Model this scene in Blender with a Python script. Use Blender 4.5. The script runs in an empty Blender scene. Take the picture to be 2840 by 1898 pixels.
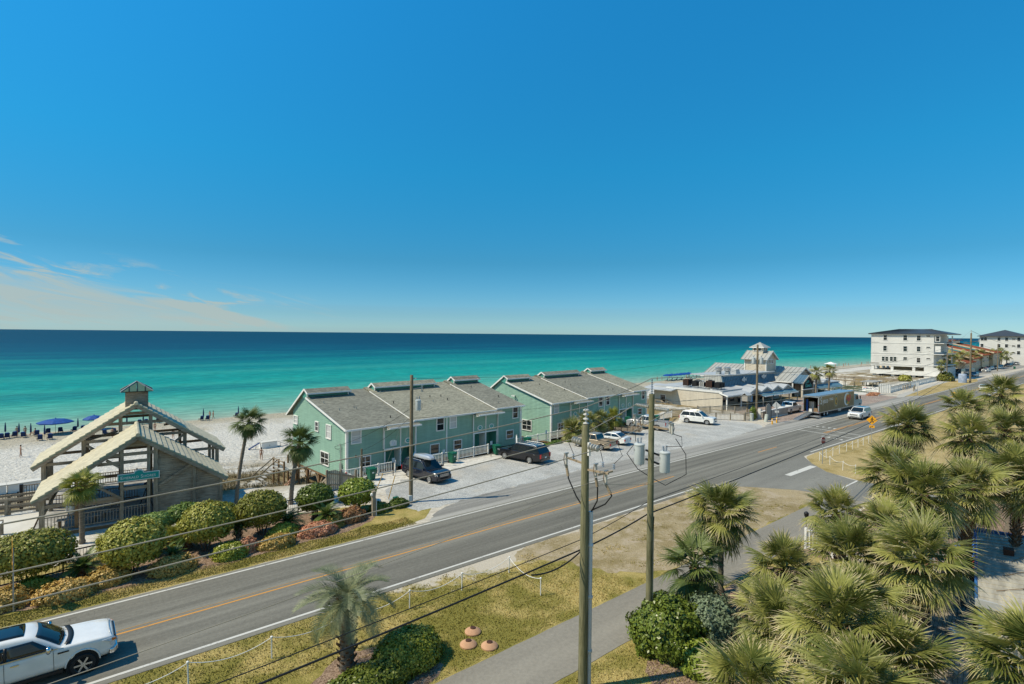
import bpy, math, random
import numpy as np
from mathutils import Vector, Matrix, noise
rad = math.radians
rnd = random.Random(11)
S = bpy.context.scene
COL = S.collection

# ---------------------------------------------------------------- camera
cam = bpy.data.cameras.new("camera")
cam.sensor_width = 36.0
cam.lens = 36.0 * 1490 / 2840
cam.clip_end = 200000
cam.clip_start = 0.2
co = bpy.data.objects.new("camera", cam)
COL.objects.link(co)
YAW, PITCH, ROLL = rad(50.068), rad(0.8651), rad(0.5443)
fw = Vector((math.cos(YAW), math.sin(YAW), 0))
rt = Vector((math.sin(YAW), -math.cos(YAW), 0))
f_ = fw * math.cos(PITCH) - Vector((0, 0, 1)) * math.sin(PITCH)
u_ = Vector((0, 0, 1)) * math.cos(PITCH) + fw * math.sin(PITCH)
r2 = rt * math.cos(ROLL) + u_ * math.sin(ROLL)
u2 = u_ * math.cos(ROLL) - rt * math.sin(ROLL)
co.matrix_world = Matrix(((r2.x, u2.x, -f_.x, 0), (r2.y, u2.y, -f_.y, 0), (r2.z, u2.z, -f_.z, 13.7), (0, 0, 0, 1)))
S.camera = co

# ---------------------------------------------------------------- sun, sky, exposure
SUN_EL, SUN_AZ = 52.0, 26.0            # shadows fall towards +x and a little towards the camera
sv = Vector((-math.cos(rad(SUN_AZ)) * math.cos(rad(SUN_EL)), math.sin(rad(SUN_AZ)) * math.cos(rad(SUN_EL)), math.sin(rad(SUN_EL))))
sl = bpy.data.lights.new("sun", 'SUN')
sl.energy = 4.9
sl.angle = rad(0.53)
sl.color = (1.0, 0.90, 0.70)
so = bpy.data.objects.new("sun", sl)
COL.objects.link(so)
so.rotation_euler = sv.to_track_quat('Z', 'Y').to_euler()
S.view_settings.view_transform = 'Standard'
S.view_settings.look = 'None'
S.view_settings.exposure = 0.0
S.view_settings.gamma = 1.0
S.view_settings.use_curve_mapping = False
S.render.resolution_x, S.render.resolution_y = 1024, 684

W = bpy.data.worlds.new("World")
S.world = W
W.use_nodes = True
wn, wl = W.node_tree.nodes, W.node_tree.links
wn.clear()
def wnode(t, **k):
    n = wn.new(t)
    for a, b in k.items():
        setattr(n, a, b)
    return n
wo = wnode('ShaderNodeOutputWorld')
bg = wnode('ShaderNodeBackground')
bg.inputs['Strength'].default_value = 0.105
sky = wnode('ShaderNodeTexSky', sky_type='NISHITA', sun_disc=False, altitude=30.0, air_density=0.9, dust_density=0.12, ozone_density=3.2)
sky.sun_elevation = rad(SUN_EL)
sky.sun_rotation = math.atan2(sv.x, sv.y)
hs = wnode('ShaderNodeHueSaturation')
hs.inputs['Hue'].default_value = 0.482
hs.inputs['Saturation'].default_value = 1.32
hs.inputs['Value'].default_value = 0.98
wl.new(sky.outputs[0], hs.inputs['Color'])
# the photograph's sky is a deeper, cleaner blue than the model's: grade it by height above the horizon, all round
gr = wnode('ShaderNodeValToRGB')
gt = wnode('ShaderNodeTexCoord')
gs = wnode('ShaderNodeSeparateXYZ')
wl.new(gt.outputs['Generated'], gs.inputs[0])
wl.new(gs.outputs[2], gr.inputs[0])
ge = gr.color_ramp.elements
for i, (p_, c_) in enumerate(((0.0, (.25, .42, .60)), (.035, (.225, .375, .52)), (.13, (.18, .385, .465)), (.29, (.195, .61, .675)), (.55, (.36, .86, .97)), (1.0, (.30, .62, .72)))):
    e_ = ge[i] if i < 2 else ge.new(p_)
    e_.position, e_.color = p_, (*c_, 1)
gm = wnode('ShaderNodeMix', data_type='RGBA', blend_type='MULTIPLY')
gm.inputs[0].default_value = 1.0
wl.new(hs.outputs[0], gm.inputs[6])
wl.new(gr.outputs[0], gm.inputs[7])
g2 = wnode('ShaderNodeVectorMath', operation='SCALE')
g2.inputs[3].default_value = 2.0
wl.new(gm.outputs[2], g2.inputs[0])
# thin low cirrus over the sea to the left
tc = wnode('ShaderNodeTexCoord')
sp = wnode('ShaderNodeSeparateXYZ')
wl.new(tc.outputs['Generated'], sp.inputs[0])
def wm(op, a, b=None, c=None):
    n = wnode('ShaderNodeMath', operation=op)
    for i, q in enumerate((a, b, c)):
        if q is None: continue
        if isinstance(q, (int, float)): n.inputs[i].default_value = q
        else: wl.new(q, n.inputs[i])
    return n.outputs[0]
def wrange(v, a, b, c=0.0, d=1.0):
    n = wnode('ShaderNodeMapRange', interpolation_type='SMOOTHSTEP')
    wl.new(v, n.inputs[0])
    for i, q in enumerate((a, b, c, d)): n.inputs[i + 1].default_value = q
    return n.outputs[0]
az = wm('ARCTAN2', sp.outputs[0], sp.outputs[1])          # 0 = straight out to sea, + to the right
el = sp.outputs[2]
cv = wnode('ShaderNodeCombineXYZ')
wl.new(wm('MULTIPLY', az, 7.0), cv.inputs[0])
wl.new(wm('ADD', wm('MULTIPLY', el, 44.0), wm('MULTIPLY', az, 8.0)), cv.inputs[1])
cn = wnode('ShaderNodeTexNoise')
cn.inputs['Scale'].default_value = 1.1
cn.inputs['Detail'].default_value = 8.0
cn.inputs['Roughness'].default_value = 0.6
cn.inputs['Distortion'].default_value = 0.9
wl.new(cv.outputs[0], cn.inputs['Vector'])
top = wm('SUBTRACT', 0.080, wm('MULTIPLY', az, 0.19))        # the bank sinks towards the right
rel = wm('SUBTRACT', el, top)
wis = wm('MULTIPLY', wrange(cn.outputs[0], 0.50, 0.70), wm('MULTIPLY', wrange(rel, 0.025, 0.05, 1.0, 0.0), wrange(az, 0.28, 0.42, 1.0, 0.0)))
low = wm('MULTIPLY', wrange(wm('ADD', rel, wm('MULTIPLY', wm('SUBTRACT', cn.outputs[0], 0.5), -0.11)), -0.016, 0.008, 1.0, 0.0), wrange(az, 0.18, 0.42, 1.0, 0.0))
low2 = wm('MULTIPLY', low, wm('MULTIPLY', wrange(cn.outputs[0], 0.32, 0.62, 0.55, 1.0), wrange(el, 0.0, 0.022, 0.35, 1.0)))
cm = wm('MINIMUM', wm('ADD', wm('MULTIPLY', wis, 0.8), wm('MULTIPLY', low2, 0.85)), 0.88)
mixc = wnode('ShaderNodeMix', data_type='RGBA')
wl.new(cm, mixc.inputs[0])
wl.new(g2.outputs[0], mixc.inputs[6])
mixc.inputs[7].default_value = (4.1, 4.95, 4.8, 1)
wl.new(mixc.outputs[2], bg.inputs['Color'])
wl.new(bg.outputs[0], wo.inputs[0])

# ---------------------------------------------------------------- materials
def srgb(r, g, b):
    f = lambda c: (c / 255 / 12.92) if c / 255 <= 0.04045 else ((c / 255 + 0.055) / 1.055) ** 2.4
    return (f(r), f(g), f(b))
class NT:
    def __init__(s, name):
        s.m = bpy.data.materials.new(name)
        s.m.use_nodes = True
        s.n, s.l = s.m.node_tree.nodes, s.m.node_tree.links
        s.b = s.n['Principled BSDF']
    def node(s, t, ins=None, **k):
        n = s.n.new(t)
        for a, b in k.items(): setattr(n, a, b)
        for a, b in (ins or {}).items(): s.put(n.inputs[a], b)
        return n
    def put(s, sock, v):
        if isinstance(v, bpy.types.NodeSocket): s.l.new(v, sock)
        elif isinstance(v, (tuple, list)) and len(v) == 3 and sock.type == 'RGBA': sock.default_value = (*v, 1)
        else: sock.default_value = v
    def pos(s): return s.node('ShaderNodeNewGeometry').outputs['Position']
    def obj(s): return s.node('ShaderNodeTexCoord').outputs['Object']
    def xyz(s, v):
        o = s.node('ShaderNodeSeparateXYZ', {0: v}).outputs
        return o[0], o[1], o[2]
    def scale(s, v, x, y, z): return s.node('ShaderNodeVectorMath', {0: v, 1: (x, y, z)}, operation='MULTIPLY').outputs[0]
    def noise(s, v, sc, det=3, rough=0.55, dist=0.0):
        return s.node('ShaderNodeTexNoise', {'Vector': v, 'Scale': sc, 'Detail': det, 'Roughness': rough, 'Distortion': dist}).outputs[0]
    def voro(s, v, sc, feat='F1', out='Distance'): return s.node('ShaderNodeTexVoronoi', {'Vector': v, 'Scale': sc}, feature=feat).outputs[out]
    def math(s, op, a, b=0.0, c=0.0): return s.node('ShaderNodeMath', {0: a, 1: b, 2: c}, operation=op).outputs[0]
    def rng(s, v, a, b, c=0.0, d=1.0): return s.node('ShaderNodeMapRange', {0: v, 1: a, 2: b, 3: c, 4: d}, interpolation_type='SMOOTHSTEP').outputs[0]
    def mix(s, f, a, b, bt='MIX'): return s.node('ShaderNodeMix', {0: f, 6: a, 7: b}, data_type='RGBA', blend_type=bt).outputs[2]
    def ramp(s, f, stops):
        n = s.node('ShaderNodeValToRGB', {0: f})
        e = n.color_ramp.elements
        while len(e) < len(stops): e.new(0.5)
        for i, (p, c) in enumerate(stops):
            e[i].position = p
            e[i].color = (*c, 1)
        return n.outputs[0]
    def bump(s, h, st=0.3, dist=0.02):
        n = s.node('ShaderNodeBump', {'Height': h, 'Strength': st, 'Distance': dist})
        s.l.new(n.outputs[0], s.b.inputs['Normal'])
    def out(s, col=None, rough=None, spec=None, metal=None):
        if col is not None: s.put(s.b.inputs['Base Color'], col)
        if rough is not None: s.put(s.b.inputs['Roughness'], rough)
        if spec is not None: s.b.inputs['Specular IOR Level'].default_value = spec
        if metal is not None: s.b.inputs['Metallic'].default_value = metal
        return s.m
def mul(c, k): return tuple(min(1, q * k) for q in c)
def plain(name, c, rough=0.6, var=0.16, sc=3.0, spec=0.4, metal=0.0, bump=0.0, bsc=40, streak=None):
    t = NT(name)
    v = t.obj()
    if streak: v = t.scale(v, *streak)
    n = t.noise(v, sc, 5, 0.62)
    k = t.rng(n, 0.28, 0.74)
    col = t.mix(k, mul(c, 1 - var), mul(c, 1 + var))
    if bump: t.bump(t.noise(t.obj(), bsc, 3), bump, 0.01)
    return t.out(col, rough, spec, metal)
def wood(name, c1, c2, rough=0.85, ax=0):
    t = NT(name)
    o = t.obj()
    sc = [14, 14, 14]
    n1 = t.noise(t.scale(o, 0.9, 0.9, 18.0) if ax != 2 else t.scale(o, 14, 14, 0.7), 2.2, 5, 0.65)
    n2 = t.noise(t.pos(), 0.9, 3)
    f = t.math('ADD', t.math('MULTIPLY', n1, 0.75), t.math('MULTIPLY', n2, 0.35))
    t.bump(n1, 0.35, 0.01)
    return t.out(t.mix(t.rng(f, 0.36, 0.74), c1, c2), rough, 0.2)
M = {}
M['white'] = plain('white_paint', (0.78, 0.77, 0.73), 0.5, 0.06, 1.2)
M['white_wood'] = plain('white_painted_wood', (0.74, 0.73, 0.69), 0.6, 0.1, 1.5)
M['grey_wood'] = wood('weathered_grey_wood', (0.145, 0.112, 0.078), (0.43, 0.365, 0.275))
M['grey_post'] = wood('weathered_grey_post', (0.14, 0.115, 0.08), (0.42, 0.36, 0.27), ax=2)
M['brown_wood'] = wood('stained_brown_wood', (0.13, 0.078, 0.040), (0.30, 0.195, 0.11))
M['tan_wood'] = wood('pale_tan_wood', (0.22, 0.165, 0.105), (0.42, 0.33, 0.225))
M['deck_wood'] = wood('silvered_deck_board', (0.24, 0.235, 0.22), (0.46, 0.45, 0.42))
M['rail_wood'] = wood('sun_bleached_rail', (0.28, 0.235, 0.175), (0.50, 0.44, 0.35))
M['black_metal'] = plain('black_metal', (0.012, 0.012, 0.013), 0.45, 0.2)
M['dark'] = plain('dark_interior', (0.012, 0.012, 0.012), 0.9, 0.2)
M['grey_metal'] = plain('galvanised_metal', (0.42, 0.43, 0.42), 0.42, 0.12, 5, 0.5, 0.6)
M['alu'] = plain('bare_aluminium', (0.55, 0.55, 0.54), 0.35, 0.1, 5, 0.5, 0.8)
M['trans_grey'] = plain('pale_grey_enamel', (0.50, 0.535, 0.53), 0.4, 0.07, 1.5)
M['ceramic'] = plain('grey_ceramic', (0.50, 0.48, 0.43), 0.3, 0.1)
M['ceramic_b'] = plain('blue_grey_ceramic', (0.20, 0.25, 0.30), 0.3, 0.1)
M['rubber'] = plain('black_rubber', (0.016, 0.016, 0.016), 0.75, 0.2)
M['cable'] = plain('black_cable', (0.012, 0.012, 0.012), 0.6, 0.2)
M['wire'] = plain('weathered_wire', (0.30, 0.26, 0.19), 0.5, 0.2, 0.3)
M['bin_green'] = plain('green_plastic', (0.008, 0.105, 0.06), 0.45, 0.15)
M['red'] = plain('red_plastic', (0.45, 0.012, 0.012), 0.4, 0.1)
M['sign_red'] = plain('stop_sign_red', (0.26, 0.012, 0.012), 0.45, 0.15)
M['yellow'] = plain('safety_yellow', (0.72, 0.36, 0.02), 0.5, 0.1)
M['blue'] = plain('beach_blue_canvas', (0.002, 0.060, 0.27), 0.7, 0.25)
M['navy'] = plain('navy_canvas', (0.004, 0.026, 0.105), 0.75, 0.25)
M['teal_sign'] = plain('teal_sign_paint', (0.006, 0.30, 0.27), 0.5, 0.08)
M['sky_plastic'] = plain('pale_blue_plastic', (0.14, 0.32, 0.55), 0.5, 0.1)
M['concrete'] = plain('concrete', (0.43, 0.41, 0.36), 0.85, 0.12, 2.5, 0.2, bump=0.15)
M['terra'] = plain('terracotta_concrete', (0.50, 0.29, 0.17), 0.85, 0.12, 3, 0.2)
M['rust'] = plain('rusty_iron', (0.075, 0.03, 0.016), 0.8, 0.3, 6)
M['chrome'] = plain('chrome', (0.66, 0.67, 0.68), 0.12, 0.05, 2, 0.5, 1.0)
M['headlamp'] = plain('headlamp_lens', (0.62, 0.64, 0.66), 0.1, 0.1, 9, 0.7)
M['tail'] = plain('tail_lamp', (0.42, 0.008, 0.01), 0.2, 0.1, 4, 0.6)
M['amber'] = plain('amber_lens', (0.6, 0.16, 0.01), 0.2, 0.1)
def glass(name, c, rough=0.06):
    t = NT(name)
    return t.out(c, rough, 0.75)
M['glass'] = glass('window_glass', (0.012, 0.016, 0.018))
M['car_glass'] = glass('tinted_car_glass', (0.010, 0.016, 0.020), 0.04)
M['blind'] = plain('white_blind_behind_glass', (0.50, 0.51, 0.50), 0.2, 0.06, 1, 0.6)
def paint(name, c, rough=0.22, metal=0.0):
    t = NT(name)
    t.b.inputs['Coat Weight'].default_value = 0.6
    t.b.inputs['Coat Roughness'].default_value = 0.06
    n = t.noise(t.obj(), 1.7, 4)
    return t.out(t.mix(t.rng(n, 0.3, 0.75), mul(c, 0.93), mul(c, 1.05)), rough, 0.4, metal)
M['p_white'] = paint('white_car_paint', (0.74, 0.74, 0.71))
M['p_black'] = paint('black_car_paint', (0.008, 0.009, 0.012), 0.18)
M['p_navy'] = paint('blue_black_car_paint', (0.010, 0.012, 0.022), 0.18)
M['p_tan'] = paint('tan_car_paint', (0.34, 0.28, 0.20), 0.3, 0.3)
M['p_silver'] = paint('silver_car_paint', (0.52, 0.53, 0.54), 0.28, 0.4)
M['p_blue'] = paint('dark_teal_van_paint', (0.012, 0.05, 0.085), 0.25)
M['p_red'] = paint('red_car_paint', (0.30, 0.015, 0.02), 0.25)
M['p_teal'] = paint('pale_teal_cab_paint', (0.16, 0.33, 0.36), 0.35)

# ---------------------------------------------------------------- mesh building
Z3 = Vector((0, 0, 1))
class MB:
    def __init__(s): s.v, s.f, s.mi, s.cur = [], [], [], 0
    def add(s, vs, fs):
        o = len(s.v)
        s.v += [tuple(p) for p in vs]
        for q in fs:
            s.f.append([i + o for i in q])
            s.mi.append(s.cur)
        return s
    def box(s, cx, cy, cz, sx, sy, sz, rz=0.0):
        c, n = math.cos(rz), math.sin(rz)
        vs = []
        for z in (-.5, .5):
            for x, y in ((-.5, -.5), (.5, -.5), (.5, .5), (-.5, .5)):
                X, Y = x * sx, y * sy
                vs.append((cx + X * c - Y * n, cy + X * n + Y * c, cz + z * sz))
        return s.add(vs, [(3, 2, 1, 0), (4, 5, 6, 7), (0, 1, 5, 4), (1, 2, 6, 5), (2, 3, 7, 6), (3, 0, 4, 7)])
    def bar(s, p, q, w, h=None, up=Z3):
        h = h or w
        p, q = Vector(p), Vector(q)
        d = (q - p).normalized()
        if abs(d.dot(up)) > 0.995: up = Vector((0, 1, 0))
        a = d.cross(up).normalized() * (w / 2)
        b = a.cross(d).normalized() * (h / 2)
        vs = [p - a - b, p + a - b, p + a + b, p - a + b, q - a - b, q + a - b, q + a + b, q - a + b]
        return s.add(vs, [(0, 1, 2, 3), (7, 6, 5, 4), (0, 4, 5, 1), (1, 5, 6, 2), (2, 6, 7, 3), (3, 7, 4, 0)])
    def tube(s, pts, r, n=6, cap=True):
        pts = [Vector(p) for p in pts]
        rs = r if isinstance(r, (list, tuple)) else [r] * len(pts)
        vs, fs = [], []
        a = None
        for i, p in enumerate(pts):
            d = (pts[min(i + 1, len(pts) - 1)] - pts[max(i - 1, 0)]).normalized()
            if a is None:
                a = d.cross(Z3) if abs(d.z) < 0.95 else d.cross(Vector((1, 0, 0)))
            a = (a - d * a.dot(d)).normalized()
            b = d.cross(a)
            for k in range(n):
                t = 2 * math.pi * k / n
                vs.append(p + (a * math.cos(t) + b * math.sin(t)) * rs[i])
        for i in range(len(pts) - 1):
            for k in range(n):
                fs.append((i * n + k, i * n + (k + 1) % n, (i + 1) * n + (k + 1) % n, (i + 1) * n + k))
        if cap:
            fs.append(tuple(range(n - 1, -1, -1)))
            fs.append(tuple(range((len(pts) - 1) * n, len(pts) * n)))
        return s.add(vs, fs)
    def lathe(s, prof, n=16, c=(0, 0, 0), ax=2, cap=True):
        vs, fs = [], []
        for r, h in prof:
            for k in range(n):
                t = 2 * math.pi * k / n
                p = [r * math.cos(t), r * math.sin(t), h]
                if ax == 1: p = [p[0], p[2], p[1]]
                if ax == 0: p = [p[2], p[0], p[1]]
                vs.append((p[0] + c[0], p[1] + c[1], p[2] + c[2]))
        for i in range(len(prof) - 1):
            for k in range(n):
                q = (i * n + k, i * n + (k + 1) % n, (i + 1) * n + (k + 1) % n, (i + 1) * n + k)
                fs.append(q if ax != 1 else q[::-1])
        if cap:
            fs.append(tuple(range(n - 1, -1, -1)))
            fs.append(tuple(range((len(prof) - 1) * n, len(prof) * n)))
        return s.add(vs, fs)
    def ext(s, poly, vec):
        poly = [Vector(p) for p in poly]
        vec = Vector(vec)
        n = len(poly)
        nn = Vector((0, 0, 0))
        for i in range(n): nn += poly[i].cross(poly[(i + 1) % n])
        if nn.dot(vec) > 0: poly = poly[::-1]
        vs = poly + [p + vec for p in poly]
        fs = [tuple(range(n)), tuple(range(2 * n - 1, n - 1, -1))]
        for i in range(n):
            j = (i + 1) % n
            fs.append((j, i, i + n, j + n))
        return s.add(vs, fs)
    def quad(s, a, b, c, d): return s.add([a, b, c, d], [(0, 1, 2, 3)])
    def mesh(s, name, mats, smooth=False):
        me = bpy.data.meshes.new(name)
        me.from_pydata([tuple(p) for p in s.v], [], s.f)
        for m in (mats if isinstance(mats, (list, tuple)) else [mats]): me.materials.append(m)
        if any(s.mi): me.polygons.foreach_set('material_index', s.mi)
        if smooth:
            me.polygons.foreach_set('use_smooth', [True] * len(me.polygons))
            if smooth == 'auto': me.set_sharp_from_angle(angle=rad(38))
        me.update()
        return me
    def build(s, name, mats, parent=None, smooth=False, loc=None):
        return inst(s.mesh(name, mats, smooth), name, parent, loc)
def inst(me, name, parent=None, loc=None, rot=None, sc=None):
    o = bpy.data.objects.new(name, me)
    COL.objects.link(o)
    if parent: o.parent = parent
    if loc is not None: o.location = loc
    if rot is not None: o.rotation_euler = rot
    if sc is not None: o.scale = sc if isinstance(sc, (tuple, list, Vector)) else (sc, sc, sc)
    return o
def tag(o, label=None, cat=None, group=None, kind=None):
    if label: o['label'] = label
    if cat: o['category'] = cat
    if group: o['group'] = group
    if kind: o['kind'] = kind
    return o
def thing(name, label, cat, loc=(0, 0, 0), rz=0.0, group=None, sc=None):
    o = bpy.data.objects.new(name, None)
    o.empty_display_size = 0.3
    COL.objects.link(o)
    o.location = loc
    o.rotation_euler = (0, 0, rz)
    if sc: o.scale = (sc, sc, sc)
    return tag(o, label, cat, group)
def bevel(o, w=0.02, seg=2):
    m = o.modifiers.new('bevel', 'BEVEL')
    m.width, m.segments, m.limit_method, m.angle_limit = w, seg, 'ANGLE', rad(35)
    m.harden_normals = False
    return o
def clone(root, loc, rz, label=None, group=None, sc=None):
    def cp(o, par):
        c = o.copy()
        COL.objects.link(c)
        c.parent = par
        for ch in o.children: cp(ch, c)
        return c
    c = cp(root, None)
    c.location = loc
    c.rotation_euler = (0, 0, rz)
    if sc: c.scale = (sc, sc, sc)
    if label: c['label'] = label
    if group: c['group'] = group
    return c
FONT = {}
def text(body, name, mat, parent, loc, rot, size, depth=0.01, align='CENTER', squash=1.0, spacing=1.0):
    cu = bpy.data.curves.new(name, 'FONT')
    cu.body, cu.size, cu.extrude, cu.align_x, cu.align_y, cu.space_character = body, size, depth, align, 'CENTER', spacing
    cu.resolution_u = 3
    o = bpy.data.objects.new(name, cu)
    COL.objects.link(o)
    dg = bpy.context.evaluated_depsgraph_get()
    me = bpy.data.meshes.new_from_object(o.evaluated_get(dg))
    bpy.data.objects.remove(o)
    bpy.data.curves.remove(cu)
    me.materials.clear()
    me.materials.append(mat)
    o = inst(me, name, parent, loc, rot, (squash, 1, 1))
    return o
def lerp(a, b, t): return a + (b - a) * t
def sstep(a, b, x):
    t = max(0.0, min(1.0, (x - a) / (b - a)))
    return t * t * (3 - 2 * t)
# ---------------------------------------------------------------- ground shape
SEA_Z = -5.3
def edge_shift(x):
    s = 3.5 * (1 - sstep(8, 20, x))
    s += 25 * sstep(76, 92, x) * (1 - sstep(146, 160, x)) + 4 * sstep(150, 170, x) + 26 * sstep(214, 224, x)
    return s
def ground_z(x, y, rough=True):
    e = 48.3 + edge_shift(x)
    if y <= e - 1.5: return 0.0
    d = y - e
    z = -3.0 * sstep(-1, 9.5, d) - 1.75 * sstep(8, 40, d)
    if y > 88: z -= 0.55 * (y - 88) / 43.0
    if y > 131: z -= 0.05 * (y - 131)
    z = max(z, -9.0)
    if rough:
        k = sstep(-1, 6, d) * (1 - sstep(110, 131, y))
        z += k * (0.42 * noise.noise((x * 0.11, y * 0.11, 3.1)) * (1 - 0.7 * sstep(75, 100, y)) + 0.10 * noise.noise((x * 0.5, y * 0.5, 9.0)))
        if 100 < y < 140: z += 0.10 * noise.noise((x * 0.05, y * 0.1, 1.0))
    return z
def axis(segs):
    o = []
    for a, b, st in segs:
        n = max(1, int(round((b - a) / st)))
        o += [a + (b - a) * i / n for i in range(n)]
    o.append(segs[-1][1])
    return o
XS = axis([(-120, -30, 6), (-30, 100, 1.0), (100, 260, 2.5), (260, 700, 12), (700, 3000, 120)])
YS = axis([(-60, 0, 15), (0, 44, 4), (44, 100, 0.9), (100, 150, 1.6), (150, 260, 15)])

def sand_material():
    t = NT('white_beach_sand')
    p = t.pos()
    x, y, z = t.xyz(p)
    n1 = t.noise(p, 0.22, 4)
    n2 = t.noise(p, 2.6, 4, 0.65)
    n3 = t.noise(p, 9.0, 3, 0.6)
    c = t.mix(t.rng(n2, 0.3, 0.72), (0.46, 0.435, 0.38), (0.66, 0.635, 0.57))
    # dry beach grass stain on the dunes
    dune = t.math('MULTIPLY', t.rng(y, 46, 52), t.rng(y, 68, 92, 1.0, 0.0))
    g = t.math('MULTIPLY', t.rng(t.math('ADD', n1, t.math('MULTIPLY', n3, 0.28)), 0.52, 0.70), dune)
    c = t.mix(g, c, (0.22, 0.17, 0.085))
    wet = t.math('MULTIPLY', t.rng(z, -5.02, -5.24), t.rng(y, 110, 116))
    c = t.mix(wet, c, (0.40, 0.36, 0.27))
    # compacted road-side soil
    soil = t.rng(y, 44.5, 41, 0.0, 1.0)
    cs = t.mix(t.rng(n2, 0.3, 0.7), (0.38, 0.33, 0.25), (0.56, 0.50, 0.40))
    c = t.mix(t.math('MULTIPLY', soil, 0.8), c, cs)
    foot = t.noise(p, 1.5, 2, 0.6, 0.6)
    h = t.math('ADD', t.math('MULTIPLY', foot, 1.0), t.math('MULTIPLY', n3, 0.25))
    k = t.rng(y, 47, 55)
    t.bump(t.math('MULTIPLY', h, t.math('ADD', t.math('MULTIPLY', k, 0.85), 0.15)), 1.0, 0.42)
    return t.out(c, 0.9, 0.12)
me = bpy.data.meshes.new('ground')
vs = [(x, y, ground_z(x, y)) for y in YS for x in XS]
nx = len(XS)
fs = [(j * nx + i, j * nx + i + 1, (j + 1) * nx + i + 1, (j + 1) * nx + i) for j in range(len(YS) - 1) for i in range(nx - 1)]
me.from_pydata(vs, [], fs)
me.polygons.foreach_set('use_smooth', [True] * len(fs))
me.materials.append(sand_material())
tag(inst(me, 'ground'), kind='structure', label='white sand beach and sandy ground along the shore road')

# ---------------------------------------------------------------- sea
def sea_material():
    t = NT('clear_green_sea')
    p = t.pos()
    x, y, z = t.xyz(p)
    wob = t.noise(t.scale(p, 0.006, 0.02, 0), 1.0, 3)
    yy = t.math('MULTIPLY', t.math('SUBTRACT', y, 115), t.rng(wob, 0.3, 0.7, 0.80, 1.25))
    lg = t.math('LOGARITHM', t.math('MAXIMUM', yy, 2.0), 2.0)
    f = t.rng(lg, 3.8, 11.5)
    f = t.node('ShaderNodeMapRange', {0: lg, 1: 3.8, 2: 11.5, 3: 0.0, 4: 1.0}).outputs[0]
    st = [(0.0, (0.42, 0.43, 0.33)), (0.06, (0.25, 0.36, 0.265)), (0.15, (0.17, 0.345, 0.255)), (0.235, (0.085, 0.325, 0.24)),
          (0.31, (0.030, 0.30, 0.228)), (0.40, (0.006, 0.25, 0.208)), (0.50, (0.002, 0.185, 0.178)), (0.585, (0.0, 0.115, 0.138)),
          (0.67, (0.0, 0.062, 0.100)), (0.80, (0.0, 0.036, 0.070)), (1.0, (0.0, 0.030, 0.056))]
    c = t.ramp(f, st)
    bars = t.noise(t.scale(p, 0.0022, 0.028, 0), 1.0, 4, 0.55, 0.3)
    k = t.math('MULTIPLY', t.rng(lg, 5.0, 6.6), t.rng(lg, 9.0, 7.6, 0.0, 1.0))
    c = t.mix(t.math('MULTIPLY', t.rng(bars, 0.48, 0.76), t.math('MULTIPLY', k, 0.55)), c, (0.045, 0.33, 0.25))
    c = t.mix(t.math('MULTIPLY', t.rng(bars, 0.48, 0.30), t.math('MULTIPLY', k, 0.62)), c, (0.0, 0.105, 0.125))
    rip = t.noise(t.scale(p, 0.16, 0.42, 0), 1.0, 5, 0.7)
    c = t.mix(t.rng(rip, 0.36, 0.68), mul3(c, t, 0.78), mul3(c, t, 1.24))
    w1 = t.noise(t.scale(p, 0.35, 0.9, 0), 1.0, 4, 0.7)
    w2 = t.noise(t.scale(p, 0.06, 0.22, 0), 1.0, 3, 0.6)
    t.bump(t.math('ADD', w1, t.math('MULTIPLY', w2, 2.0)), 0.55, 0.35)
    return t.out(c, 0.45, 0.08)
def mul3(c, t, k): return t.node('ShaderNodeMix', {0: 1.0, 6: c, 7: (k, k, k)}, data_type='RGBA', blend_type='MULTIPLY').outputs[2]
mb = MB()
ys = [112, 160, 300, 800, 3000, 12000, 90000]
xs = [-90000, -5000, -400, 0, 400, 1500, 6000, 90000]
mb.add([(x, y, SEA_Z) for y in ys for x in xs], [(j * 8 + i, j * 8 + i + 1, j * 8 + i + 9, j * 8 + i + 8) for j in range(6) for i in range(7)])
tag(mb.build('sea', sea_material()), kind='structure', label='emerald green sea fading to deep blue at the horizon')

# ---------------------------------------------------------------- flat surfaces
def resample(poly, step, jit, seed=0.0):
    out = []
    n = len(poly)
    for i in range(n):
        a, b = Vector((*poly[i][:2], 0)), Vector((*poly[(i + 1) % n][:2], 0))
        soft = not (len(poly[i]) > 2)
        L = (b - a).length
        k = max(1, int(L / step)) if soft else 1
        for q in range(k):
            p = a.lerp(b, q / k)
            if soft and jit:
                p.x += jit * noise.noise((p.x * 1.3, p.y * 1.3, seed)) + 0.5 * jit * noise.noise((p.x * 4, p.y * 4, seed + 3))
                p.y += jit * noise.noise((p.x * 1.3, p.y * 1.3, seed + 7)) + 0.5 * jit * noise.noise((p.x * 4, p.y * 4, seed + 9))
            out.append((p.x, p.y))
    return out
def sheet(name, poly, z, mat, jit=0.0, step=0.4, seed=0.0, label=None, kind='structure', parent=None):
    pts = resample(poly, step, jit, seed) if jit else [p[:2] for p in poly]
    a = sum(pts[i][0] * pts[(i + 1) % len(pts)][1] - pts[(i + 1) % len(pts)][0] * pts[i][1] for i in range(len(pts)))
    if a < 0: pts = pts[::-1]
    m = MB()
    m.add([(x, y, z) for x, y in pts], [tuple(range(len(pts)))])
    return tag(m.build(name, mat, parent), label, kind=kind)
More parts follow.
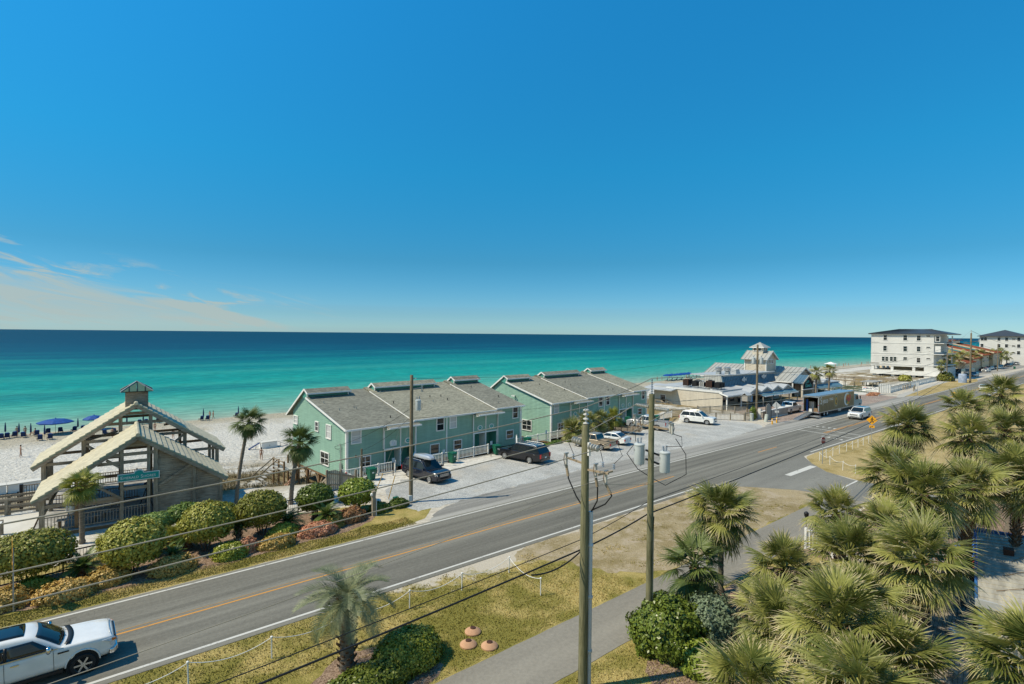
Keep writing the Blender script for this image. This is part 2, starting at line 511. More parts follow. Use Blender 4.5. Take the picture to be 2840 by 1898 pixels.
def asphalt(name, c, streak=True, crack=True):
    t = NT(name)
    p = t.pos()
    n = t.noise(p, 6.0, 5, 0.7)
    fine = t.noise(p, 55.0, 2, 0.6)
    big = t.noise(t.scale(p, 0.05, 0.35, 1), 1.0, 4, 0.6)
    tr = t.noise(t.scale(p, 0.012, 1.15, 0), 1.0, 3, 0.5)
    f = t.math('ADD', t.math('MULTIPLY', n, 0.35), t.math('ADD', t.math('MULTIPLY', fine, 0.45), t.math('MULTIPLY', big, 0.45)))
    if streak: f = t.math('ADD', f, t.math('MULTIPLY', t.math('SUBTRACT', tr, 0.5), 0.85))
    col = t.mix(t.rng(f, 0.34, 0.92), mul(c, 0.60), mul(c, 1.42))
    if crack:
        warp = t.node('ShaderNodeVectorMath', {0: p, 1: t.node('ShaderNodeVectorMath', {0: t.node('ShaderNodeTexNoise', {'Vector': p, 'Scale': 1.1, 'Detail': 3.0}).outputs[1], 3: 0.9}, operation='SCALE').outputs[0]}, operation='ADD').outputs[0]
        d = t.voro(t.scale(warp, 0.16, 0.30, 1), 1.0, 'DISTANCE_TO_EDGE')
        ck = t.math('MULTIPLY', t.rng(d, 0.006, 0.0), t.rng(t.noise(p, 0.12, 2), 0.47, 0.60))
        col = t.mix(t.math('MULTIPLY', ck, 0.6), col, mul(c, 0.30))
        spot = t.math('MULTIPLY', t.rng(t.noise(t.scale(p, 1.0, 2.4, 1), 1.3, 4, 0.7), 0.70, 0.80), 0.45)
        col = t.mix(spot, col, mul(c, 0.42))
    t.bump(fine, 0.25, 0.01)
    return t.out(col, 0.85, 0.25)
def gravel(name, c, sc=22.0):
    t = NT(name)
    p = t.pos()
    v = t.voro(p, sc, 'F1', 'Color')
    g = t.node('ShaderNodeSeparateColor', {0: v}).outputs[0]
    big = t.noise(p, 0.35, 4)
    mid = t.noise(p, 3.0, 4, 0.7)
    f = t.math('ADD', t.math('MULTIPLY', g, 0.5), t.math('ADD', t.math('MULTIPLY', big, 0.5), t.math('MULTIPLY', mid, 0.35)))
    tr = t.noise(t.scale(p, 0.5, 0.06, 1), 1.0, 3)
    f = t.math('ADD', f, t.math('MULTIPLY', t.math('SUBTRACT', tr, 0.5), 0.4))
    col = t.mix(t.rng(f, 0.30, 1.0), mul(c, 0.58), mul(c, 1.40))
    col = t.mix(t.math('MULTIPLY', t.rng(t.noise(p, 0.22, 3), 0.56, 0.74), 0.55), col, (0.46, 0.40, 0.31))
    t.bump(t.math('ADD', g, mid), 0.5, 0.03)
    return t.out(col, 0.9, 0.15)
def grass_mat(name, green, dry, bare, kg=0.5, kb=0.75, road=None):
    """lawn: green and straw patches, bare sand where worn; road = (y0, y1, x0, x1) strip where traffic has worn it away"""
    t = NT(name)
    p = t.pos()
    x, y, z = t.xyz(p)
    n1 = t.noise(p, 0.55, 4, 0.6)
    n2 = t.noise(p, 7.0, 5, 0.75)
    n3 = t.noise(t.scale(p, 26, 26, 26), 1.0, 2, 0.6)
    f = t.math('ADD', t.math('ADD', t.math('MULTIPLY', n1, 0.8), t.math('MULTIPLY', t.noise(p, 0.17, 3), 0.7)), t.math('SUBTRACT', t.math('MULTIPLY', n2, 0.42), 0.40))
    c = t.mix(t.rng(f, kg - 0.09, kg + 0.20), green, dry)
    c = t.mix(t.rng(n3, 0.34, 0.70), mul3(c, t, 0.62), mul3(c, t, 1.35))
    b = t.math('ADD', t.math('MULTIPLY', t.noise(p, 0.75, 5, 0.68), 0.8), t.math('MULTIPLY', n2, 0.25))
    if road:
        wear = t.math('MULTIPLY', t.rng(y, road[0], road[1]), t.rng(x, road[2], road[3]))
        b = t.math('ADD', b, t.math('MULTIPLY', wear, 0.42))
    c = t.mix(t.rng(b, kb - 0.06, kb + 0.10), c, t.mix(n2, mul(bare, 0.75), mul(bare, 1.2)))
    t.bump(t.math('ADD', n2, n3), 0.7, 0.05)
    return t.out(c, 0.9, 0.1)
def mulch_mat():
    t = NT('bark_mulch')
    p = t.pos()
    v = t.node('ShaderNodeSeparateColor', {0: t.voro(t.scale(p, 1, 1.6, 1), 16.0, 'F1', 'Color')}).outputs[0]
    n = t.noise(p, 1.6, 4)
    f = t.math('ADD', t.math('MULTIPLY', v, 0.6), t.math('MULTIPLY', n, 0.6))
    t.bump(v, 0.6, 0.04)
    return t.out(t.mix(t.rng(f, 0.25, 0.9), (0.115, 0.072, 0.045), (0.36, 0.255, 0.18)), 0.9, 0.1)
M['asphalt'] = asphalt('worn_asphalt', (0.172, 0.163, 0.134))
M['asphalt_s'] = asphalt('side_road_asphalt', (0.20, 0.193, 0.165), streak=False)
M['asphalt_p'] = asphalt('pale_dusty_asphalt', (0.285, 0.272, 0.24))
M['path'] = asphalt('smooth_path_asphalt', (0.235, 0.215, 0.175), streak=False, crack=False)
M['gravel'] = gravel('pale_crushed_gravel', (0.40, 0.395, 0.365))
M['lawn'] = grass_mat('verge_grass', (0.215, 0.19, 0.044), (0.47, 0.365, 0.135), (0.52, 0.46, 0.36), 0.54, 0.74, (22.2, 25.9, 7.0, 21.0))
M['lawn_f'] = grass_mat('far_verge_grass', (0.25, 0.22, 0.055), (0.46, 0.355, 0.135), (0.50, 0.44, 0.34), 0.53, 0.80)
M['straw'] = grass_mat('dry_verge_grass', (0.29, 0.22, 0.075), (0.45, 0.345, 0.16), (0.54, 0.47, 0.37), 0.44, 0.70)
M['mulch'] = mulch_mat()
M['sandy'] = grass_mat('bare_sandy_verge', (0.27, 0.21, 0.10), (0.40, 0.32, 0.19), (0.43, 0.35, 0.245), 0.47, 0.56)
def road_paint(name, c, wear=0.5):
    t = NT(name)
    p = t.pos()
    n = t.math('ADD', t.math('MULTIPLY', t.noise(p, 9, 4, 0.7), 0.6), t.math('MULTIPLY', t.noise(p, 1.1, 3), 0.5))
    return t.out(t.mix(t.rng(n, wear + 0.05, wear + 0.24), c, (0.17, 0.16, 0.145)), 0.75, 0.25)
M['line_w'] = road_paint('worn_white_line', (0.56, 0.545, 0.49), 0.53)
M['line_y'] = road_paint('worn_yellow_line', (0.56, 0.27, 0.062), 0.56)
M['line_f'] = road_paint('faded_yellow_line', (0.36, 0.215, 0.08), 0.48)
M['paver'] = gravel('pinkish_paver', (0.30, 0.235, 0.195), 9.0)

H_ = 1                                    # marks a corner whose outgoing edge stays straight
sheet('verge', [(-60, -10), (46.5, -10), (46.5, 17.2), (51, 17.7), (50.3, 20.2), (48.6, 22.5), (47.2, 24.1), (46.2, 25.1), (45.2, 25.9), (-60, 26.1)], 0.004, M['lawn'], 0.10, 0.35, 1.0, 'worn grass verge between the path and the road')
sheet('dry_corner', [(27, 17.95), (40, 17.9), (50.9, 17.9), (50.2, 20.4), (48.5, 22.6), (47.0, 24.3), (44.5, 25.6), (30, 25.75), (22, 25.7), (21, 24.6), (23.5, 22.3), (24, 20)], 0.008, M['sandy'], 0.45, 0.4, 2.0, 'straw coloured dry grass at the side road corner')
sheet('far_corner', [(58.2, 17.5), (59.4, 21.0), (62.0, 23.5), (64.9, 25.2), (70, 25.5), (420, 25.2), (420, 8), (58.5, 8)], 0.004, M['straw'], 0.10, 0.5, 4.0, 'dry grass corner across the side road')
sheet('yard', [(36, -10, H_), (60, -10, H_), (59, 14.6, H_), (36, 14.6, H_)], 0.006, M['mulch'], 0, label='shaded yard behind the palm thicket')
sheet('far_verge', [(-60, 33.4), (16.2, 33.6), (20.5, 34.3), (22.5, 36.5), (21, 38.6), (18.5, 40), (13, 41.2), (3, 40.8), (-60, 39)], 0.004, M['lawn_f'], 0.10, 0.35, 5.0, 'narrow grass verge along the far road edge')
sheet('planting_bed', [(-60, 35.4), (-6, 35.3), (-1.7, 35.2), (0.4, 34.55), (2.1, 34.95), (3.2, 34.7), (5.7, 34.85), (7.5, 34.75), (9.2, 35.0), (11, 34.9), (12.5, 35.35), (13.5, 35.0), (15.3, 35.5), (17.3, 36.3), (18.3, 37.6), (17.8, 39.6), (13.5, 41.0), (3, 39.9), (-1, 39.2), (-60, 39)], 0.010, M['mulch'], 0.16, 0.3, 6.0, 'bark mulch bed with shrubs beside the road')
sheet('mulch_ring', [(4.5, 18.6), (6.8, 20.2), (8.2, 21.5), (9.6, 21.9), (10.6, 21.3), (11.6, 20.2), (12.1, 18.6), (11, 17.95), (6, 17.9)], 0.010, M['mulch'], 0.18, 0.25, 7.0, 'bark mulch around the feather palm')
sheet('mulch_patch', [(17.5, 12.2), (19.3, 14.0), (22.5, 14.6), (27, 14.7), (32, 14.5), (36, 11), (33, 5), (20, 5), (16.8, 9)], 0.010, M['mulch'], 0.2, 0.3, 8.0, 'bark mulch under the palm thicket')
sheet('road_shoulder', [(20.4, 33.4, H_), (420, 33.6), (420, 36.4), (120, 37.6), (84, 38.4), (81.6, 37.6), (69, 36.3), (60, 36.6), (45, 37.2), (34.7, 36.8), (28.5, 36.5), (24.2, 36.1), (21.6, 35.0)], 0.008, M['asphalt_p'], 0.28, 0.4, 9.0, 'pale dusty asphalt shoulder in front of the parking lot')
sheet('gravel_lot', [(21.0, 36.0), (24.2, 36.0), (28.5, 36.4), (34.7, 36.7), (45, 37.1), (60, 36.5), (69, 36.2), (80.5, 37.4), (83, 39.0), (83.2, 42.0), (80.5, 47.2), (60, 46.4), (48, 47.4), (40, 46.4), (31, 45.3), (24, 44.6), (21.3, 42.5), (20.2, 39.5)], 0.006, M['gravel'], 0.30, 0.4, 10.0, 'pale gravel parking lot in front of the green row houses')
sheet('restaurant_forecourt', [(88, 38.2, H_), (100, 36.8, H_), (148, 37.5, H_), (150, 43, H_), (128, 50, H_), (94, 50, H_), (88, 42, H_)], 0.012, M['paver'], 0.0, label='pinkish paved forecourt in front of the restaurant')
sheet('far_lawn', [(146, 37.2), (152, 36.6), (158, 34.4), (224, 35.8), (236, 38.0), (219, 41.0), (190, 40.2), (166, 38.6), (152, 38.0)], 0.016, M['straw'], 0.12, 0.6, 12.0, 'dry lawn strip between footpath and road far ahead')
sheet('footpath', [(146, 37.4), (150, 38.4), (160, 39.6), (190, 41.6), (217, 42.9), (240, 42.6), (300, 39.6), (300, 37.8), (240, 40.6), (218, 41.4), (190, 40.0), (166, 38.3), (152, 37.2), (148, 36.6)], 0.020, M['concrete'], 0.03, 0.8, 13.0, 'pale concrete footpath beside the white fence')
sheet('far_car_park', [(236, 41.5, H_), (420, 37.4, H_), (420, 47.5, H_), (238, 47.5, H_)], 0.012, M['asphalt_p'], 0, label='far car park in front of the second white building')
sheet('side_road', [(44.6, 26.4, H_), (46.1, 25.1), (47.2, 24.0), (48.6, 22.4), (50.2, 20.2), (50.8, 18.0), (51.2, 8, H_), (58.1, 8), (58.2, 18.5), (59.5, 21.1), (62.1, 23.5), (64.9, 25.4), (67.5, 26.4, H_)], 0.014, M['asphalt_s'], 0.05, 0.35, 14.0, 'side road joining the shore road')
sheet('bike_path', [(-60, 17.85), (50.8, 17.75), (50.8, 14.9), (-60, 14.75)], 0.018, M['path'], 0.05, 0.5, 15.0, 'smooth tan asphalt bike path along the verge')
def road_y(x, k):                          # edge curves of the carriageway
    return lerp(25.75, 25.1, sstep(30, 120, x)) if k == 0 else lerp(33.5, 35.2, sstep(40, 240, x))
xs = [-60 + 4 * i for i in range(20)] + [20 + 8 * i for i in range(36)] + [308, 360, 420, 520, 700]
pts = [(x, road_y(x, 0)) for x in xs] + [(x, road_y(x, 1)) for x in xs[::-1]]
sheet('road', pts, 0.022, M['asphalt'], 0, label='two lane asphalt shore road')
def strip(name, y, w, x0, x1, mat, label, z=0.028):
    m = MB()
    n = max(1, int((x1 - x0) / 4))
    v = []
    for i in range(n + 1):
        x = lerp(x0, x1, i / n)
        yy = y(x) if callable(y) else y
        v += [(x, yy - w / 2, z), (x, yy + w / 2, z)]
    m.add(v, [(2 * i, 2 * i + 2, 2 * i + 3, 2 * i + 1) for i in range(n)])
    return tag(m.build(name, mat), label, kind='structure')
strip('edge_line', lambda x: road_y(x, 0) + 0.42, 0.16, -60, 44.5, M['line_w'], 'white edge line on the near side of the road')
strip('edge_line', lambda x: road_y(x, 0) + 0.42, 0.16, 68, 700, M['line_w'], 'white edge line beyond the side road')
strip('edge_line', lambda x: road_y(x, 1) - 0.33, 0.15, -60, 700, M['line_w'], 'white edge line on the far side of the road')
strip('centre_line', 29.66, 0.12, -60, 45.5, M['line_y'], 'bright orange centre line on the near stretch')
strip('centre_line', 29.98, 0.07, -60, 45.5, M['line_f'], 'faint faded twin of the orange centre line')
strip('centre_line', 29.72, 0.12, 62.9, 67.8, M['line_y'], 'short orange centre dash by the side road')
strip('centre_line', lambda x: 29.70 + 0.004 * (x - 83), 0.12, 83.2, 600, M['line_y'], 'orange centre line beyond the crosswalk')
strip('centre_line', lambda x: 29.98 + 0.004 * (x - 83), 0.12, 83.2, 600, M['line_y'], 'second orange centre line beyond the crosswalk')
m = MB(); m.quad((54.7, 22.6, .03), (60.9, 22.55, .03), (60.9, 23.2, .03), (54.7, 23.2, .03))
tag(m.build('stop_bar', M['line_w']), 'white stop bar painted across the side road', kind='structure')
m = MB(); m.quad((51.0, 17.78, .03), (58.0, 17.8, .03), (58.0, 17.98, .03), (51.0, 17.96, .03))
tag(m.build('path_line', M['line_w']), 'white line where the bike path crosses the side road', kind='structure')
for (a, b, lb) in (((81.75, 25.9), (82.85, 33.5), 'near white line of the crosswalk'), ((85.1, 26.0), (86.15, 33.45), 'far white line of the crosswalk')):
    m = MB(); m.quad((a[0], a[1], .031), (a[0] + .22, a[1], .031), (b[0] + .22, b[1], .031), (b[0], b[1], .031))
    tag(m.build('crosswalk_line', M['line_w']), lb, kind='structure')
for i, (x, y) in enumerate(((80.75, 29.0), (80.5, 28.2), (80.3, 27.3), (80.0, 26.5))):
    m = MB(); m.add([(x - .75, y - .24, .031), (x - .75, y + .24, .031), (x + .15, y, .031)], [(0, 2, 1)])
    tag(m.build('yield_triangle', M['line_w']), 'white yield triangle before the crosswalk, near lane', kind='structure')
for i, (x, y) in enumerate(((87.9, 32.7), (88.0, 31.9), (87.9, 31.05), (87.8, 30.3))):
    m = MB(); m.add([(x + .75, y - .24, .031), (x + .75, y + .24, .031), (x - .15, y, .031)], [(0, 1, 2)])
    tag(m.build('yield_triangle', M['line_w']), 'white yield triangle before the crosswalk, far lane', kind='structure')
# grass blades standing on the lawns
def blades(name, poly_fn, box, n, h, mat, label, seed):
    r = np.random.default_rng(seed)
    P = r.uniform((box[0], box[1]), (box[2], box[3]), (n * 2, 2))
    keep = np.array([poly_fn(x, y) for x, y in P])
    P = P[keep][:n]
    k = len(P)
    a = r.uniform(0, 6.283, k)
    hh = r.uniform(0.5, 1.2, k) * h
    w = r.uniform(0.012, 0.03, k)
    lean = r.uniform(0.1, 0.9, k) * hh
    la = r.uniform(0, 6.283, k)
    v = np.zeros((k, 3, 3))
    v[:, 0] = np.stack([P[:, 0] - np.cos(a) * w, P[:, 1] - np.sin(a) * w, np.full(k, 0.004)], 1)
    v[:, 1] = np.stack([P[:, 0] + np.cos(a) * w, P[:, 1] + np.sin(a) * w, np.full(k, 0.004)], 1)
    v[:, 2] = np.stack([P[:, 0] + np.cos(la) * lean, P[:, 1] + np.sin(la) * lean, hh], 1)
    me = bpy.data.meshes.new(name)
    me.vertices.add(3 * k); me.vertices.foreach_set('co', v.ravel())
    me.loops.add(3 * k); me.loops.foreach_set('vertex_index', np.arange(3 * k))
    me.polygons.add(k); me.polygons.foreach_set('loop_start', np.arange(k) * 3); me.polygons.foreach_set('loop_total', np.full(k, 3))
    me.update(); me.validate()
    me.materials.append(mat)
    return tag(inst(me, name), label, kind='stuff')
M['blade'] = grass_mat('grass_blade', (0.27, 0.235, 0.055), (0.54, 0.42, 0.165), (0.46, 0.38, 0.25), 0.54, 0.82)
def in_lawn(x, y):
    n = noise.noise((x * .75, y * .75, 0)) * .5 + noise.noise((x * 3, y * 3, 5)) * .3
    wear = max(sstep(22.2, 25.9, y) * sstep(7, 21, x), .8 * sstep(21, 25, x + .4 * (y - 20)))
    return n + 0.9 * wear < 0.52 and not (17.9 > y > 14.7) and not (4.5 < x < 12 and 18 < y < 21.5 and n > -.2)
blades('lawn_grass', in_lawn, (-6, 8, 45, 25.7), 90000, 0.075, M['blade'], 'short worn grass on the near verge', 3)
def in_farv(x, y): return y < 35.0 + 0.02 * x + 0.3 * noise.noise((x * .6, y, 2)) and x < 19.5
blades('far_verge_grass', in_farv, (-8, 33.7, 19.5, 36.2), 22000, 0.07, M['blade'], 'short grass along the far road edge', 4)
# ---------------------------------------------------------------- building materials
def siding_mat(name, c, var=0.14, board=0.17):
    t = NT(name)
    p = t.obj()
    n = t.noise(t.scale(p, 0.5, 0.5, 5.0), 1.4, 5, 0.65)
    s = t.noise(t.scale(p, 1.6, 1.6, 0.18), 1.2, 4, 0.6)
    f = t.math('ADD', t.math('MULTIPLY', n, 0.6), t.math('MULTIPLY', s, 0.5))
    return t.out(t.mix(t.rng(f, 0.34, 0.78), mul(c, 1 - var), mul(c, 1 + var)), 0.6, 0.25)
M['green_siding'] = siding_mat('pale_green_siding', (0.25, 0.405, 0.315))
M['green_dark'] = siding_mat('deep_green_panel', (0.085, 0.30, 0.235))
M['tan_siding'] = siding_mat('tan_siding', (0.56, 0.50, 0.40))
M['grey_siding'] = siding_mat('taupe_siding', (0.34, 0.31, 0.265))
def shingle_mat(name, c):
    t = NT(name)
    p = t.obj()
    v = t.node('ShaderNodeSeparateColor', {0: t.voro(t.scale(p, 3.2, 7.2, 7.2), 1.0, 'F1', 'Color')}).outputs[0]
    n = t.noise(p, 0.35, 4)
    n2 = t.noise(p, 14, 3, 0.7)
    f = t.math('ADD', t.math('MULTIPLY', v, 0.45), t.math('ADD', t.math('MULTIPLY', n, 0.4), t.math('MULTIPLY', n2, 0.35)))
    t.bump(v, 0.4, 0.03)
    return t.out(t.mix(t.rng(f, 0.3, 0.95), mul(c, 0.74), mul(c, 1.26)), 0.92, 0.1)
M['shingle'] = shingle_mat('weathered_shingle', (0.215, 0.212, 0.172))
M['shingle_b'] = shingle_mat('sun_bleached_shingle', (0.27, 0.26, 0.20))
M['tile'] = plain('sandy_roof_tile', (0.50, 0.455, 0.325), 0.8, 0.16, 1.6, 0.2, bump=0.2, bsc=9)
M['tile_edge'] = plain('mossy_tile_edge', (0.27, 0.295, 0.205), 0.8, 0.15, 2.0, 0.2)
M['metal_roof'] = plain('grey_seam_metal', (0.40, 0.395, 0.355), 0.45, 0.08, 0.8, 0.4, 0.1)
M['metal_pale'] = plain('pale_metal_roof', (0.42, 0.435, 0.435), 0.5, 0.08, 0.6, 0.4)
M['metal_blue'] = plain('blue_grey_seam_metal', (0.085, 0.155, 0.215), 0.4, 0.1, 0.8, 0.4)
M['awning'] = plain('slate_blue_awning', (0.11, 0.22, 0.285), 0.6, 0.1, 0.8)
M['dark_roof'] = plain('charcoal_seam_metal', (0.055, 0.057, 0.058), 0.42, 0.12, 0.6, 0.45)
M['stucco'] = plain('off_white_stucco', (0.60, 0.59, 0.555), 0.85, 0.07, 0.35, 0.2, bump=0.1)
M['stucco_trim'] = plain('white_stucco_trim', (0.68, 0.67, 0.635), 0.8, 0.05, 0.6)
M['red_roof'] = plain('terracotta_roof_tile', (0.27, 0.088, 0.048), 0.85, 0.25, 1.2, 0.2, bump=0.4, bsc=3)
M['cream'] = plain('cream_wall', (0.60, 0.48, 0.32), 0.85, 0.08, 0.6)

def lap_wall(mb, t0, t1, z0, top, pt, nrm, bh=0.19, out=0.034):
    """lapped boards from z0 up to the polyline top [(t,z)...]; pt(t,z) gives the wall point, nrm points outwards"""
    zmax = max(z for t, z in top)
    def span(z):
        ts = []
        for (a, za), (b, zb) in zip(top, top[1:]):
            if za >= z: ts.append(a)
            if zb >= z: ts.append(b)
            if (za - z) * (zb - z) < 0: ts.append(a + (b - a) * (z - za) / (zb - za))
        return (min(ts), max(ts)) if ts else None
    nv = Vector(nrm) * out
    z = z0
    while z < zmax - 0.01:
        z1 = min(z + bh, zmax)
        a, b = span(z + 0.001), span(z1 - 0.001)
        if a is None: break
        b = b or ((a[0] + a[1]) / 2,) * 2
        q = [Vector(pt(a[0], z)) + nv, Vector(pt(a[1], z)) + nv, Vector(pt(b[1], z1)), Vector(pt(b[0], z1)), Vector(pt(a[0], z)), Vector(pt(a[1], z))]
        mb.add(q, [(0, 1, 2, 3), (4, 5, 1, 0)])
        z = z1
WIN = {}
def window(parent, loc, rz, w, h, style='sash', pane='glass', name='window', trim=0.10, mat='white'):
    """frame stands proud of the wall; local face looks to -y"""
    key = (round(w, 2), round(h, 2), style, pane, trim, mat)
    if key not in WIN:
        f = MB()
        for sx in (-1, 1): f.box(sx * (w / 2 - trim / 2), -0.03, 0, trim, 0.10, h)
        f.box(0, -0.032, h / 2 - trim / 2, w - 2 * trim, 0.104, trim)
        f.box(0, -0.036, -h / 2 + trim / 2, w + 0.02, 0.116, trim)
        s = MB()
        if style in ('sash', 'grid'): s.box(0, -0.03, 0, w - 2 * trim, 0.05, 0.05)
        if style in ('slide', 'grid'): s.box(0, -0.028, 0, 0.05, 0.05, h - 2 * trim)
        g = MB()
        g.box(0, -0.005, 0, w - 2 * trim, 0.03, h - 2 * trim)
        WIN[key] = (f.mesh('window', M[mat]), s.mesh('sash', M[mat]) if s.v else None, g.mesh('pane', M[pane]))
    f, s, g = WIN[key]
    o = inst(f, name, parent, loc, (0, 0, rz))
    inst(g, 'pane', o)
    if s: inst(s, 'sash', o)
    return o
SEAM = {}
def slope(parent, name, a, b, c, d, th, mat, seam=0.0, seam_mat=None, sw=0.05, sh=0.05, edge=None):
    """roof slab: a-b eave, d-c ridge (a under d); seams run eave to ridge as separate strips"""
    a, b, c, d = map(Vector, (a, b, c, d))
    n = (b - a).cross(d - a).normalized()
    if n.z < 0: n = -n
    m = MB().ext([a, b, c, d], -n * th)
    o = m.build(name, mat, parent)
    if seam:
        L = (b - a).length
        k = max(1, int(L / seam))
        for i in range(k + 1):
            t = i / k
            p, q = a.lerp(b, min(max(t, .004), .996)) + n * sh * .5, d.lerp(c, min(max(t, .004), .996)) + n * sh * .5
            MB().bar(p, q, sw, sh, n).build('seam', seam_mat or mat, o)
    return o
def railing(name, label, cat, p, q, h=0.95, step=0.16, mats=('white_wood', 'white_wood'), posts=2, bw=0.04, group=None, rails=True, low=0.12, parent=None, pw=0.1):
    p, q = Vector(p), Vector(q)
    L = (q - p).to_2d().length
    dz = q.z - p.z
    rz = math.atan2(q.y - p.y, q.x - p.x)
    if parent is None: t = thing(name, label, cat, p, rz, group)
    else:
        t = bpy.data.objects.new(name, None); COL.objects.link(t); t.parent = parent; t.location = p; t.rotation_euler = (0, 0, rz)
    mp, mr = M[mats[0]], M[mats[1]]
    sl = dz / L
    MB().bar((0, 0, h), (L, 0, h + dz), 0.11, 0.05).build('top_rail', mr, t)
    if rails: MB().bar((0, 0, low), (L, 0, low + dz), 0.05, 0.07).build('bottom_rail', mr, t)
    for i in range(posts):
        x = L * i / max(1, posts - 1)
        MB().box(x, 0, h / 2 + sl * x + 0.03, pw, pw, h + 0.16).build('post', mp, t)
    n = int(L / step)
    if n > 1:
        me = MB().box(0, 0, (h + low) / 2, bw, bw * 0.7, h - low).mesh('baluster', mr)
        for i in range(1, n):
            x = L * i / n
            inst(me, 'baluster', t, (x, 0.0, sl * x))
    return t

# ---------------------------------------------------------------- green row houses
def row_house(loc, rz, label, which):
    T = thing('row_house', label, 'house', loc, rz, 'pale green row houses on pilings')
    Lh, D = 24.0, 12.9
    G = M['green_siding']
    roofz = lambda d, o=0.0: 4.22 + 0.2545 * (d + 0.5) + o
    gab = [(0, roofz(0) - .1), (8.75, roofz(8.75) - .1), (8.85, 7.1), (9.2, 7.34), (12.9, 4.85)]
    # walls
    w = MB()
    lap_wall(w, 0, D, -1.15, gab, lambda t, z: (0, t, z), (-1, 0, 0))
    w.build('gable_wall', G, T)
    w = MB()
    gr = [(t, z + 0.36) for t, z in gab]
    lap_wall(w, 0, D, -1.15, gr, lambda t, z: (Lh, t, z), (1, 0, 0))
    w.build('gable_wall', G, T)
    w = MB()
    def rect(a, b, z0, z1): lap_wall(w, a, b, z0, [(a, z1), (b, z1)], lambda t, z: (t, 0, z), (0, -1, 0))
    for a, b, zt in ((0, 4.2, 4.15), (7.95, 16.2, 4.33), (19.9, 24.0, 4.5)): rect(a, b, -0.35, zt)
    rect(4.2, 7.95, 1.62, 4.12); rect(16.2, 19.9, 1.80, 4.3)
    w.build('front_wall', G, T)
    w = MB()
    lap_wall(w, 0, Lh, -1.15, [(0, 4.9), (Lh, 4.9)], lambda t, z: (t, D, z), (0, 1, 0))
    w.build('rear_wall', G, T)
    # floor, skirt and pilings over the dune
    MB().box(Lh / 2, D / 2, -1.27, Lh, D, 0.22).build('floor', M['brown_wood'], T)
    for px in (0.25, 6, 12, 18, 23.75):
        for py in (3.9, 6.6, 9.5, 12.5):
            x, y = loc[0] + px * math.cos(rz) - py * math.sin(rz), loc[1] + px * math.sin(rz) + py * math.cos(rz)
            gz = ground_z(x, y) - 0.3
            if gz < -1.5:
                o = MB().box(px, py, (gz - 1.38) / 2, 0.26, 0.26, -gz - 1.38 + 0.0).build('piling', M['brown_wood'], T)
                if px < 1:
                    for s in (-1, 1):
                        MB().bar((px, py + s * .1, -2.55), (px, py + s * 0.95, -1.42), 0.1, 0.12).build('knee_brace', M['tan_wood'], o)
    # entries
    for a, b, zt in ((4.2, 7.95, 1.62), (16.2, 19.9, 1.80)):
        r = MB()
        r.box((a + b) / 2, 1.42, (zt - .35) / 2, b - a, 0.06, zt + .35)
        for x in (a + 0.03, b - 0.03): r.box(x, 0.71, (zt - .35) / 2, 0.06, 1.36, zt + .35)
        r.box((a + b) / 2, 0.7, zt + 0.03, b - a, 1.38, 0.05)
        r.box((a + b) / 2, 0.7, -0.33, b - a, 1.38, 0.06)
        e = r.build('entry_recess', M['green_dark'], T)
        mid = (a + b) / 2
        MB().box(mid, 0.55, (zt - .35) / 2, 0.12, 1.1, zt + .3).build('party_wall', M['white'], e)
        for s in (-1, 1):
            dr = MB().box(mid + s * 0.75, 1.36, 0.62, 0.9, 0.05, 1.9).build('door', M['green_dark'], e)
            MB().box(mid + s * 1.05, 1.32, 0.65, 0.05, 0.04, 0.12).build('handle', M['chrome'], dr)
        tr = MB()
        for x in (a, mid, b): tr.box(x, -0.05, (zt - .35) / 2, 0.13, 0.09, zt + .35)
        tr.box(mid, -0.055, zt + 0.02, b - a + 0.14, 0.1, 0.14)
        tr.build('entry_trim', M['white'], T)
        for s in (-1, 1):
            x = mid + s * 0.62
            pl = MB().lathe([(0.30, 0), (0.33, -0.03), (0.30, -0.06)], 18, (0, 0, 0), 1)
            o = pl.build('plaque', M['white'], T, loc=(x + s * .3, -0.03, zt + 0.62))
            o.scale = (1.25, 1, 0.9)
            q = MB().lathe([(0.22, 0), (0.22, -0.012)], 16, (0, 0, 0), 1).build('plaque_field', M['teal_sign'], o, loc=(0, -0.061, 0))
            MB().box(0, -0.014, 0.0, 0.26, 0.008, 0.045).build('plaque_bar', M['white'], q)
    # corner boards and mid trims
    for x, zt in ((0.06, 4.1), (12.15, 4.3), (24.0 - .06, 4.5)):
        MB().box(x, -0.055, zt / 2 - .15, 0.15, 0.085, zt + .3).build('corner_board', M['white'], T)
    for x in (0.075, Lh - .075):
        MB().box(-0.055 if x < 1 else Lh + .055, 0.05, 1.4, 0.085, 0.16, 5.1).build('corner_board', M['white'], T)
    for x, zt in ((4.05, 3.9), (6.08, 3.9), (8.02, 3.9), (16.1, 4.1), (18.05, 4.1), (20.0, 4.1)):
        MB().box(x, -0.062, (zt + 1.7) / 2 + .02, 0.11, 0.09, zt - 1.72).build('panel_trim', M['white'], T)
    # windows
    B = 'blind'
    for x, z, ww, hh, st, pn in ((0.98, 3.42, 1.12, 1.5, 'sash', B), (1.97, 0.70, 1.3, 1.26, 'grid', 'glass'), (11.25, 3.5, 1.1, 1.55, 'sash', 'glass'),
                                 (10.5, 0.8, 1.3, 1.2, 'plain', 'glass'), (13.05, 3.55, 1.05, 1.5, 'sash', B), (13.75, 0.85, 1.25, 1.2, 'sash', 'glass'),
                                 (22.1, 1.0, 1.3, 1.15, 'sash', 'glass'), (23.05, 3.68, 1.02, 1.5, 'sash', 'glass')):
        if which == 2: pn = 'glass' if pn == B and x > 5 else B if x < 1 else pn
        window(T, (x, -0.03, z), 0, ww, hh, st, pn)
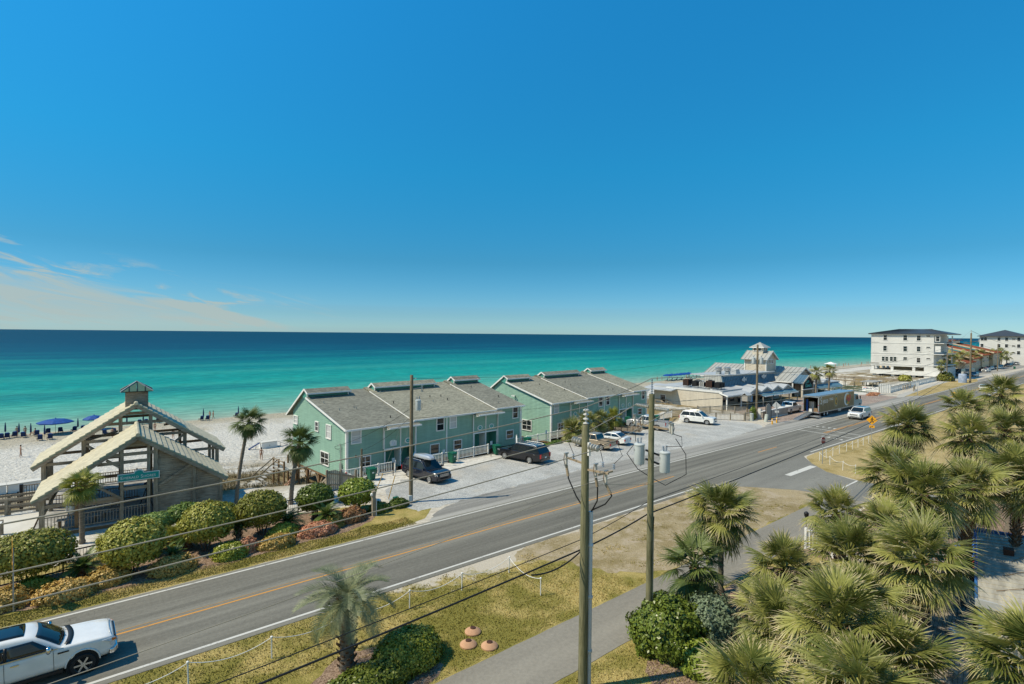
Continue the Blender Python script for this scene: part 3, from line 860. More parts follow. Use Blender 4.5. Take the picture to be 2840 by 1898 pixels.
    gw = ((12.05, 3.7, 1.15, 1.0, 'sash', B), (6.55, 3.65, 0.85, 1.1, 'sash', 'glass'), (3.78, 3.46, 1.15, 1.5, 'sash', B), (4.65, 0.56, 1.95, 1.42, 'grid', 'glass'))
    if which == 2: gw = ((4.6, 0.58, 1.95, 1.55, 'grid', 'glass'),)
    for y, z, ww, hh, st, pn in gw: window(T, (-0.03, y, z), -math.pi / 2, ww, hh, st, pn)
    # roofs: three stepped sections with clerestory monitors
    for k, (s0, s1, off) in enumerate(((-0.33, 7.4, 0.0), (7.4, 19.4, 0.18), (19.4, 24.33, 0.36))):
        rm = M['shingle'] if (k + which) % 2 else M['shingle_b']
        slope(T, 'roof', (s0, -0.5, 4.22 + off), (s1, -0.5, 4.22 + off), (s1, 8.78, roofz(8.78, off)), (s0, 8.78, roofz(8.78, off)), 0.16, rm)
        # stepped rake board on the camera side
        MB().bar((s0 - .03, -0.5, 4.14 + off), (s0 - .03, 8.8, roofz(8.8, off) - .08), 0.05, 0.2 if k == 0 else .09).build('rake_board', M['white'], T)
        mono = ((-0.2, 4.7), (8.0, 16.8), (20.0, 24.3))[k]
        lows = {0: ((4.7, 7.4),), 1: ((7.4, 8.0), (16.8, 19.4)), 2: ((19.4, 20.0),)}[k]
        for a, b in lows:
            slope(T, 'roof', (a, 8.78, roofz(8.78, off)), (b, 8.78, roofz(8.78, off)), (b, 10.15, roofz(10.15, off)), (a, 10.15, roofz(10.15, off)), 0.14, rm)
            slope(T, 'roof', (b, 14.2, 4.1 + off), (a, 14.2, 4.1 + off), (a, 10.15, roofz(10.15, off)), (b, 10.15, roofz(10.15, off)), 0.14, rm)
        a, b = mono
        o = off
        MB().ext([(a, 8.8, 6.2 + o), (a, 8.8, 7.06 + o), (a, 9.2, 7.30 + o), (a, 10.2, 6.6 + o)], (b - a, 0, 0)).build('clerestory', M['green_dark'], T)
        for x in (a + .06, b - .06): MB().box(x, 8.75, 6.72 + o, 0.14, 0.1, 0.62).build('clerestory_trim', M['white'], T)
        slope(T, 'roof', (a - .12, 8.36, 7.0 + o), (b + .12, 8.36, 7.0 + o), (b + .12, 9.2, 7.46 + o), (a - .12, 9.2, 7.46 + o), 0.11, rm)
        slope(T, 'roof', (b + .12, 14.2, 4.1 + o), (a - .12, 14.2, 4.1 + o), (a - .12, 9.2, 7.46 + o), (b + .12, 9.2, 7.46 + o), 0.14, rm)
        MB().box((a + b) / 2, 8.35, 6.96 + o, b - a + .26, 0.05, 0.16).build('fascia', M['white'], T)
        if k == 0 or True:
            MB().bar((a - .15, 9.2, 7.40 + o), (a - .15, 14.2, 4.04 + o), 0.05, 0.2).build('rake_board', M['white'], T)
            MB().bar((a - .15, 8.36, 6.94 + o), (a - .15, 9.2, 7.40 + o), 0.05, 0.16).build('rake_board', M['white'], T)
        MB().box((s0 + s1) / 2, -0.55, 4.14 + off, s1 - s0 - 0.02, 0.1, 0.17).build('gutter', M['white'], T)
        MB().box((s0 + s1) / 2, -0.25, 4.06 + off, s1 - s0, 0.5, 0.03).build('soffit', M['white'], T)
        for i in range(int((s1 - s0) * 0.75)):
            x, y = lerp(s0 + .4, s1 - .4, rnd.random()), lerp(0.4, 8.0, rnd.random())
            MB().tube([(x, y, roofz(y, off) - .02), (x, y, roofz(y, off) + .26)], 0.045, 6).build('vent_pipe', M['dark'] if rnd.random() < .5 else M['grey_metal'], T)
    # little entry roofs
    for a, b, z in ((4.04, 7.9, 4.02), (15.95, 20.05, 4.18)):
        slope(T, 'entry_roof', (a, -1.25, z - .02), (b, -1.25, z - .02), (b, -0.50, z + .17), (a, -0.50, z + .17), 0.12, M['shingle'])
        MB().box((a + b) / 2, -1.29, z - .07, b - a + .04, 0.07, 0.15).build('gutter', M['white'], T)
        MB().box((a + b) / 2, -0.62, z - .12, b - a, 1.2, 0.03).build('soffit', M['white'], T)
        for x in (a + .06, b - .06): MB().tube([(x, -1.2, z - .12), (x, -0.16, z - .42), (x, -0.16, -0.3)], 0.05, 6).build('downspout', M['white'], T)
    for x, o in ((-0.1, 0), (24.1, .36)): MB().tube([(x, -0.5, 4.1 + o), (x, -0.12, 3.75 + o), (x, -0.12, -0.3)], 0.05, 6).build('downspout', M['white'], T)
    return T
HA = rad(4.2)
h1 = row_house((21.3, 50.5, 0), HA, 'pale green row house nearer the pavilion, palm at its gable end', 1)
h2 = row_house((51.7, 53.2, 0), HA, 'pale green row house farther along, beside the restaurant', 2)
# meter and conduit on the first gable
t = thing('electric_meter', 'grey electric meter box and conduit on the green gable wall', 'meter', (21.3, 50.5, 0), HA)
MB().box(-0.13, 0.95, 0.35, 0.16, 0.34, 0.75).build('meter_box', M['grey_metal'], t)
MB().tube([(-0.13, 0.95, 0.7), (-0.13, 0.95, 2.45), (-0.2, 1.0, 2.62), (-0.3, 1.1, 2.5)], 0.05, 7).build('conduit', M['grey_metal'], t)
MB().tube([(-0.25, 1.1, 2.5), (-0.5, 1.5, 2.35), (-0.3, 1.8, 2.1), (-0.1, 1.5, 2.0), (-0.2, 1.1, 2.2)], 0.02, 5).build('cable_loop', M['cable'], t)
t = thing('notice_board', 'small white notice board above the first entry', 'sign', (21.3, 50.5, 0), HA)
MB().box(5.2, -0.1, 2.15, 0.75, 0.03, 0.5).build('panel', M['white'], t)
for i in range(4): MB().box(5.2, -0.118, 2.30 - i * .1, 0.5, 0.004, 0.03).build('printed_line', M['sky_plastic'], t)
t = thing('floodlight', 'white twin floodlight on the second green gable wall', 'light', (51.7, 53.2, 0), HA)
MB().box(-0.12, 7.1, 4.6, 0.2, 0.2, 0.16).build('bracket', M['white'], t)
for s in (-1, 1): MB().lathe([(0.07, 0), (0.13, -0.22)], 10, (-0.25, 7.1 + s * .18, 4.62), 0).build('lamp_head', M['white'], t)

# ---------------------------------------------------------------- timber beach pavilion
PA = rad(-4.2)
PV = thing('beach_pavilion', 'weathered timber beach pavilion with two tiled gable roofs and a cupola', 'pavilion', (-1.59, 46.5, 0), PA)
def gable_roof(s0, s1, ze, zr, d0, d1):
    sr = (s0 + s1) / 2
    run, rise = sr - s0, zr - ze
    L = math.hypot(run, rise)
    n = int(L / 0.41)
    step = L / n
    th = math.atan2(rise, run)
    me = {}
    for side in (-1, 1):
        for i in range(n):
            t0, t1 = i * step, (i + 1) * step + 0.05
            def P(t, h):                      # t from eave upwards
                x = s0 + t * math.cos(th) - h * math.sin(th)
                z = ze + t * math.sin(th) + h * math.cos(th)
                return (x if side < 0 else s0 + s1 - x, z)
            a, b, c, d = P(t0, 0.10), P(t1, 0.025), P(t1, -0.012), P(t0, 0.018)
            MB().ext([(a[0], d0, a[1]), (b[0], d0, b[1]), (c[0], d0, c[1]), (d[0], d0, d[1])], (0, d1 - d0, 0)).build('tile_row', M['tile'], PV)
        for dd in (d0 + .02, d1 - .02):
            for k, (h, w, mt, o) in enumerate(((-0.035, 0.10, 'tile_edge', 0.07), (-0.17, 0.20, 'grey_wood', 0.10))):
                x0, z0 = P(-0.02, h); x1, z1 = P(L + 0.02, h)
                MB().bar((x0, dd, z0), (x1, dd, z1), o, w, Vector((0, 0, 1))).build('fascia', M[mt], PV)
        for dd in (d0 + .75, (d0 + d1) / 2, d1 - .75):
            x0, z0 = P(0.1, -0.17); x1, z1 = P(L - .05, -0.17)
            MB().bar((x0, dd, z0), (x1, dd, z1), 0.09, 0.22).build('rafter', M['brown_wood'], PV)
        a, b = P(0.02, -0.02), P(L, -0.02)
        MB().ext([(a[0], d0 + .12, a[1]), (b[0], d0 + .12, b[1]), (b[0], d0 + .12, b[1] - .03), (a[0], d0 + .12, a[1] - .03)], (0, d1 - d0 - .24, 0)).build('sheathing', M['brown_wood'], PV)
    prof, k = [], int((d1 - d0) / 0.19)
    pts, rs = [], []
    for i in range(2 * k + 1):
        pts.append((sr, d0 - .05 + (d1 - d0 + .1) * i / (2 * k), zr + 0.02)); rs.append(0.16 if i % 2 else 0.135)
    MB().tube(pts, rs, 8).build('ridge_cap', M['tile'], PV)
    return lambda s: ze + rise * (1 - abs(s - sr) / run)
zf = gable_roof(0.0, 11.39, 2.42, 6.27, 0.0, 6.0)
zb = gable_roof(-0.68, 12.03, 3.45, 7.80, 6.25, 12.2)
def post(s, d, z0, z1, w=0.22, m='grey_post'): return MB().box(s, d, (z0 + z1) / 2, w, w, z1 - z0).build('post', M[m], PV)
def beam(p, q, w=0.12, h=0.22, m='grey_wood', name='beam'): return MB().bar(p, q, w, h).build(name, M[m], PV)
for s in (0.5, 2.28, 4.76, 6.33, 6.75, 9.16, 10.95): post(s, 0.32, -1.0, zf(s) - .2, 0.27 if s in (0.5, 6.75) else 0.2, 'brown_wood' if s == 2.28 else 'grey_post')
for s in (0.5, 2.6, 4.76, 6.6, 9.1, 10.95): post(s, 5.65, -0.6, zf(s) - .2)
for s in (0.0, 2.35, 4.66, 6.65, 9.05, 11.45): post(s, 6.6, -0.4, zb(s) - .2, 0.26)
for s in (0.0, 2.35, 9.05, 11.45): post(s, 11.8, -1.2, zb(s) - .2, 0.24)
for s in (0.0, 11.45): post(s, 9.2, -1.0, zb(s) - .2, 0.2)
for z, a, b, d in ((1.98, 0.55, 4.7, .32), (2.5, 4.8, 6.4, .32), (1.75, 2.3, 4.76, .46), (4.38, 3.4, 6.3, .32), (4.92, 4.1, 6.7, .32), (3.82, 2.6, 4.7, 5.65), (4.4, 3.4, 8.0, 5.65), (2.35, 0.5, 10.9, 5.65),
                   (5.0, 2.3, 4.6, 6.6), (6.25, 3.5, 8.0, 6.6), (5.15, 6.7, 9.0, 6.6), (3.55, 0.0, 2.3, 6.6), (3.55, 9.1, 11.4, 6.6), (7.0, 4.8, 6.6, 6.75), (6.1, 3.6, 7.9, 11.8), (4.6, 1.4, 10.1, 11.8), (3.4, 0.0, 11.4, 11.8)):
    beam((a, d, z), (b, d, z))
for z, s, a, b in ((3.35, 0.0, 6.6, 11.8), (3.35, 11.45, 6.6, 11.8), (2.3, 0.5, .3, 5.6), (2.3, 10.95, .3, 5.6)): beam((s, a, z), (s, b, z))
for p, q in (((3.35, .2, 2.95), (4.7, .2, 1.9)), ((3.9, .3, 4.65), (4.75, .3, 4.0)), ((9.0, 6.6, 5.0), (7.9, 6.6, 4.0)), ((7.6, 6.6, 5.9), (8.6, 11.0, 5.4)), ((2.5, 6.5, 4.8), (3.6, 6.5, 3.9)), ((2.35, 6.6, 5.1), (4.4, 11.6, 4.9)), ((1.2, 2.0, 2.7), (.6, .4, 1.5)), ((0.1, 7.8, 3.3), (0.05, 6.7, 2.3))):
    beam(p, q, 0.1, 0.17, name='brace')
MB().ext([(4.75, .28, 5.42), (6.55, .28, 5.42), (5.95, .28, 5.93), (5.4, .28, 5.93)], (0, .06, 0)).build('gable_panel', M['tan_wood'], PV)
# boarded wall of separate planks, right half of the front and the right side
z = -0.75
k = 0
while z < 5.1:
    h = 0.155
    for a, b in ((6.88, 9.07), (9.25, 10.85)):
        bb = b
        while bb > a + .1 and zf(bb) - .24 < z + h: bb -= 0.05
        if bb > a + .15:
            MB().box((a + bb) / 2, 0.34 + 0.008 * math.sin(k * 2.1), z + h / 2, bb - a, 0.04, h - 0.006).build('plank', M['grey_wood'], PV)
    if z + h < 2.2:
        MB().box(10.95, 2.9, z + h / 2, 0.04, 5.2, h - 0.006).build('plank', M['grey_wood'], PV)
    z += h
    k += 1
beam((6.95, 0.26, 2.42), (8.95, 0.26, 3.72), 0.06, 0.17, name='brace')
MB().ext([(6.9, .42, -.7), (10.8, .42, -.7), (10.8, .42, zf(10.8) - .3), (6.9, .42, zf(6.9) - .3)], (0, .03, 0)).build('wall_backing', M['brown_wood'], PV)
# deck
for i in range(44):
    MB().box(5.6, 0.12 + i * 0.285, 0.26, 12.4 if i > 20 else 11.2, 0.268, 0.05).build('deck_plank', M['deck_wood'], PV)
MB().box(5.6, 0.05, 0.05, 11.3, 0.06, 0.34).build('rim_board', M['brown_wood'], PV)
MB().box(5.6, 6.2, -0.05, 11.0, 12.0, 0.5).build('deck_frame', M['brown_wood'], PV)
railing('deck_railing', None, None, (0.62, 0.30, 0.28), (6.2, 0.30, 0.28), 0.95, 0.17, ('brown_wood', 'grey_wood'), 0, 0.04, parent=PV)
railing('deck_railing', None, None, (0.3, 12.1, 0.28), (11.3, 12.1, 0.28), 1.0, 0.17, ('grey_wood', 'grey_wood'), 5, 0.04, parent=PV)
railing('deck_railing', None, None, (0.6, 6.0, 0.28), (5.9, 6.0, 0.28), 1.0, 0.17, ('grey_wood', 'brown_wood'), 0, 0.04, parent=PV)
# cupola
cu = MB()
lap_wall(cu, 4.99, 6.5, 7.2, [(4.99, 8.72), (6.5, 8.72)], lambda t, z: (t, 7.4, z), (0, -1, 0), 0.13)
lap_wall(cu, 7.4, 8.9, 7.2, [(7.4, 8.72), (8.9, 8.72)], lambda t, z: (4.99, t, z), (-1, 0, 0), 0.13)
lap_wall(cu, 7.4, 8.9, 7.2, [(7.4, 8.72), (8.9, 8.72)], lambda t, z: (6.5, t, z), (1, 0, 0), 0.13)
lap_wall(cu, 4.99, 6.5, 7.2, [(4.99, 8.72), (6.5, 8.72)], lambda t, z: (t, 8.9, z), (0, 1, 0), 0.13)
CU = cu.build('cupola', M['grey_wood'], PV)
pk = (5.745, 8.15, 9.42)
cr = [(4.66, 7.05, 8.70), (6.83, 7.05, 8.70), (6.83, 9.25, 8.70), (4.66, 9.25, 8.70)]
M['green_glass'] = plain('pale_green_roof_panel', (0.085, 0.15, 0.10), 0.3, 0.1, 2, 0.5)
MB().box(5.745, 8.15, 8.71, 2.14, 2.16, 0.07).build('cupola_eave', M['black_metal'], CU)
for i in range(4):
    a, b = Vector(cr[i]), Vector(cr[(i + 1) % 4])
    up = Vector((0, 0, .045))
    for j in range(4):
        p0, p1 = a.lerp(b, j / 4 + .01), a.lerp(b, (j + 1) / 4 - .01)
        v = Vector(pk)
        t0 = 1 - 2 * abs(j / 4 - .5); t1 = 1 - 2 * abs((j + 1) / 4 - .5)
        mid = (a + b) / 2
        q0, q1 = p0.lerp(p0 + (v - mid), t0 * .97), p1.lerp(p1 + (v - mid), t1 * .97)
        poly = [p0 + up, p1 + up] + ([q1 + up] if t1 > 0.02 else []) + ([q0 + up] if t0 > 0.02 else [])
        MB().ext(poly, (0, 0, -.02)).build('cupola_pane', M['green_glass'], CU)
        if j: MB().bar(p0 + up, q0 + up, 0.04, 0.06).build('cupola_bar', M['black_metal'], CU)
    MB().bar(a + up, Vector(pk) + up, 0.07, 0.09).build('hip_bar', M['grey_metal'], CU)
# sign
sg = thing('pavilion_sign', 'teal Emerald Shores sign with rounded crest on the pavilion front', 'sign', (-1.59, 46.5, 0), PA)
def sign_poly(x0, x1, z0, z1, r, y):
    c = (x0 + x1) / 2
    p = [(x0, y, z0), (x1, y, z0), (x1, y, z1)]
    p += [(c + r * math.cos(a * math.pi / 12), y, z1 + r * .78 * math.sin(a * math.pi / 12)) for a in range(13)]
    return p + [(x0, y, z1)]
MB().ext(sign_poly(4.52, 6.98, 3.10, 3.64, 0.30, -0.14), (0, .05, 0)).build('border', M['white'], sg)
MB().ext(sign_poly(4.57, 6.93, 3.15, 3.59, 0.26, -0.152), (0, .014, 0)).build('field', M['teal_sign'], sg)
x = 4.68
for ch, sz in (('E', .315), ('MERALD', .235), ('S', .315), ('HORES', .235)):
    if ch == 'S': x += 0.09
    o = text(ch, 'lettering', M['white'], sg, (0, 0, 0), (math.pi / 2, 0, 0), sz, 0.006, 'LEFT', 1.0, 1.0)
    wd = o.dimensions.x if o.dimensions.x else max(v.co.x for v in o.data.vertices)
    wd = max(v.co.x for v in o.data.vertices) * 1.0
    o.location = (x, -0.158, 3.365 - (0.0 if sz > .3 else 0.025))
    x += wd + 0.025
# left hand ramp and boardwalk
M['slab'] = plain('sun_bleached_slab', (0.58, 0.56, 0.50), 0.85, 0.07, 0.8)
bw = thing('boardwalk_ramp', 'pale slab ramp with timber rails left of the pavilion', 'ramp', (-1.59, 46.5, 0), PA)
MB().box(-4.3, 3.3, 0.16, 8.4, 5.6, 0.26).build('slab', M['slab'], bw)
MB().box(-4.3, -0.9, 0.08, 8.4, 2.6, 0.2).build('slab', M['slab'], bw)
MB().box(-1.2, -0.2, 0.225, 1.3, 0.035, 0.006).build('painted_line', M['yellow'], bw)
for x in (-2.6, -1.6):
    for y in (0.3, 1.4): MB().box(x, y, 0.7, 0.2, 0.2, 1.1).build('post', M['grey_post'], bw)
    MB().bar((x, .3, 1.15), (x, 1.4, 1.15), .16, .1).build('cap_rail', M['white_wood'], bw)
for y in (6.2, 7.4):
    for x in (-8, -6, -4, -2, -.3): MB().box(x, y, 0.7, 0.18, 0.18, 1.5).build('post', M['grey_post'], bw)
    for z in (0.5, 0.95, 1.4): MB().bar((-8.2, y, z), (-.2, y, z), .06, .16).build('rail', M['grey_wood'], bw)
railing('picket_railing', 'dark picket railing on the dune left of the pavilion', 'railing', (-11.5, 56.2, 0.2), (-2.6, 55.0, 0.2), 1.1, 0.17, ('black_metal', 'black_metal'), 4, 0.03)
railing('picket_gate', 'dark picket gate beside the boardwalk left of the pavilion', 'gate', (-2.4, 54.6, 0.2), (-1.2, 54.5, 0.2), 1.7, 0.15, ('black_metal', 'grey_wood'), 2, 0.04, pw=0.2)
# furniture on the deck
def bench(s, d, L, label):
    t = thing('bench', label, 'bench', (-1.59 + s * math.cos(PA) - d * math.sin(PA), 46.5 + s * math.sin(PA) + d * math.cos(PA), 0.285), PA, 'benches in the pavilion')
    for j in range(3): MB().box(L / 2, j * .17, 0.47, L, 0.15, 0.05).build('seat_plank', M['deck_wood'], t)
    for x in (0.35, L - .35): MB().box(x, 0.17, 0.23, 0.12, 0.3, 0.45).build('leg', M['brown_wood'], t)
bench(1.0, 0.9, 2.6, 'long bench on the left of the pavilion deck, half in sun')
bench(3.4, 1.5, 3.0, 'long bench in shade under the Emerald Shores sign')
def local(s, d, z=0.29): return (-1.59 + s * math.cos(PA) - d * math.sin(PA), 46.5 + s * math.sin(PA) + d * math.cos(PA), z)
t = thing('trash_barrel', 'grey trash barrel with black lid on the pavilion deck', 'trash can', local(2.0, 3.4))
MB().lathe([(0.26, 0), (0.33, 0.2), (0.33, 0.75), (0.30, 0.8)], 16).build('barrel', M['grey_metal'], t, 'auto')
MB().lathe([(0.34, 0.8), (0.34, 0.9), (0.2, 1.0), (0.02, 1.02)], 16).build('lid', M['black_metal'], t, 'auto')
def deck_chair(p, rz, label, m):
    t = thing('lounge_chair', label, 'chair', p, rz, 'plastic chairs on the pavilion deck')
    MB().bar((0, -.3, .38), (0, .25, .30), .5, .05).build('seat', M[m], t)
    MB().bar((0, .22, .32), (0, .5, 1.0), .5, .05, Vector((0, 1, 0))).build('backrest', M[m], t)
    for sx in (-1, 1):
        MB().bar((sx * .24, -.3, .58), (sx * .24, .35, .58), .09, .04).build('armrest', M['white'], t)
        for y in (-.28, .25): MB().box(sx * .24, y, .28, .05, .06, .56).build('leg', M['white'], t)
deck_chair(local(3.3, 4.6), 0.3, 'pale blue lounge chair behind the pavilion palm', 'sky_plastic')
deck_chair(local(4.3, 4.8), -0.2, 'pale blue lounge chair beside the pavilion centre post', 'sky_plastic')
deck_chair(local(1.7, 4.8), 0.1, 'white slatted lounge chair near the trash barrel', 'white')
t = thing('folding_easel', 'black folding easel with a blue bag under the pavilion sign', 'easel', local(6.2, 3.0))
for a, b in (((-.4, 0, 0), (0.1, .1, 1.5)), ((.45, 0, 0), (.1, .1, 1.5)), ((.1, .7, 0), (.1, .1, 1.5))): MB().bar(a, b, .05, .05).build('leg', M['black_metal'], t)
MB().lathe([(0.02, 0), (.18, .1), (.2, .35), (.05, .45)], 10, (.1, .1, 1.4)).build('bag', M['navy'], t, True)
# ---------------------------------------------------------------- restaurant
RS = thing('restaurant', 'tan sided beach restaurant with grey metal roofs, tower and zigzag eaves', 'restaurant', (93.6, 50.0, 0), 0)
def rl(x, y, z): return (x - 93.6, y - 50.0, z)
w = MB()
lap_wall(w, 51.0, 66.0, -0.6, [(51.0, 3.05), (66, 3.1)], lambda t, z: rl(93.6, t, z), (-1, 0, 0), 0.2)
w.build('side_wall', M['tan_siding'], RS)
w = MB()
lap_wall(w, 93.6, 122, 0, [(93.6, 2.7), (122, 2.7)], lambda t, z: rl(t, 53.2, z), (0, -1, 0), 0.2)
w.build('front_wall', M['grey_siding'], RS)
MB().box(*rl(108, 60.0, 1.2), 28.6, 11.8, 3.9).build('core', M['tan_siding'], RS)
MB().box(*rl(103, 58.8, 3.32), 18.6, 14.6, 0.3).build('flat_roof', M['metal_pale'], RS)
MB().box(*rl(93.62, 57.0, 3.22), 0.32, 12.0, 0.3).build('parapet', M['stucco_trim'], RS)
slope(RS, 'canopy_roof', rl(91.6, 60.6, 2.85), rl(91.6, 67.6, 2.85), rl(96.5, 67.6, 3.6), rl(96.5, 60.6, 3.6), 0.16, M['metal_pale'])
window(RS, rl(93.56, 63.8, 0.8), -math.pi / 2, 1.4, 1.9, 'plain', 'glass')
# hipped left part of the low front roof
slope(RS, 'low_roof', rl(92.6, 49.5, 2.78), rl(102.2, 49.5, 2.85), rl(102.2, 54.0, 3.72), rl(94.6, 54.0, 3.55), 0.2, M['metal_pale'], 2.2, M['metal_pale'], 0.04, 0.03)
MB().box(*rl(97.4, 49.46, 2.70), 9.7, 0.06, 0.22).build('fascia', M['white'], RS)
MB().bar(rl(92.6, 49.5, 2.70), rl(94.6, 54, 3.48), 0.06, 0.22).build('fascia', M['white'], RS)
for x in (93.7, 99.0): MB().box(*rl(x, 50.2, 1.35), 0.2, 0.2, 2.7).build('porch_post', M['white'], RS)
for a, b in ((94.3, 96.0), (97.0, 99.3), (100.2, 102.0)): window(RS, rl((a + b) / 2, 53.17, 1.55), 0, b - a, 1.5, 'plain', 'glass', mat='grey_siding')
# folded plate roof with zigzag fascia
def zigzag(x0, n, per, y, zlow, zhigh, yb, zb):
    for i in range(n):
        a, p, b = x0 + i * per, x0 + (i + .5) * per, x0 + (i + 1) * per
        for u, v, zu, zv in ((a, p, zlow, zhigh), (p, b, zhigh, zlow)):
            slope(RS, 'folded_plate', rl(u, y, zu), rl(v, y, zv), rl(v, yb, zb if zv > zlow else zb - .25), rl(u, yb, zb if zu > zlow else zb - .25), 0.12, M['metal_pale'])
            MB().bar(rl(u, y - .03, zu - .09), rl(v, y - .03, zv - .09), 0.05, 0.24).build('fascia', M['white'], RS)
            MB().bar(rl(u, y - .06, zu + .01), rl(v, y - .06, zv + .01), 0.05, 0.08).build('drip_edge', M['grey_metal'], RS)
            MB().ext([rl(u, y + .05, zu - .2), rl(v, y + .05, zv - .2), rl(v, y + .05, zlow - .3), rl(u, y + .05, zlow - .3)], (0, .05, 0)).build('gable_infill', M['grey_siding'], RS)
zigzag(100.9, 4, 4.76, 49.5, 2.78, 3.62, 54.0, 3.85)
slope(RS, 'awning', rl(104.5, 48.35, 2.0), rl(120.3, 48.35, 2.0), rl(120.3, 49.9, 2.78), rl(104.5, 49.9, 2.78), 0.06, M['awning'], 0.9, M['awning'], .03, .02)
for a in (104.7, 108.7, 112.7, 116.7): MB().box(*rl(a + 1.7, 48.33, 1.95), 3.3, 0.1, 0.16).build('awning_roll', M['white'], RS)
for x in (104.6, 108.4, 112.3, 116.2, 120.2): MB().box(*rl(x, 48.6, 0.95), 0.16, 0.16, 1.9).build('porch_post', M['grey_siding'], RS)
for i in range(7):
    o = window(RS, rl(104.3 + i * 2.3, 53.17, 1.35), 0, 1.9, 2.0, 'plain', 'glass', mat='brown_wood' if i % 2 else 'grey_siding')
# mansard
ms = slope(RS, 'mansard', rl(99.5, 54.0, 3.75), rl(122, 54.0, 3.75), rl(122, 54.5, 5.85), rl(99.5, 54.5, 5.85), 0.15, M['metal_blue'], 0.62, M['metal_blue'], 0.05, 0.06)
slope(RS, 'mansard', rl(99.5, 58.4, 3.75), rl(99.5, 54.0, 3.75), rl(99.9, 54.5, 5.85), rl(99.9, 58.4, 5.85), 0.15, M['metal_roof'], 0.62, M['metal_roof'], 0.05, 0.06)  # side face in paler grey metal: its sunlit look is put into the colour
MB().box(*rl(111, 58, 5.72), 22.2, 7.2, 0.22).build('flat_roof', M['metal_pale'], RS)
MB().box(*rl(110.8, 54.38, 5.88), 22.8, 0.2, 0.14).build('coping', M['stucco_trim'], RS)
for x, z in ((107.6, 4.75), (116.3, 5.0)):                       # pale leaping fish cut-outs
    f = [(-1.1, 0), (-.75, .3), (-.2, .35), (0.1, .62), (.35, .3), (.8, .12), (1.15, .42), (1.05, 0), (1.15, -.4), (.75, -.12), (.3, -.32), (.1, -.6), (-.25, -.35), (-.8, -.25)]
    MB().ext([rl(x + a * .95, 53.96 - .0, z + b * .9) for a, b in f], (0, .05, 0)).build('fish_emblem', M['metal_pale'], RS)
# long gabled hall
hw = MB()
lap_wall(hw, 128, 137.9, 0, [(128, 3.2), (132.95, 6.2), (137.9, 3.2)], lambda t, z: rl(t, 52.4, z), (0, -1, 0), 0.25)
lap_wall(hw, 52.4, 74, 0, [(52.4, 3.4), (74, 3.4)], lambda t, z: rl(126.6, t, z), (-1, 0, 0), 0.25)
hw.build('hall_wall', M['grey_siding'], RS)
slope(RS, 'hall_roof', rl(125.6, 74.6, 3.5), rl(125.6, 52.0, 3.5), rl(132.9, 52.0, 6.52), rl(132.9, 74.6, 6.62), 0.18, M['metal_roof'], 0.95, M['metal_roof'], 0.07, 0.09)
slope(RS, 'hall_roof', rl(140.2, 52.0, 3.5), rl(140.2, 74.6, 3.5), rl(132.9, 74.6, 6.62), rl(132.9, 52.0, 6.52), 0.18, M['metal_roof'], 0.95, M['metal_roof'], 0.07, 0.09)
MB().bar(rl(125.6, 51.96, 3.38), rl(132.9, 51.96, 6.40), 0.08, 0.3).build('fascia', M['white'], RS)
MB().bar(rl(132.9, 51.96, 6.40), rl(140.2, 51.96, 3.38), 0.08, 0.3).build('fascia', M['white'], RS)
MB().box(*rl(125.56, 63.3, 3.4), 0.08, 22.4, 0.24).build('fascia', M['white'], RS)
# sign gable
slope(RS, 'sign_gable_roof', rl(125.9, 53.5, 3.3), rl(125.9, 49.8, 3.3), rl(129.2, 49.8, 5.0), rl(129.2, 53.5, 5.0), 0.14, M['metal_blue'], 0.6, M['metal_blue'], .04, .05)
slope(RS, 'sign_gable_roof', rl(132.5, 49.8, 3.3), rl(132.5, 53.5, 3.3), rl(129.2, 53.5, 5.0), rl(129.2, 49.8, 5.0), 0.14, M['metal_blue'], 0.6, M['metal_blue'], .04, .05)
for p, q in (((125.9, 49.76, 3.2), (129.2, 49.76, 4.9)), ((129.2, 49.76, 4.9), (132.5, 49.76, 3.2))): MB().bar(rl(*p), rl(*q), 0.08, 0.3).build('fascia', M['tan_siding'], RS)
MB().ext([rl(126.5, 49.95, 1.95), rl(131.9, 49.95, 1.95), rl(131.9, 49.95, 3.3), rl(129.2, 49.95, 4.65), rl(126.5, 49.95, 3.3)], (0, .12, 0)).build('sign_panel', M['dark'], RS)
for x in (126.4, 132.0): MB().box(*rl(x, 50.1, 1.75), 0.34, 0.34, 3.5).build('entry_post', M['tan_siding'], RS)
MB().box(*rl(129.2, 49.9, 1.9), 6.1, 0.2, 0.2).build('sign_beam', M['white'], RS)
for b_, x, z, s_ in (('Capt', 128.6, 3.65, 0.95), ("Dave's", 129.2, 2.72, 1.25)):
    M.setdefault('neon_teal', plain('teal_letter', (0.02, 0.42, 0.42), 0.4, 0.05))
    o = text(b_, 'lettering', M['neon_teal'], RS, rl(x, 49.90, z), (math.pi / 2, 0, 0), s_, 0.03)
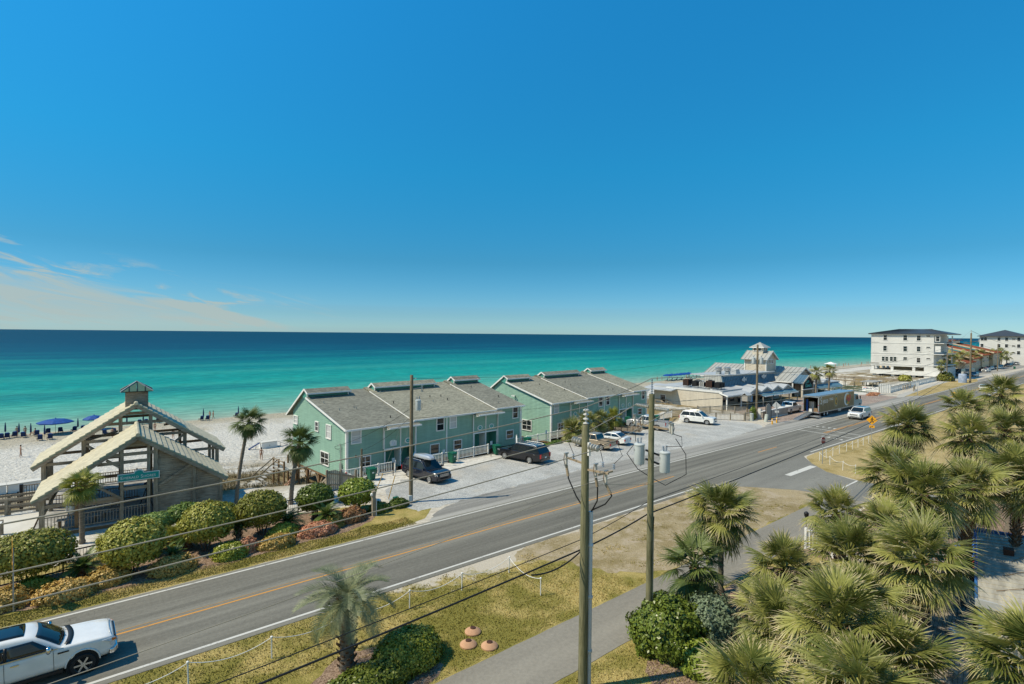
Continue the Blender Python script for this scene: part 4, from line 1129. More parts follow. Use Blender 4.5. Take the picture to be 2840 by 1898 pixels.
# tower with belvedere
tw = MB()
lap_wall(tw, 125.9, 130.7, 4.2, [(125.9, 8.45), (128.3, 10.0), (130.7, 8.45)], lambda t, z: rl(t, 58.0, z), (0, -1, 0), 0.25)
lap_wall(tw, 58.0, 63.1, 4.2, [(58, 8.4), (63.1, 8.4)], lambda t, z: rl(125.9, t, z), (-1, 0, 0), 0.25)
lap_wall(tw, 58.0, 63.1, 4.2, [(58, 8.4), (63.1, 8.4)], lambda t, z: rl(130.7, t, z), (1, 0, 0), 0.25)
TW = tw.build('tower', M['tan_siding'], RS)
for x in (125.9, 130.7): MB().box(*rl(x, 57.95, 6.4), 0.2, 0.16, 4.1).build('corner_board', M['white'], TW)
MB().box(*rl(125.85, 63.05, 6.4), 0.16, 0.2, 4.1).build('corner_board', M['white'], TW)
for a, b in (((125.1, 57.5), (125.1, 63.7)), ((131.5, 63.7), (131.5, 57.5))):
    slope(TW, 'tower_roof', rl(a[0], b[1], 8.2), rl(a[0], a[1], 8.2), rl(128.3, a[1], 10.25), rl(128.3, b[1], 10.25), 0.14, M['metal_roof'], 0.85, M['metal_roof'], .07, .09)
for p, q in (((125.1, 57.46, 8.1), (128.3, 57.46, 10.15)), ((128.3, 57.46, 10.15), (131.5, 57.46, 8.1))): MB().bar(rl(*p), rl(*q), .07, .24).build('fascia', M['white'], TW)
for x in (127.3, 128.2, 129.1): window(TW, rl(x, 57.96, 7.75), 0, 0.8, 1.1, 'plain', 'glass', trim=.12)
window(TW, rl(125.86, 60.9, 7.7), -math.pi / 2, 1.2, 1.0, 'plain', 'glass')
MB().box(*rl(128.3, 60.6, 10.25), 2.5, 2.5, 1.6).build('belvedere', M['tan_siding'], TW)
for x in (-.6, .6): window(TW, rl(128.3 + x, 59.32, 10.55), 0, 0.75, 0.85, 'plain', 'glass')
for y in (-.6, .6): window(TW, rl(127.02, 60.6 + y, 10.55), -math.pi / 2, 0.75, 0.85, 'plain', 'glass')
c = Vector(rl(128.3, 60.6, 12.3))
for i in range(4):
    k = [(-1.7, -1.7), (1.7, -1.7), (1.7, 1.7), (-1.7, 1.7)]
    a, b = k[i], k[(i + 1) % 4]
    o = MB().ext([rl(128.3 + a[0], 60.6 + a[1], 11.1), rl(128.3 + b[0], 60.6 + b[1], 11.1), c], (0, 0, -.1)).build('belvedere_roof', M['metal_roof'], TW)
    MB().box(*rl(128.3 + (a[0] + b[0]) / 2 * 1.01, 60.6 + (a[1] + b[1]) / 2 * 1.01, 11.02), 3.5 if a[1] == b[1] else .07, .07 if a[1] == b[1] else 3.36, .16).build('fascia', M['white'], TW)
# right-hand zigzag terrace
zigzag(132.6, 2, 4.9, 50.0, 2.85, 3.55, 56.0, 3.7)
slope(RS, 'low_roof', rl(142.4, 50.0, 2.85), rl(148.5, 50.0, 2.75), rl(148.5, 57, 3.3), rl(142.4, 57, 3.5), 0.2, M['metal_pale'])
slope(RS, 'awning', rl(132.3, 48.9, 1.8), rl(147.6, 48.9, 1.6), rl(147.6, 50.3, 2.7), rl(132.3, 50.3, 2.8), 0.06, M['awning'], 0.9, M['awning'], .03, .02)
for x in (132.5, 137, 142, 147.3): MB().box(*rl(x, 49.3, 0.9), 0.16, 0.16, 1.8).build('porch_post', M['white'], RS)
MB().box(*rl(140, 54.5, 1.2), 15.0, 0.1, 2.8).build('terrace_wall', M['grey_siding'], RS)
# rooftop equipment stands on the roof as things of its own
def ac_unit(x, y, s, label, m='grey_metal'):
    t = thing('rooftop_air_conditioner', label, 'air conditioner', (x, y, 3.47), 0, 'air conditioners on the restaurant roof')
    for a in (-.4, .4):
        for b in (-.4, .4): MB().box(a * s, b * s, .18, .06, .06, .36).build('leg', M['grey_metal'], t)
    MB().box(0, 0, .36 + .52 * s, 1.05 * s, 1.0 * s, 1.04 * s).build('cabinet', M[m], t)
    for i in range(6): MB().box(-.53 * s, 0, .5 + i * .16 * s, .02, .8 * s, .09 * s).build('louvre', M['dark'], t)
    MB().box(0, -.505 * s, .36 + .5 * s, .8 * s, .02, .8 * s).build('coil_face', M['dark'], t)
    MB().lathe([(.38 * s, 0), (.36 * s, .06)], 12, (0, 0, .37 + 1.04 * s)).build('fan_grille', M['dark'], t)
for i, (x, y, s, mm, lb) in enumerate(((95.2, 59.4, 1.15, 'rust', 'rusty brown rooftop air conditioner at the seaward end of the row'), (97.3, 60.4, 1.2, 'tan_siding', 'tan rooftop air conditioner behind the rusty one'), (95.3, 57.6, .95, 'black_metal', 'dark rooftop air conditioner second in the front row'),
                                  (95.2, 56.0, .9, 'stucco', 'white rooftop air conditioner third in the front row'), (97.4, 58.3, 1.0, 'grey_metal', 'grey rooftop air conditioner in the middle of the back row'), (95.2, 54.4, 1.2, 'rust', 'rusty box rooftop air conditioner fourth in the front row'),
                                  (97.2, 55.6, 1.15, 'tan_siding', 'wide tan rooftop air conditioner beside the mansard'), (95.4, 52.9, 1.0, 'black_metal', 'black rooftop air conditioner fifth in the front row'), (96.9, 53.1, .9, 'black_metal', 'black rooftop air conditioner beside the mansard corner'))):
    ac_unit(x, y, s, lb, mm)
for x, y, lb in ((103.6, 57.4, 'mushroom exhaust fan on the mansard roof, seaward one'), (104.6, 56.0, 'mushroom exhaust fan on the mansard roof, nearer the road')):
    t = thing('exhaust_fan', lb, 'fan', (x, y, 5.82), 0, 'exhaust fans on the mansard roof')
    MB().box(0, 0, .3, .8, .8, .6).build('curb', M['grey_metal'], t)
    MB().lathe([(.3, .6), (.62, .75), (.68, 1.0), (.5, 1.1), (.62, 1.15), (.62, 1.45), (.35, 1.5)], 16).build('fan_bowl', M['alu'], t, 'auto')
t = thing('roof_hatch', 'pale box hatch on the mansard roof', 'hatch', (108.2, 56.2, 5.82))
MB().ext([(-.9, -.6, 0), (.9, -.6, 0), (.5, -.6, .9), (-.9, -.6, .9)], (0, 1.2, 0)).build('housing', M['metal_pale'], t)
MB().box(-.2, 0, .94, 1.5, 1.3, .08).build('lid', M['stucco_trim'], t)
# low wall, arched gate panel and trellis in front of the restaurant
t = thing('forecourt_wall', 'low pinkish block wall with white capping beside the arched panel', 'wall', (88.3, 41.1, 0))
M['block'] = plain('pinkish_block', (0.40, 0.35, 0.30), 0.85, 0.1, 1)
MB().box(4.75, 0.15, 0.62, 9.5, 0.3, 1.24).build('wall', M['block'], t)
MB().box(4.75, 0.15, 1.30, 9.7, 0.4, 0.12).build('capping', M['stucco_trim'], t)
MB().box(4.75, 0.13, 0.09, 9.52, 0.3, 0.18).build('plinth', M['stucco_trim'], t)
MB().box(0.1, 0.5, 0.85, .5, .5, 1.7).build('pier', M['stucco'], t)
t = thing('arched_panel', 'tall arched brown panel with dark metal frame at the forecourt wall', 'gate', (88.9, 40.4, 0))
def arch(w, h, y, n=12): return [(-w, y, 0), (w, y, 0)] + [(w * math.cos(a * math.pi / n), y, h + w * math.sin(a * math.pi / n)) for a in range(n + 1)]
MB().ext(arch(.78, 1.9, 0), (0, .05, 0)).build('panel', M['grey_siding'], t)
pp = arch(.98, 1.95, .02)
MB().tube([pp[1]] + pp[2:] + [pp[0]], 0.06, 6).build('frame', M['black_metal'], t)
# timber picket fences of the restaurant terrace
railing('terrace_fence', 'sun bleached picket fence closest to the white parked car', 'fence', (80.4, 47.3, 0), (84.4, 42.2, 0), 1.1, 0.2, ('grey_post', 'rail_wood'), 4, 0.07, pw=.16)
railing('terrace_fence', 'sun bleached picket fence running back towards the green house', 'fence', (79.6, 52.6, 0), (80.4, 47.4, 0), 1.1, 0.2, ('grey_post', 'rail_wood'), 4, 0.07, pw=.16)
railing('terrace_fence', 'upper picket fence of the restaurant terrace under the porch', 'fence', (84.8, 50.8, 0.2), (91.0, 45.0, 0.2), 1.2, 0.2, ('grey_post', 'rail_wood'), 5, 0.08, pw=.16)
railing('terrace_fence', 'vine covered picket fence beside the utility pole', 'fence', (84.6, 42.2, 0), (88.2, 41.9, 0), 1.3, 0.22, ('grey_post', 'rail_wood'), 3, 0.08, pw=.16)
t = thing('side_stair', 'grey timber stair and landing at the restaurant side door', 'stair', (91.2, 62.4, 0))
MB().box(1.0, 1.6, -0.2, 2.2, 3.4, 0.14).build('landing', M['deck_wood'], t)
for i in range(7): MB().box(1.0, -.2 - i * .3, -.45 - i * .2, 1.6, .3, .06).build('tread', M['grey_wood'], t)
for x in (0.0, 2.0):
    for y in (0.1, 1.6, 3.2): MB().box(x, y, -0.6, .14, .14, 2.6).build('post', M['grey_post'], t)
    MB().bar((x, 0, .75), (x, 3.2, .75), .1, .12).build('rail', M['grey_wood'], t)
    MB().bar((x, 0, .7), (x, -2.1, -.8), .1, .12).build('rail', M['grey_wood'], t)

# ---------------------------------------------------------------- white apartment block
AB = thing('apartment_block', 'white four storey apartment block with charcoal hip roof near the beach', 'building', (225, 44.9, 0))
Ya, Yb = 0.0, 20.9
DX = 17.5
sc = 0.9
zz = lambda z250: 13.7 - (13.7 - z250) * sc
yy = lambda y250: y250 * sc - 44.9
MB().box(DX / 2, (Ya + Yb) / 2 + 1.3, (zz(15.0) + 3.6) / 2, DX, Yb - Ya - 2.6, zz(15.0) - 3.6).build('wall', M['stucco'], AB)
MB().box(DX / 2, 2.6, 1.6, DX, 5.2, 4.02).build('wall', M['stucco'], AB)
MB().box(DX / 2 - .1, (Ya + Yb) / 2 + .1, zz(0.05) , DX + .3, Yb - Ya, 1.4).build('podium_band', M['stucco_trim'], AB)
MB().box(DX / 2, (Ya + Yb) / 2 , zz(0.95), DX - .5, Yb - Ya - .4, .2).build('podium_floor', M['concrete'], AB)
for y in (Yb - .6, yy(65.9), yy(58.9), yy(55.2)):
    for x in (0.5, 6, 12, 17): MB().box(x, y, zz(2.0), .8, .8, 2.2).build('podium_column', M['stucco_trim'], AB)
for y in (Yb - 1.0, yy(65.7), yy(58.9), 3.0):
    for x in (0.7, 8, 16): MB().box(x, y, (zz(-.6) - 4.4) / 2, .9, .9, zz(-.6) + 4.4).build('column', M['stucco_trim'], AB)
MB().box(DX / 2 + 2, 9, zz(2.0), DX - 5, 12, 2.2).build('inner_wall', M['cream'], AB)
for z in (3.05, 7.35, 11.45): MB().box(DX / 2 - .04, (Yb + 0) / 2 - .04, zz(z + .2), DX + .12, Yb + .12, 0.18).build('string_course', M['stucco_trim'], AB)
for (y1, z1), (y0, z0), st, pn in [((a, b), (c, d), 'sash', 'glass') for a, b, c, d in (
        (68.86, 14.74, 67.74, 12.78), (62.32, 14.73, 61.12, 12.78), (58.04, 14.67, 56.86, 12.75), (55.11, 14.69, 53.9, 14.19), (52.15, 14.41, 51.12, 12.6), (68.87, 10.52, 67.75, 8.57), (62.24, 10.48, 61.1, 8.58),
        (57.97, 10.46, 56.86, 8.62), (55.01, 10.44, 53.9, 10.01), (69.29, 6.19, 68.3, 4.52), (68.2, 6.19, 67.2, 4.52), (66.56, 6.26, 65.55, 4.55), (65.45, 6.26, 64.45, 4.55), (62.17, 6.27, 61.04, 5.17), (57.92, 6.22, 56.84, 4.37), (54.94, 6.25, 53.87, 5.78))]:
    w_, h_ = (y1 - y0) * sc + .35, (z1 - z0) * sc + .3
    if h_ < 1: st = 'plain'
    window(AB, (-.03, (yy(y1) + yy(y0)) / 2, (zz(z1) + zz(z0)) / 2 - .1), -math.pi / 2, w_, h_, st, pn, trim=.16, mat='stucco_trim')
MB().box(-.02, yy(51.55), zz(9.5), .1, 1.5, 2.0).build('blind_window', M['stucco_trim'], AB)
for z0, z1 in ((11.84, 14.71), (7.67, 10.99), (3.56, 6.78)):       # stacked seaside balconies
    a, b = Yb - 2.6, Yb
    g = MB().box(DX / 2, (a + b) / 2, zz(z0) - .15, DX, b - a, .3).build('balcony', M['stucco_trim'], AB)
    for x in (.25, 4.5, 9, 13.5): MB().box(x, b - .25, (zz(z0) + zz(z1 + .5)) / 2, .35, .35, zz(z1 + .5) - zz(z0)).build('balcony_column', M['stucco_trim'], g)
    for k in range(3): MB().box(.3, a + .55 + k * .6, (zz(z0) + zz(z1)) / 2 + .2, .1, .12, zz(z1) - zz(z0)).build('shutter', M['stucco_trim'], g)
    MB().bar((.1, a, zz(z0) + 1.0), (.1, b, zz(z0) + 1.0), .06, .06).build('handrail', M['black_metal'], g)
    for k in range(9): MB().box(.1, a + .15 + k * .28, zz(z0) + .5, .03, .03, 1.0).build('baluster', M['black_metal'], g)
    MB().box(2.5, (a + b) / 2, zz(z0) + .5, 1.6, 1.2, .9).build('balcony_seat', M['black_metal'], g)
for x in (5.0, 11.5):
    for z in (13.4, 9.3, 5.2): window(AB, (x, -.03, zz(z)), 0, 1.5, 2.0, 'sash', 'glass', trim=.15, mat='stucco_trim')
r0 = zz(15.25)
rc = [(-.8, -1.3), (DX + .8, -1.3), (DX + .8, Yb + .8), (-.8, Yb + .8)]
ra, rb = (DX / 2, 5.2, zz(17.1)), (DX / 2, Yb - 6.2, zz(17.1))
def pt(c): return (c[0], c[1], r0)
slope(AB, 'roof', pt(rc[3]), pt(rc[0]), ra, rb, .2, M['dark_roof'], 0.8, M['dark_roof'], .06, .09)
slope(AB, 'roof', pt(rc[1]), pt(rc[2]), rb, ra, .2, M['dark_roof'])
MB().ext([pt(rc[0]), pt(rc[1]), ra], (0, 0, -.2)).build('roof', M['dark_roof'], AB)
MB().ext([pt(rc[2]), pt(rc[3]), rb], (0, 0, -.2)).build('roof', M['dark_roof'], AB)
MB().box(DX / 2, (rc[0][1] + rc[2][1]) / 2, r0 - .22, DX + 1.3, Yb + 1.8, .2).build('eave', M['stucco_trim'], AB)
# second white block farther down the road
A2 = thing('apartment_block', 'second white apartment block with dark hip roof in the distance', 'building', (380, 22, 0))
MB().box(9, 29.5, 6.9, 18, 18, 16.2).build('wall', M['stucco'], A2)
for z in (13.4, 9.9, 6.4):
    for k, y in enumerate((37.4, 36.0, 30.6, 27.6, 24.9, 22.9)):
        if k in (1,) and z < 11: continue
        window(A2, (-.03, y, z), -math.pi / 2, 1.5, 2.0 if k != 4 else .9, 'sash' if k != 4 else 'plain', 'glass', trim=.16, mat='stucco_trim')
e = 15.0
c4 = [(-1.2, 19.6), (19, 19.6), (19, 39.4), (-1.2, 39.4)]
pk = (9, 29.5, 18.4)
for i in range(4):
    a, b = c4[i], c4[(i + 1) % 4]
    MB().ext([(a[0], a[1], e), (b[0], b[1], e), pk], (0, 0, -.25)).build('roof', M['dark_roof'], A2)
# terracotta roofed terrace houses between them
for k, (x, y0, ln, zb_) in enumerate(((262, 46, 30, 4.2), (282, 47, 30, 5.4), (300, 47, 30, 6.4), (318, 46, 30, 7.2))):
    t = thing('terrace_house', ('nearest', 'second', 'third', 'farthest')[k] + ' terracotta roofed terrace house behind the palm row', 'house', (x, y0, 0), 0, 'terracotta roofed terrace houses')
    MB().box(9, 14, zb_ / 2 - .6, 15, 28, zb_ + 1.2).build('wall', M['cream'], t)
    slope(t, 'roof', (0, -.5, zb_), (19, -.5, zb_ + .2), (19, 15, zb_ + 4.2), (0, 15, zb_ + 4.0), .3, M['red_roof'], 0.9, M['red_roof'], .14, .12)
    slope(t, 'roof', (19, 29, zb_ + .4), (0, 29, zb_ + .2), (0, 17, zb_ + 4.2), (19, 17, zb_ + 4.4), .3, M['red_roof'])
    MB().bar((-.1, -.5, zb_ + .1), (-.1, 15, zb_ + 4.1), .9, .5).build('parapet', M['cream'], t)
    MB().box(10, 16, zb_ + 4.6, 15, 2.6, 1.6).build('clerestory', M['stucco'], t)
    for j in range(8): MB().box(3.5 + j * 1.8, 14.66, zb_ + 4.7, 1.2, .06, 1.0).build('clerestory_window', M['glass'], t)
    MB().box(10, 15.6, zb_ + 5.55, 17, 4.2, .35).build('clerestory_roof', M['red_roof'], t)
    for j in range(5): window(t, (3 + j * 3, -.03, zb_ - 2.0), 0, 1.4, 1.6, 'sash', 'glass', mat='stucco_trim')
# ---------------------------------------------------------------- vehicles
WH = {}
def wheel_meshes(r, w, style):
    k = (r, w, style)
    if k not in WH:
        ty = MB().lathe([(r * .70, -w / 2), (r * .93, -w / 2), (r, -w * .32), (r, w * .32), (r * .93, w / 2), (r * .70, w / 2)], 22, (0, 0, 0), 1, False).mesh('tyre', M['rubber'], 'auto')
        b = MB().lathe([(r * .70, -w * .5), (r * .66, -w * .18), (r * .1, -w * .1), (r * .1, w * .1), (r * .66, w * .18), (r * .70, w * .5)], 18, (0, 0, 0), 1, False)
        b.lathe([(r * .715, -w * .52), (r * .715, w * .52)], 22, (0, 0, 0), 1, False)
        if style == 'dual':
            b.lathe([(r * .45, -w * .6), (r * .3, -w * .45), (r * .02, -w * .45)], 14, (0, 0, 0), 1, False)
        else:
            for i in range(6):
                a = i * math.pi / 3
                for s in (-1, 1):
                    p = (math.cos(a) * r * .08, s * w * .40, math.sin(a) * r * .08)
                    q = (math.cos(a) * r * .68, s * w * .47, math.sin(a) * r * .68)
                    b.bar(p, q, r * .15, .03, Vector((0, 1, 0)))
            for s in (-1, 1): b.lathe([(r * .15, s * w * .36), (r * .13, s * w * .48)], 10, (0, 0, 0), 1)
        rm = b.mesh('rim', [M['alu']], 'auto')
        WH[k] = (ty, rm)
    return WH[k]
def wheel(T, x, y, r, w=.24, style='alloy'):
    ty, rm = wheel_meshes(round(r, 3), w, style)
    g = MB().lathe([(r * .62, -w * .05), (r * .62, w * .05)], 16, (0, 0, 0), 1).build('wheel', M['black_metal'], T, loc=(x, y, r))
    inst(ty, 'tyre', g)
    inst(rm, 'rim', g)
def car(name, label, loc, rz, pm, L, W, H, wb, r, fo, belt, nose, hood, A, B, C, D, kind='suv', group=None, pill=(0.47,), rails=False, grille='black_metal', zb=0.30, sunroof=False, cat=None, bv=.035, tum=.15, mirror=None, roofm=None):
    """x forward; A windscreen foot, B roof front, C roof rear, D rear-glass foot, all in x from the front bumper"""
    T = thing(name, label, cat or {'suv': 'car', 'sedan': 'car', 'pickup': 'pickup truck', 'van': 'van'}[kind], loc, rz, group)
    F = L / 2
    hw = W / 2
    xf, xr = F - fo, F - fo - wb
    ar = r * 1.16
    X = lambda q: F - q
    bed = kind == 'pickup'
    bedx = X(D) - .10
    out = [(-F + .06, zb + .14), (-F, zb + .3), (-F + .02, belt - .22), (-F + .05, belt if not bed else .80)]
    if bed: out += [(bedx, .80), (bedx, belt)]
    out += [(X(D) - .02 if not bed else X(D), belt + .01), ((X(A) + X(D)) / 2, belt), (X(A) + .06, hood), (X(A) * .55 + F * .45, hood - .02), (F - .35, nose + .06), (F - .10, nose), (F - .02, nose - .16), (F, zb + .32), (F - .05, zb + .05)]
    out += [(xf + ar, zb)] + [(xf + ar * math.cos(a), r + ar * math.sin(a)) for a in [i * math.pi / 8 for i in range(0, 9)] if r + ar * math.sin(a) > zb + .02] + [(xf - ar, zb)]
    out += [(xr + ar, zb)] + [(xr + ar * math.cos(a), r + ar * math.sin(a)) for a in [i * math.pi / 8 for i in range(0, 9)] if r + ar * math.sin(a) > zb + .02] + [(xr - ar, zb)]
    out = out[::-1]
    def plan(x):
        t = max(0.0, (abs(x) - .33 * L) / (.17 * L))
        return 1 - (.115 if x > 0 else .07) * t * t
    rings = [(-1, hw, .055), (-.93, hw, .0), (-.5, hw, -.012), (.5, hw, -.012), (.93, hw, 0), (1, hw, .055)]
    b = MB()
    n = len(out)
    vs = []
    for k, h, dz in rings:
        for x, z in out:
            top = z > belt - .35 if not bed else z > .78
            vs.append((x * (1 if abs(k) < .95 else .996), k * hw * plan(x) * (1 if z < belt - .25 or abs(k) < .95 else .985), z - (dz if z > nose - .3 else 0)))
    fs = [tuple(range(n - 1, -1, -1)), tuple(range((len(rings) - 1) * n, len(rings) * n))]
    for k in range(len(rings) - 1):
        for i in range(n):
            j = (i + 1) % n
            fs.append((k * n + i, k * n + j, (k + 1) * n + j, (k + 1) * n + i))
    b.add(vs, fs)
    bd = bevel(b.build('body', pm, T, 'auto'), bv, 3)
    # underbody and wheel wells
    MB().box(0, 0, zb + .18, L * .9, W * .74, .3).build('underbody', M['dark'], T)
    # cabin
    hb, ht = hw * .97, hw * .97 - tum
    def cp(x, z, s, o=0.0):
        t = (z - belt) / (H - belt)
        return (x, s * (lerp(hb, ht, t) + o), z)
    a, bb, c, d = (X(A), hood if False else belt), (X(B), H), (X(C), H - (.02 if kind != 'van' else 0)), (X(D), belt)
    m = MB()
    v = [cp(*a, -1), cp(*a, 1), cp(*bb, -1), cp(*bb, 1), cp(*c, -1), cp(*c, 1), cp(*d, -1), cp(*d, 1)]
    mx = (X(B) + X(C)) / 2
    v += [(X(B), 0, H), (X(C), 0, H - (.02 if kind != 'van' else 0)), (X(A) + .0, 0, belt + .0), (X(D) - .0, 0, belt)]
    m.add(v, [(0, 2, 4, 6), (7, 5, 3, 1), (0, 10, 8, 2), (10, 1, 3, 8), (2, 8, 9, 4), (8, 3, 5, 9), (4, 9, 11, 6), (9, 5, 7, 11), (0, 6, 11, 10), (10, 11, 7, 1)])
    cb = bevel(m.build('cabin', roofm or pm, T, 'auto'), .05, 3)
    def glassp(pts, nm='window', mat='car_glass'):
        p = [Vector(q) for q in pts]
        nn = (p[1] - p[0]).cross(p[2] - p[0]).normalized()
        cen = sum(p, Vector()) / len(p)
        if nn.dot(cen - Vector((mx, 0, belt))) < 0: nn = -nn
        MB().ext([q + nn * .008 for q in p], -nn * .02).build(nm, M[mat], cb)
    def inset(p, q, t): return (lerp(p[0], q[0], t), lerp(p[1], q[1], t))
    # windscreen and rear glass
    for (p, q, nm, k0, k1) in ((a, bb, 'windscreen', .06, .93), (d, c, 'rear_window', .16, .90)):
        p0, p1 = inset(p, q, k0), inset(p, q, k1)
        if nm == 'rear_window' and kind == 'van': continue
        glassp([cp(*p0, -1, -.09), cp(*p0, 1, -.09), cp(*p1, 1, -.09), cp(*p1, -1, -.09)], nm)
    # side windows
    zl, zh = belt + .05, H - .13
    def ex(z, p, q): return lerp(p[0], q[0], (z - p[1]) / (q[1] - p[1]))
    cuts = [0.0] + list(pill) + [1.0]
    for s in (-1, 1):
        x0l, x0h = ex(zl, a, bb) - .20, ex(zh, a, bb) - .10
        x1l, x1h = ex(zl, d, c) + (.14 if kind != 'pickup' else .12), ex(zh, d, c) + .12
        for u0, u1 in zip(cuts, cuts[1:]):
            g0, g1 = (0 if u0 == 0 else .035), (0 if u1 == 1 else .035)
            q = [(lerp(x0l, x1l, u0) - g0, zl), (lerp(x0l, x1l, u1) + g1, zl), (lerp(x0h, x1h, u1) + g1, zh), (lerp(x0h, x1h, u0) - g0, zh)]
            if abs(q[0][0] - q[1][0]) < .12: continue
            glassp([cp(x, z, s, .001) for x, z in q])
    if sunroof: MB().ext([(X(B) - .28, -.56, H - .003), (X(B) - .28, .56, H - .003), (X(C) + .25, .56, H - .018), (X(C) + .25, -.56, H - .018)], (0, 0, .012)).build('sunroof', M['car_glass'], cb)
    MB().ext([(X(A) + .02, -hb * .8, hood - .0), (X(A) + .02, hb * .8, hood - .0), (X(A) + .30, hb * .62, hood + .012), (X(A) + .30, -hb * .62, hood + .012)], (0, 0, .018)).build('wiper_cowl', M['black_metal'], T)
    if rails:
        for s in (-1, 1): MB().tube([(X(B) - .2, s * (ht - .08), H + .01), (X(B) - .35, s * (ht - .08), H + .075), (X(C) + .35, s * (ht - .08), H + .07), (X(C) + .15, s * (ht - .08), H)], .022, 6).build('roof_rail', M['alu'], cb)
    # lamps, grille, bumpers, plates
    fwx = plan(F)
    for s in (-1, 1):
        MB().ext([(F - .30, s * hw * .955 * plan(F - .3), nose - .03), (F - .05, s * hw * .80, nose - .05), (F - .0, s * hw * .78, nose - .24), (F - .22, s * hw * .955 * plan(F - .22), nose - .20)], (.035, s * .03, 0)).build('headlight', M['headlamp'], T)
        MB().box(-F + .02, s * hw * .83, belt - .28, .10, hw * .22, .42 if kind != 'sedan' else .22).build('tail_light', M['tail'], T)
        MB().box(X(A) - .28, s * (hb + .14), belt + .12, .13, .22, .17).build('mirror', M[mirror] if mirror else pm, T)
        for u in ((.30, .72) if (kind != 'pickup' or D > 3.6) else (.4,)):
            MB().box(lerp(X(A), X(D), u + .12), s * hw * .992, belt - .16, .2, .03, .035).build('door_handle', M['chrome'], T)
        MB().box((xf + xr) / 2, s * hw * .97, zb + .06, wb - 2 * ar - .05, .10, .10).build('sill', M['black_metal'] if kind != 'sedan' else pm, T)
    MB().box(F - .03, 0, nose - .20, .07, hw * 1.12, .27).build('grille', M[grille], T)
    for i in range(3): MB().box(F + .012, 0, nose - .28 + i * .085, .03, hw * 1.05, .03).build('grille_bar', M['chrome'], T)
    MB().box(F - .06, 0, zb + .14, .16, hw * 1.62, .20).build('front_bumper', pm if grille != 'chrome' else M['chrome'], T)
    MB().box(F + .0, 0, zb + .20, .08, hw * .9, .10).build('air_intake', M['dark'], T)
    MB().box(-F + .04, 0, zb + .18, .16, hw * 1.7, .22).build('rear_bumper', M['chrome'] if bed else pm, T)
    MB().box(-F - .02, 0, zb + .42 if not bed else zb + .2, .03, .32, .16).build('number_plate', M['white'], T)
    for x in (xf, xr):
        for s in (-1, 1): wheel(T, x, s * (hw - .14), r, .25)
    if bed:
        x0, x1 = -F + .05, bedx
        for s in (-1, 1):
            MB().box((x0 + x1) / 2, s * (hw * .975 - .045), (belt + .78) / 2 + .0, x1 - x0, .085, belt - .78).build('bed_side', pm, T)
            MB().box((x0 + x1) / 2, s * (hw * .975 - .045), belt + .012, x1 - x0, .10, .03).build('bed_rail_cap', M['black_metal'], T)
        MB().box(x0 + .03, 0, (belt + .74) / 2, .06, hw * 1.78, belt - .74).build('tailgate', pm, T)
        MB().box((x0 + x1) / 2, 0, .812, x1 - x0, hw * 1.72, .02).build('bed_floor', M['black_metal'], T)
    return T
def place(x, y, a): return (x, y, 0.006), rad(a)
SUV = dict(L=5.7, W=2.04, H=1.90, wb=3.3, r=.40, fo=1.0, belt=1.18, nose=1.05, hood=1.19, A=1.42, B=2.35, C=5.1, D=5.58, pill=(.30, .58), rails=True)
PICK = dict(L=5.85, W=2.03, H=1.96, wb=3.68, r=.41, fo=.95, belt=1.27, nose=1.12, hood=1.27, A=1.62, B=2.42, C=3.72, D=3.98, kind='pickup', pill=(.5,))
def interp(tab, x):
    for (x0, v0), (x1, v1) in zip(tab, tab[1:]):
        if x0 >= x >= x1:
            t = (x0 - x) / (x0 - x1)
            return tuple(lerp(p, q, t) for p, q in zip(v0, v1))
    return tab[0][1] if x > tab[0][0] else tab[-1][1]
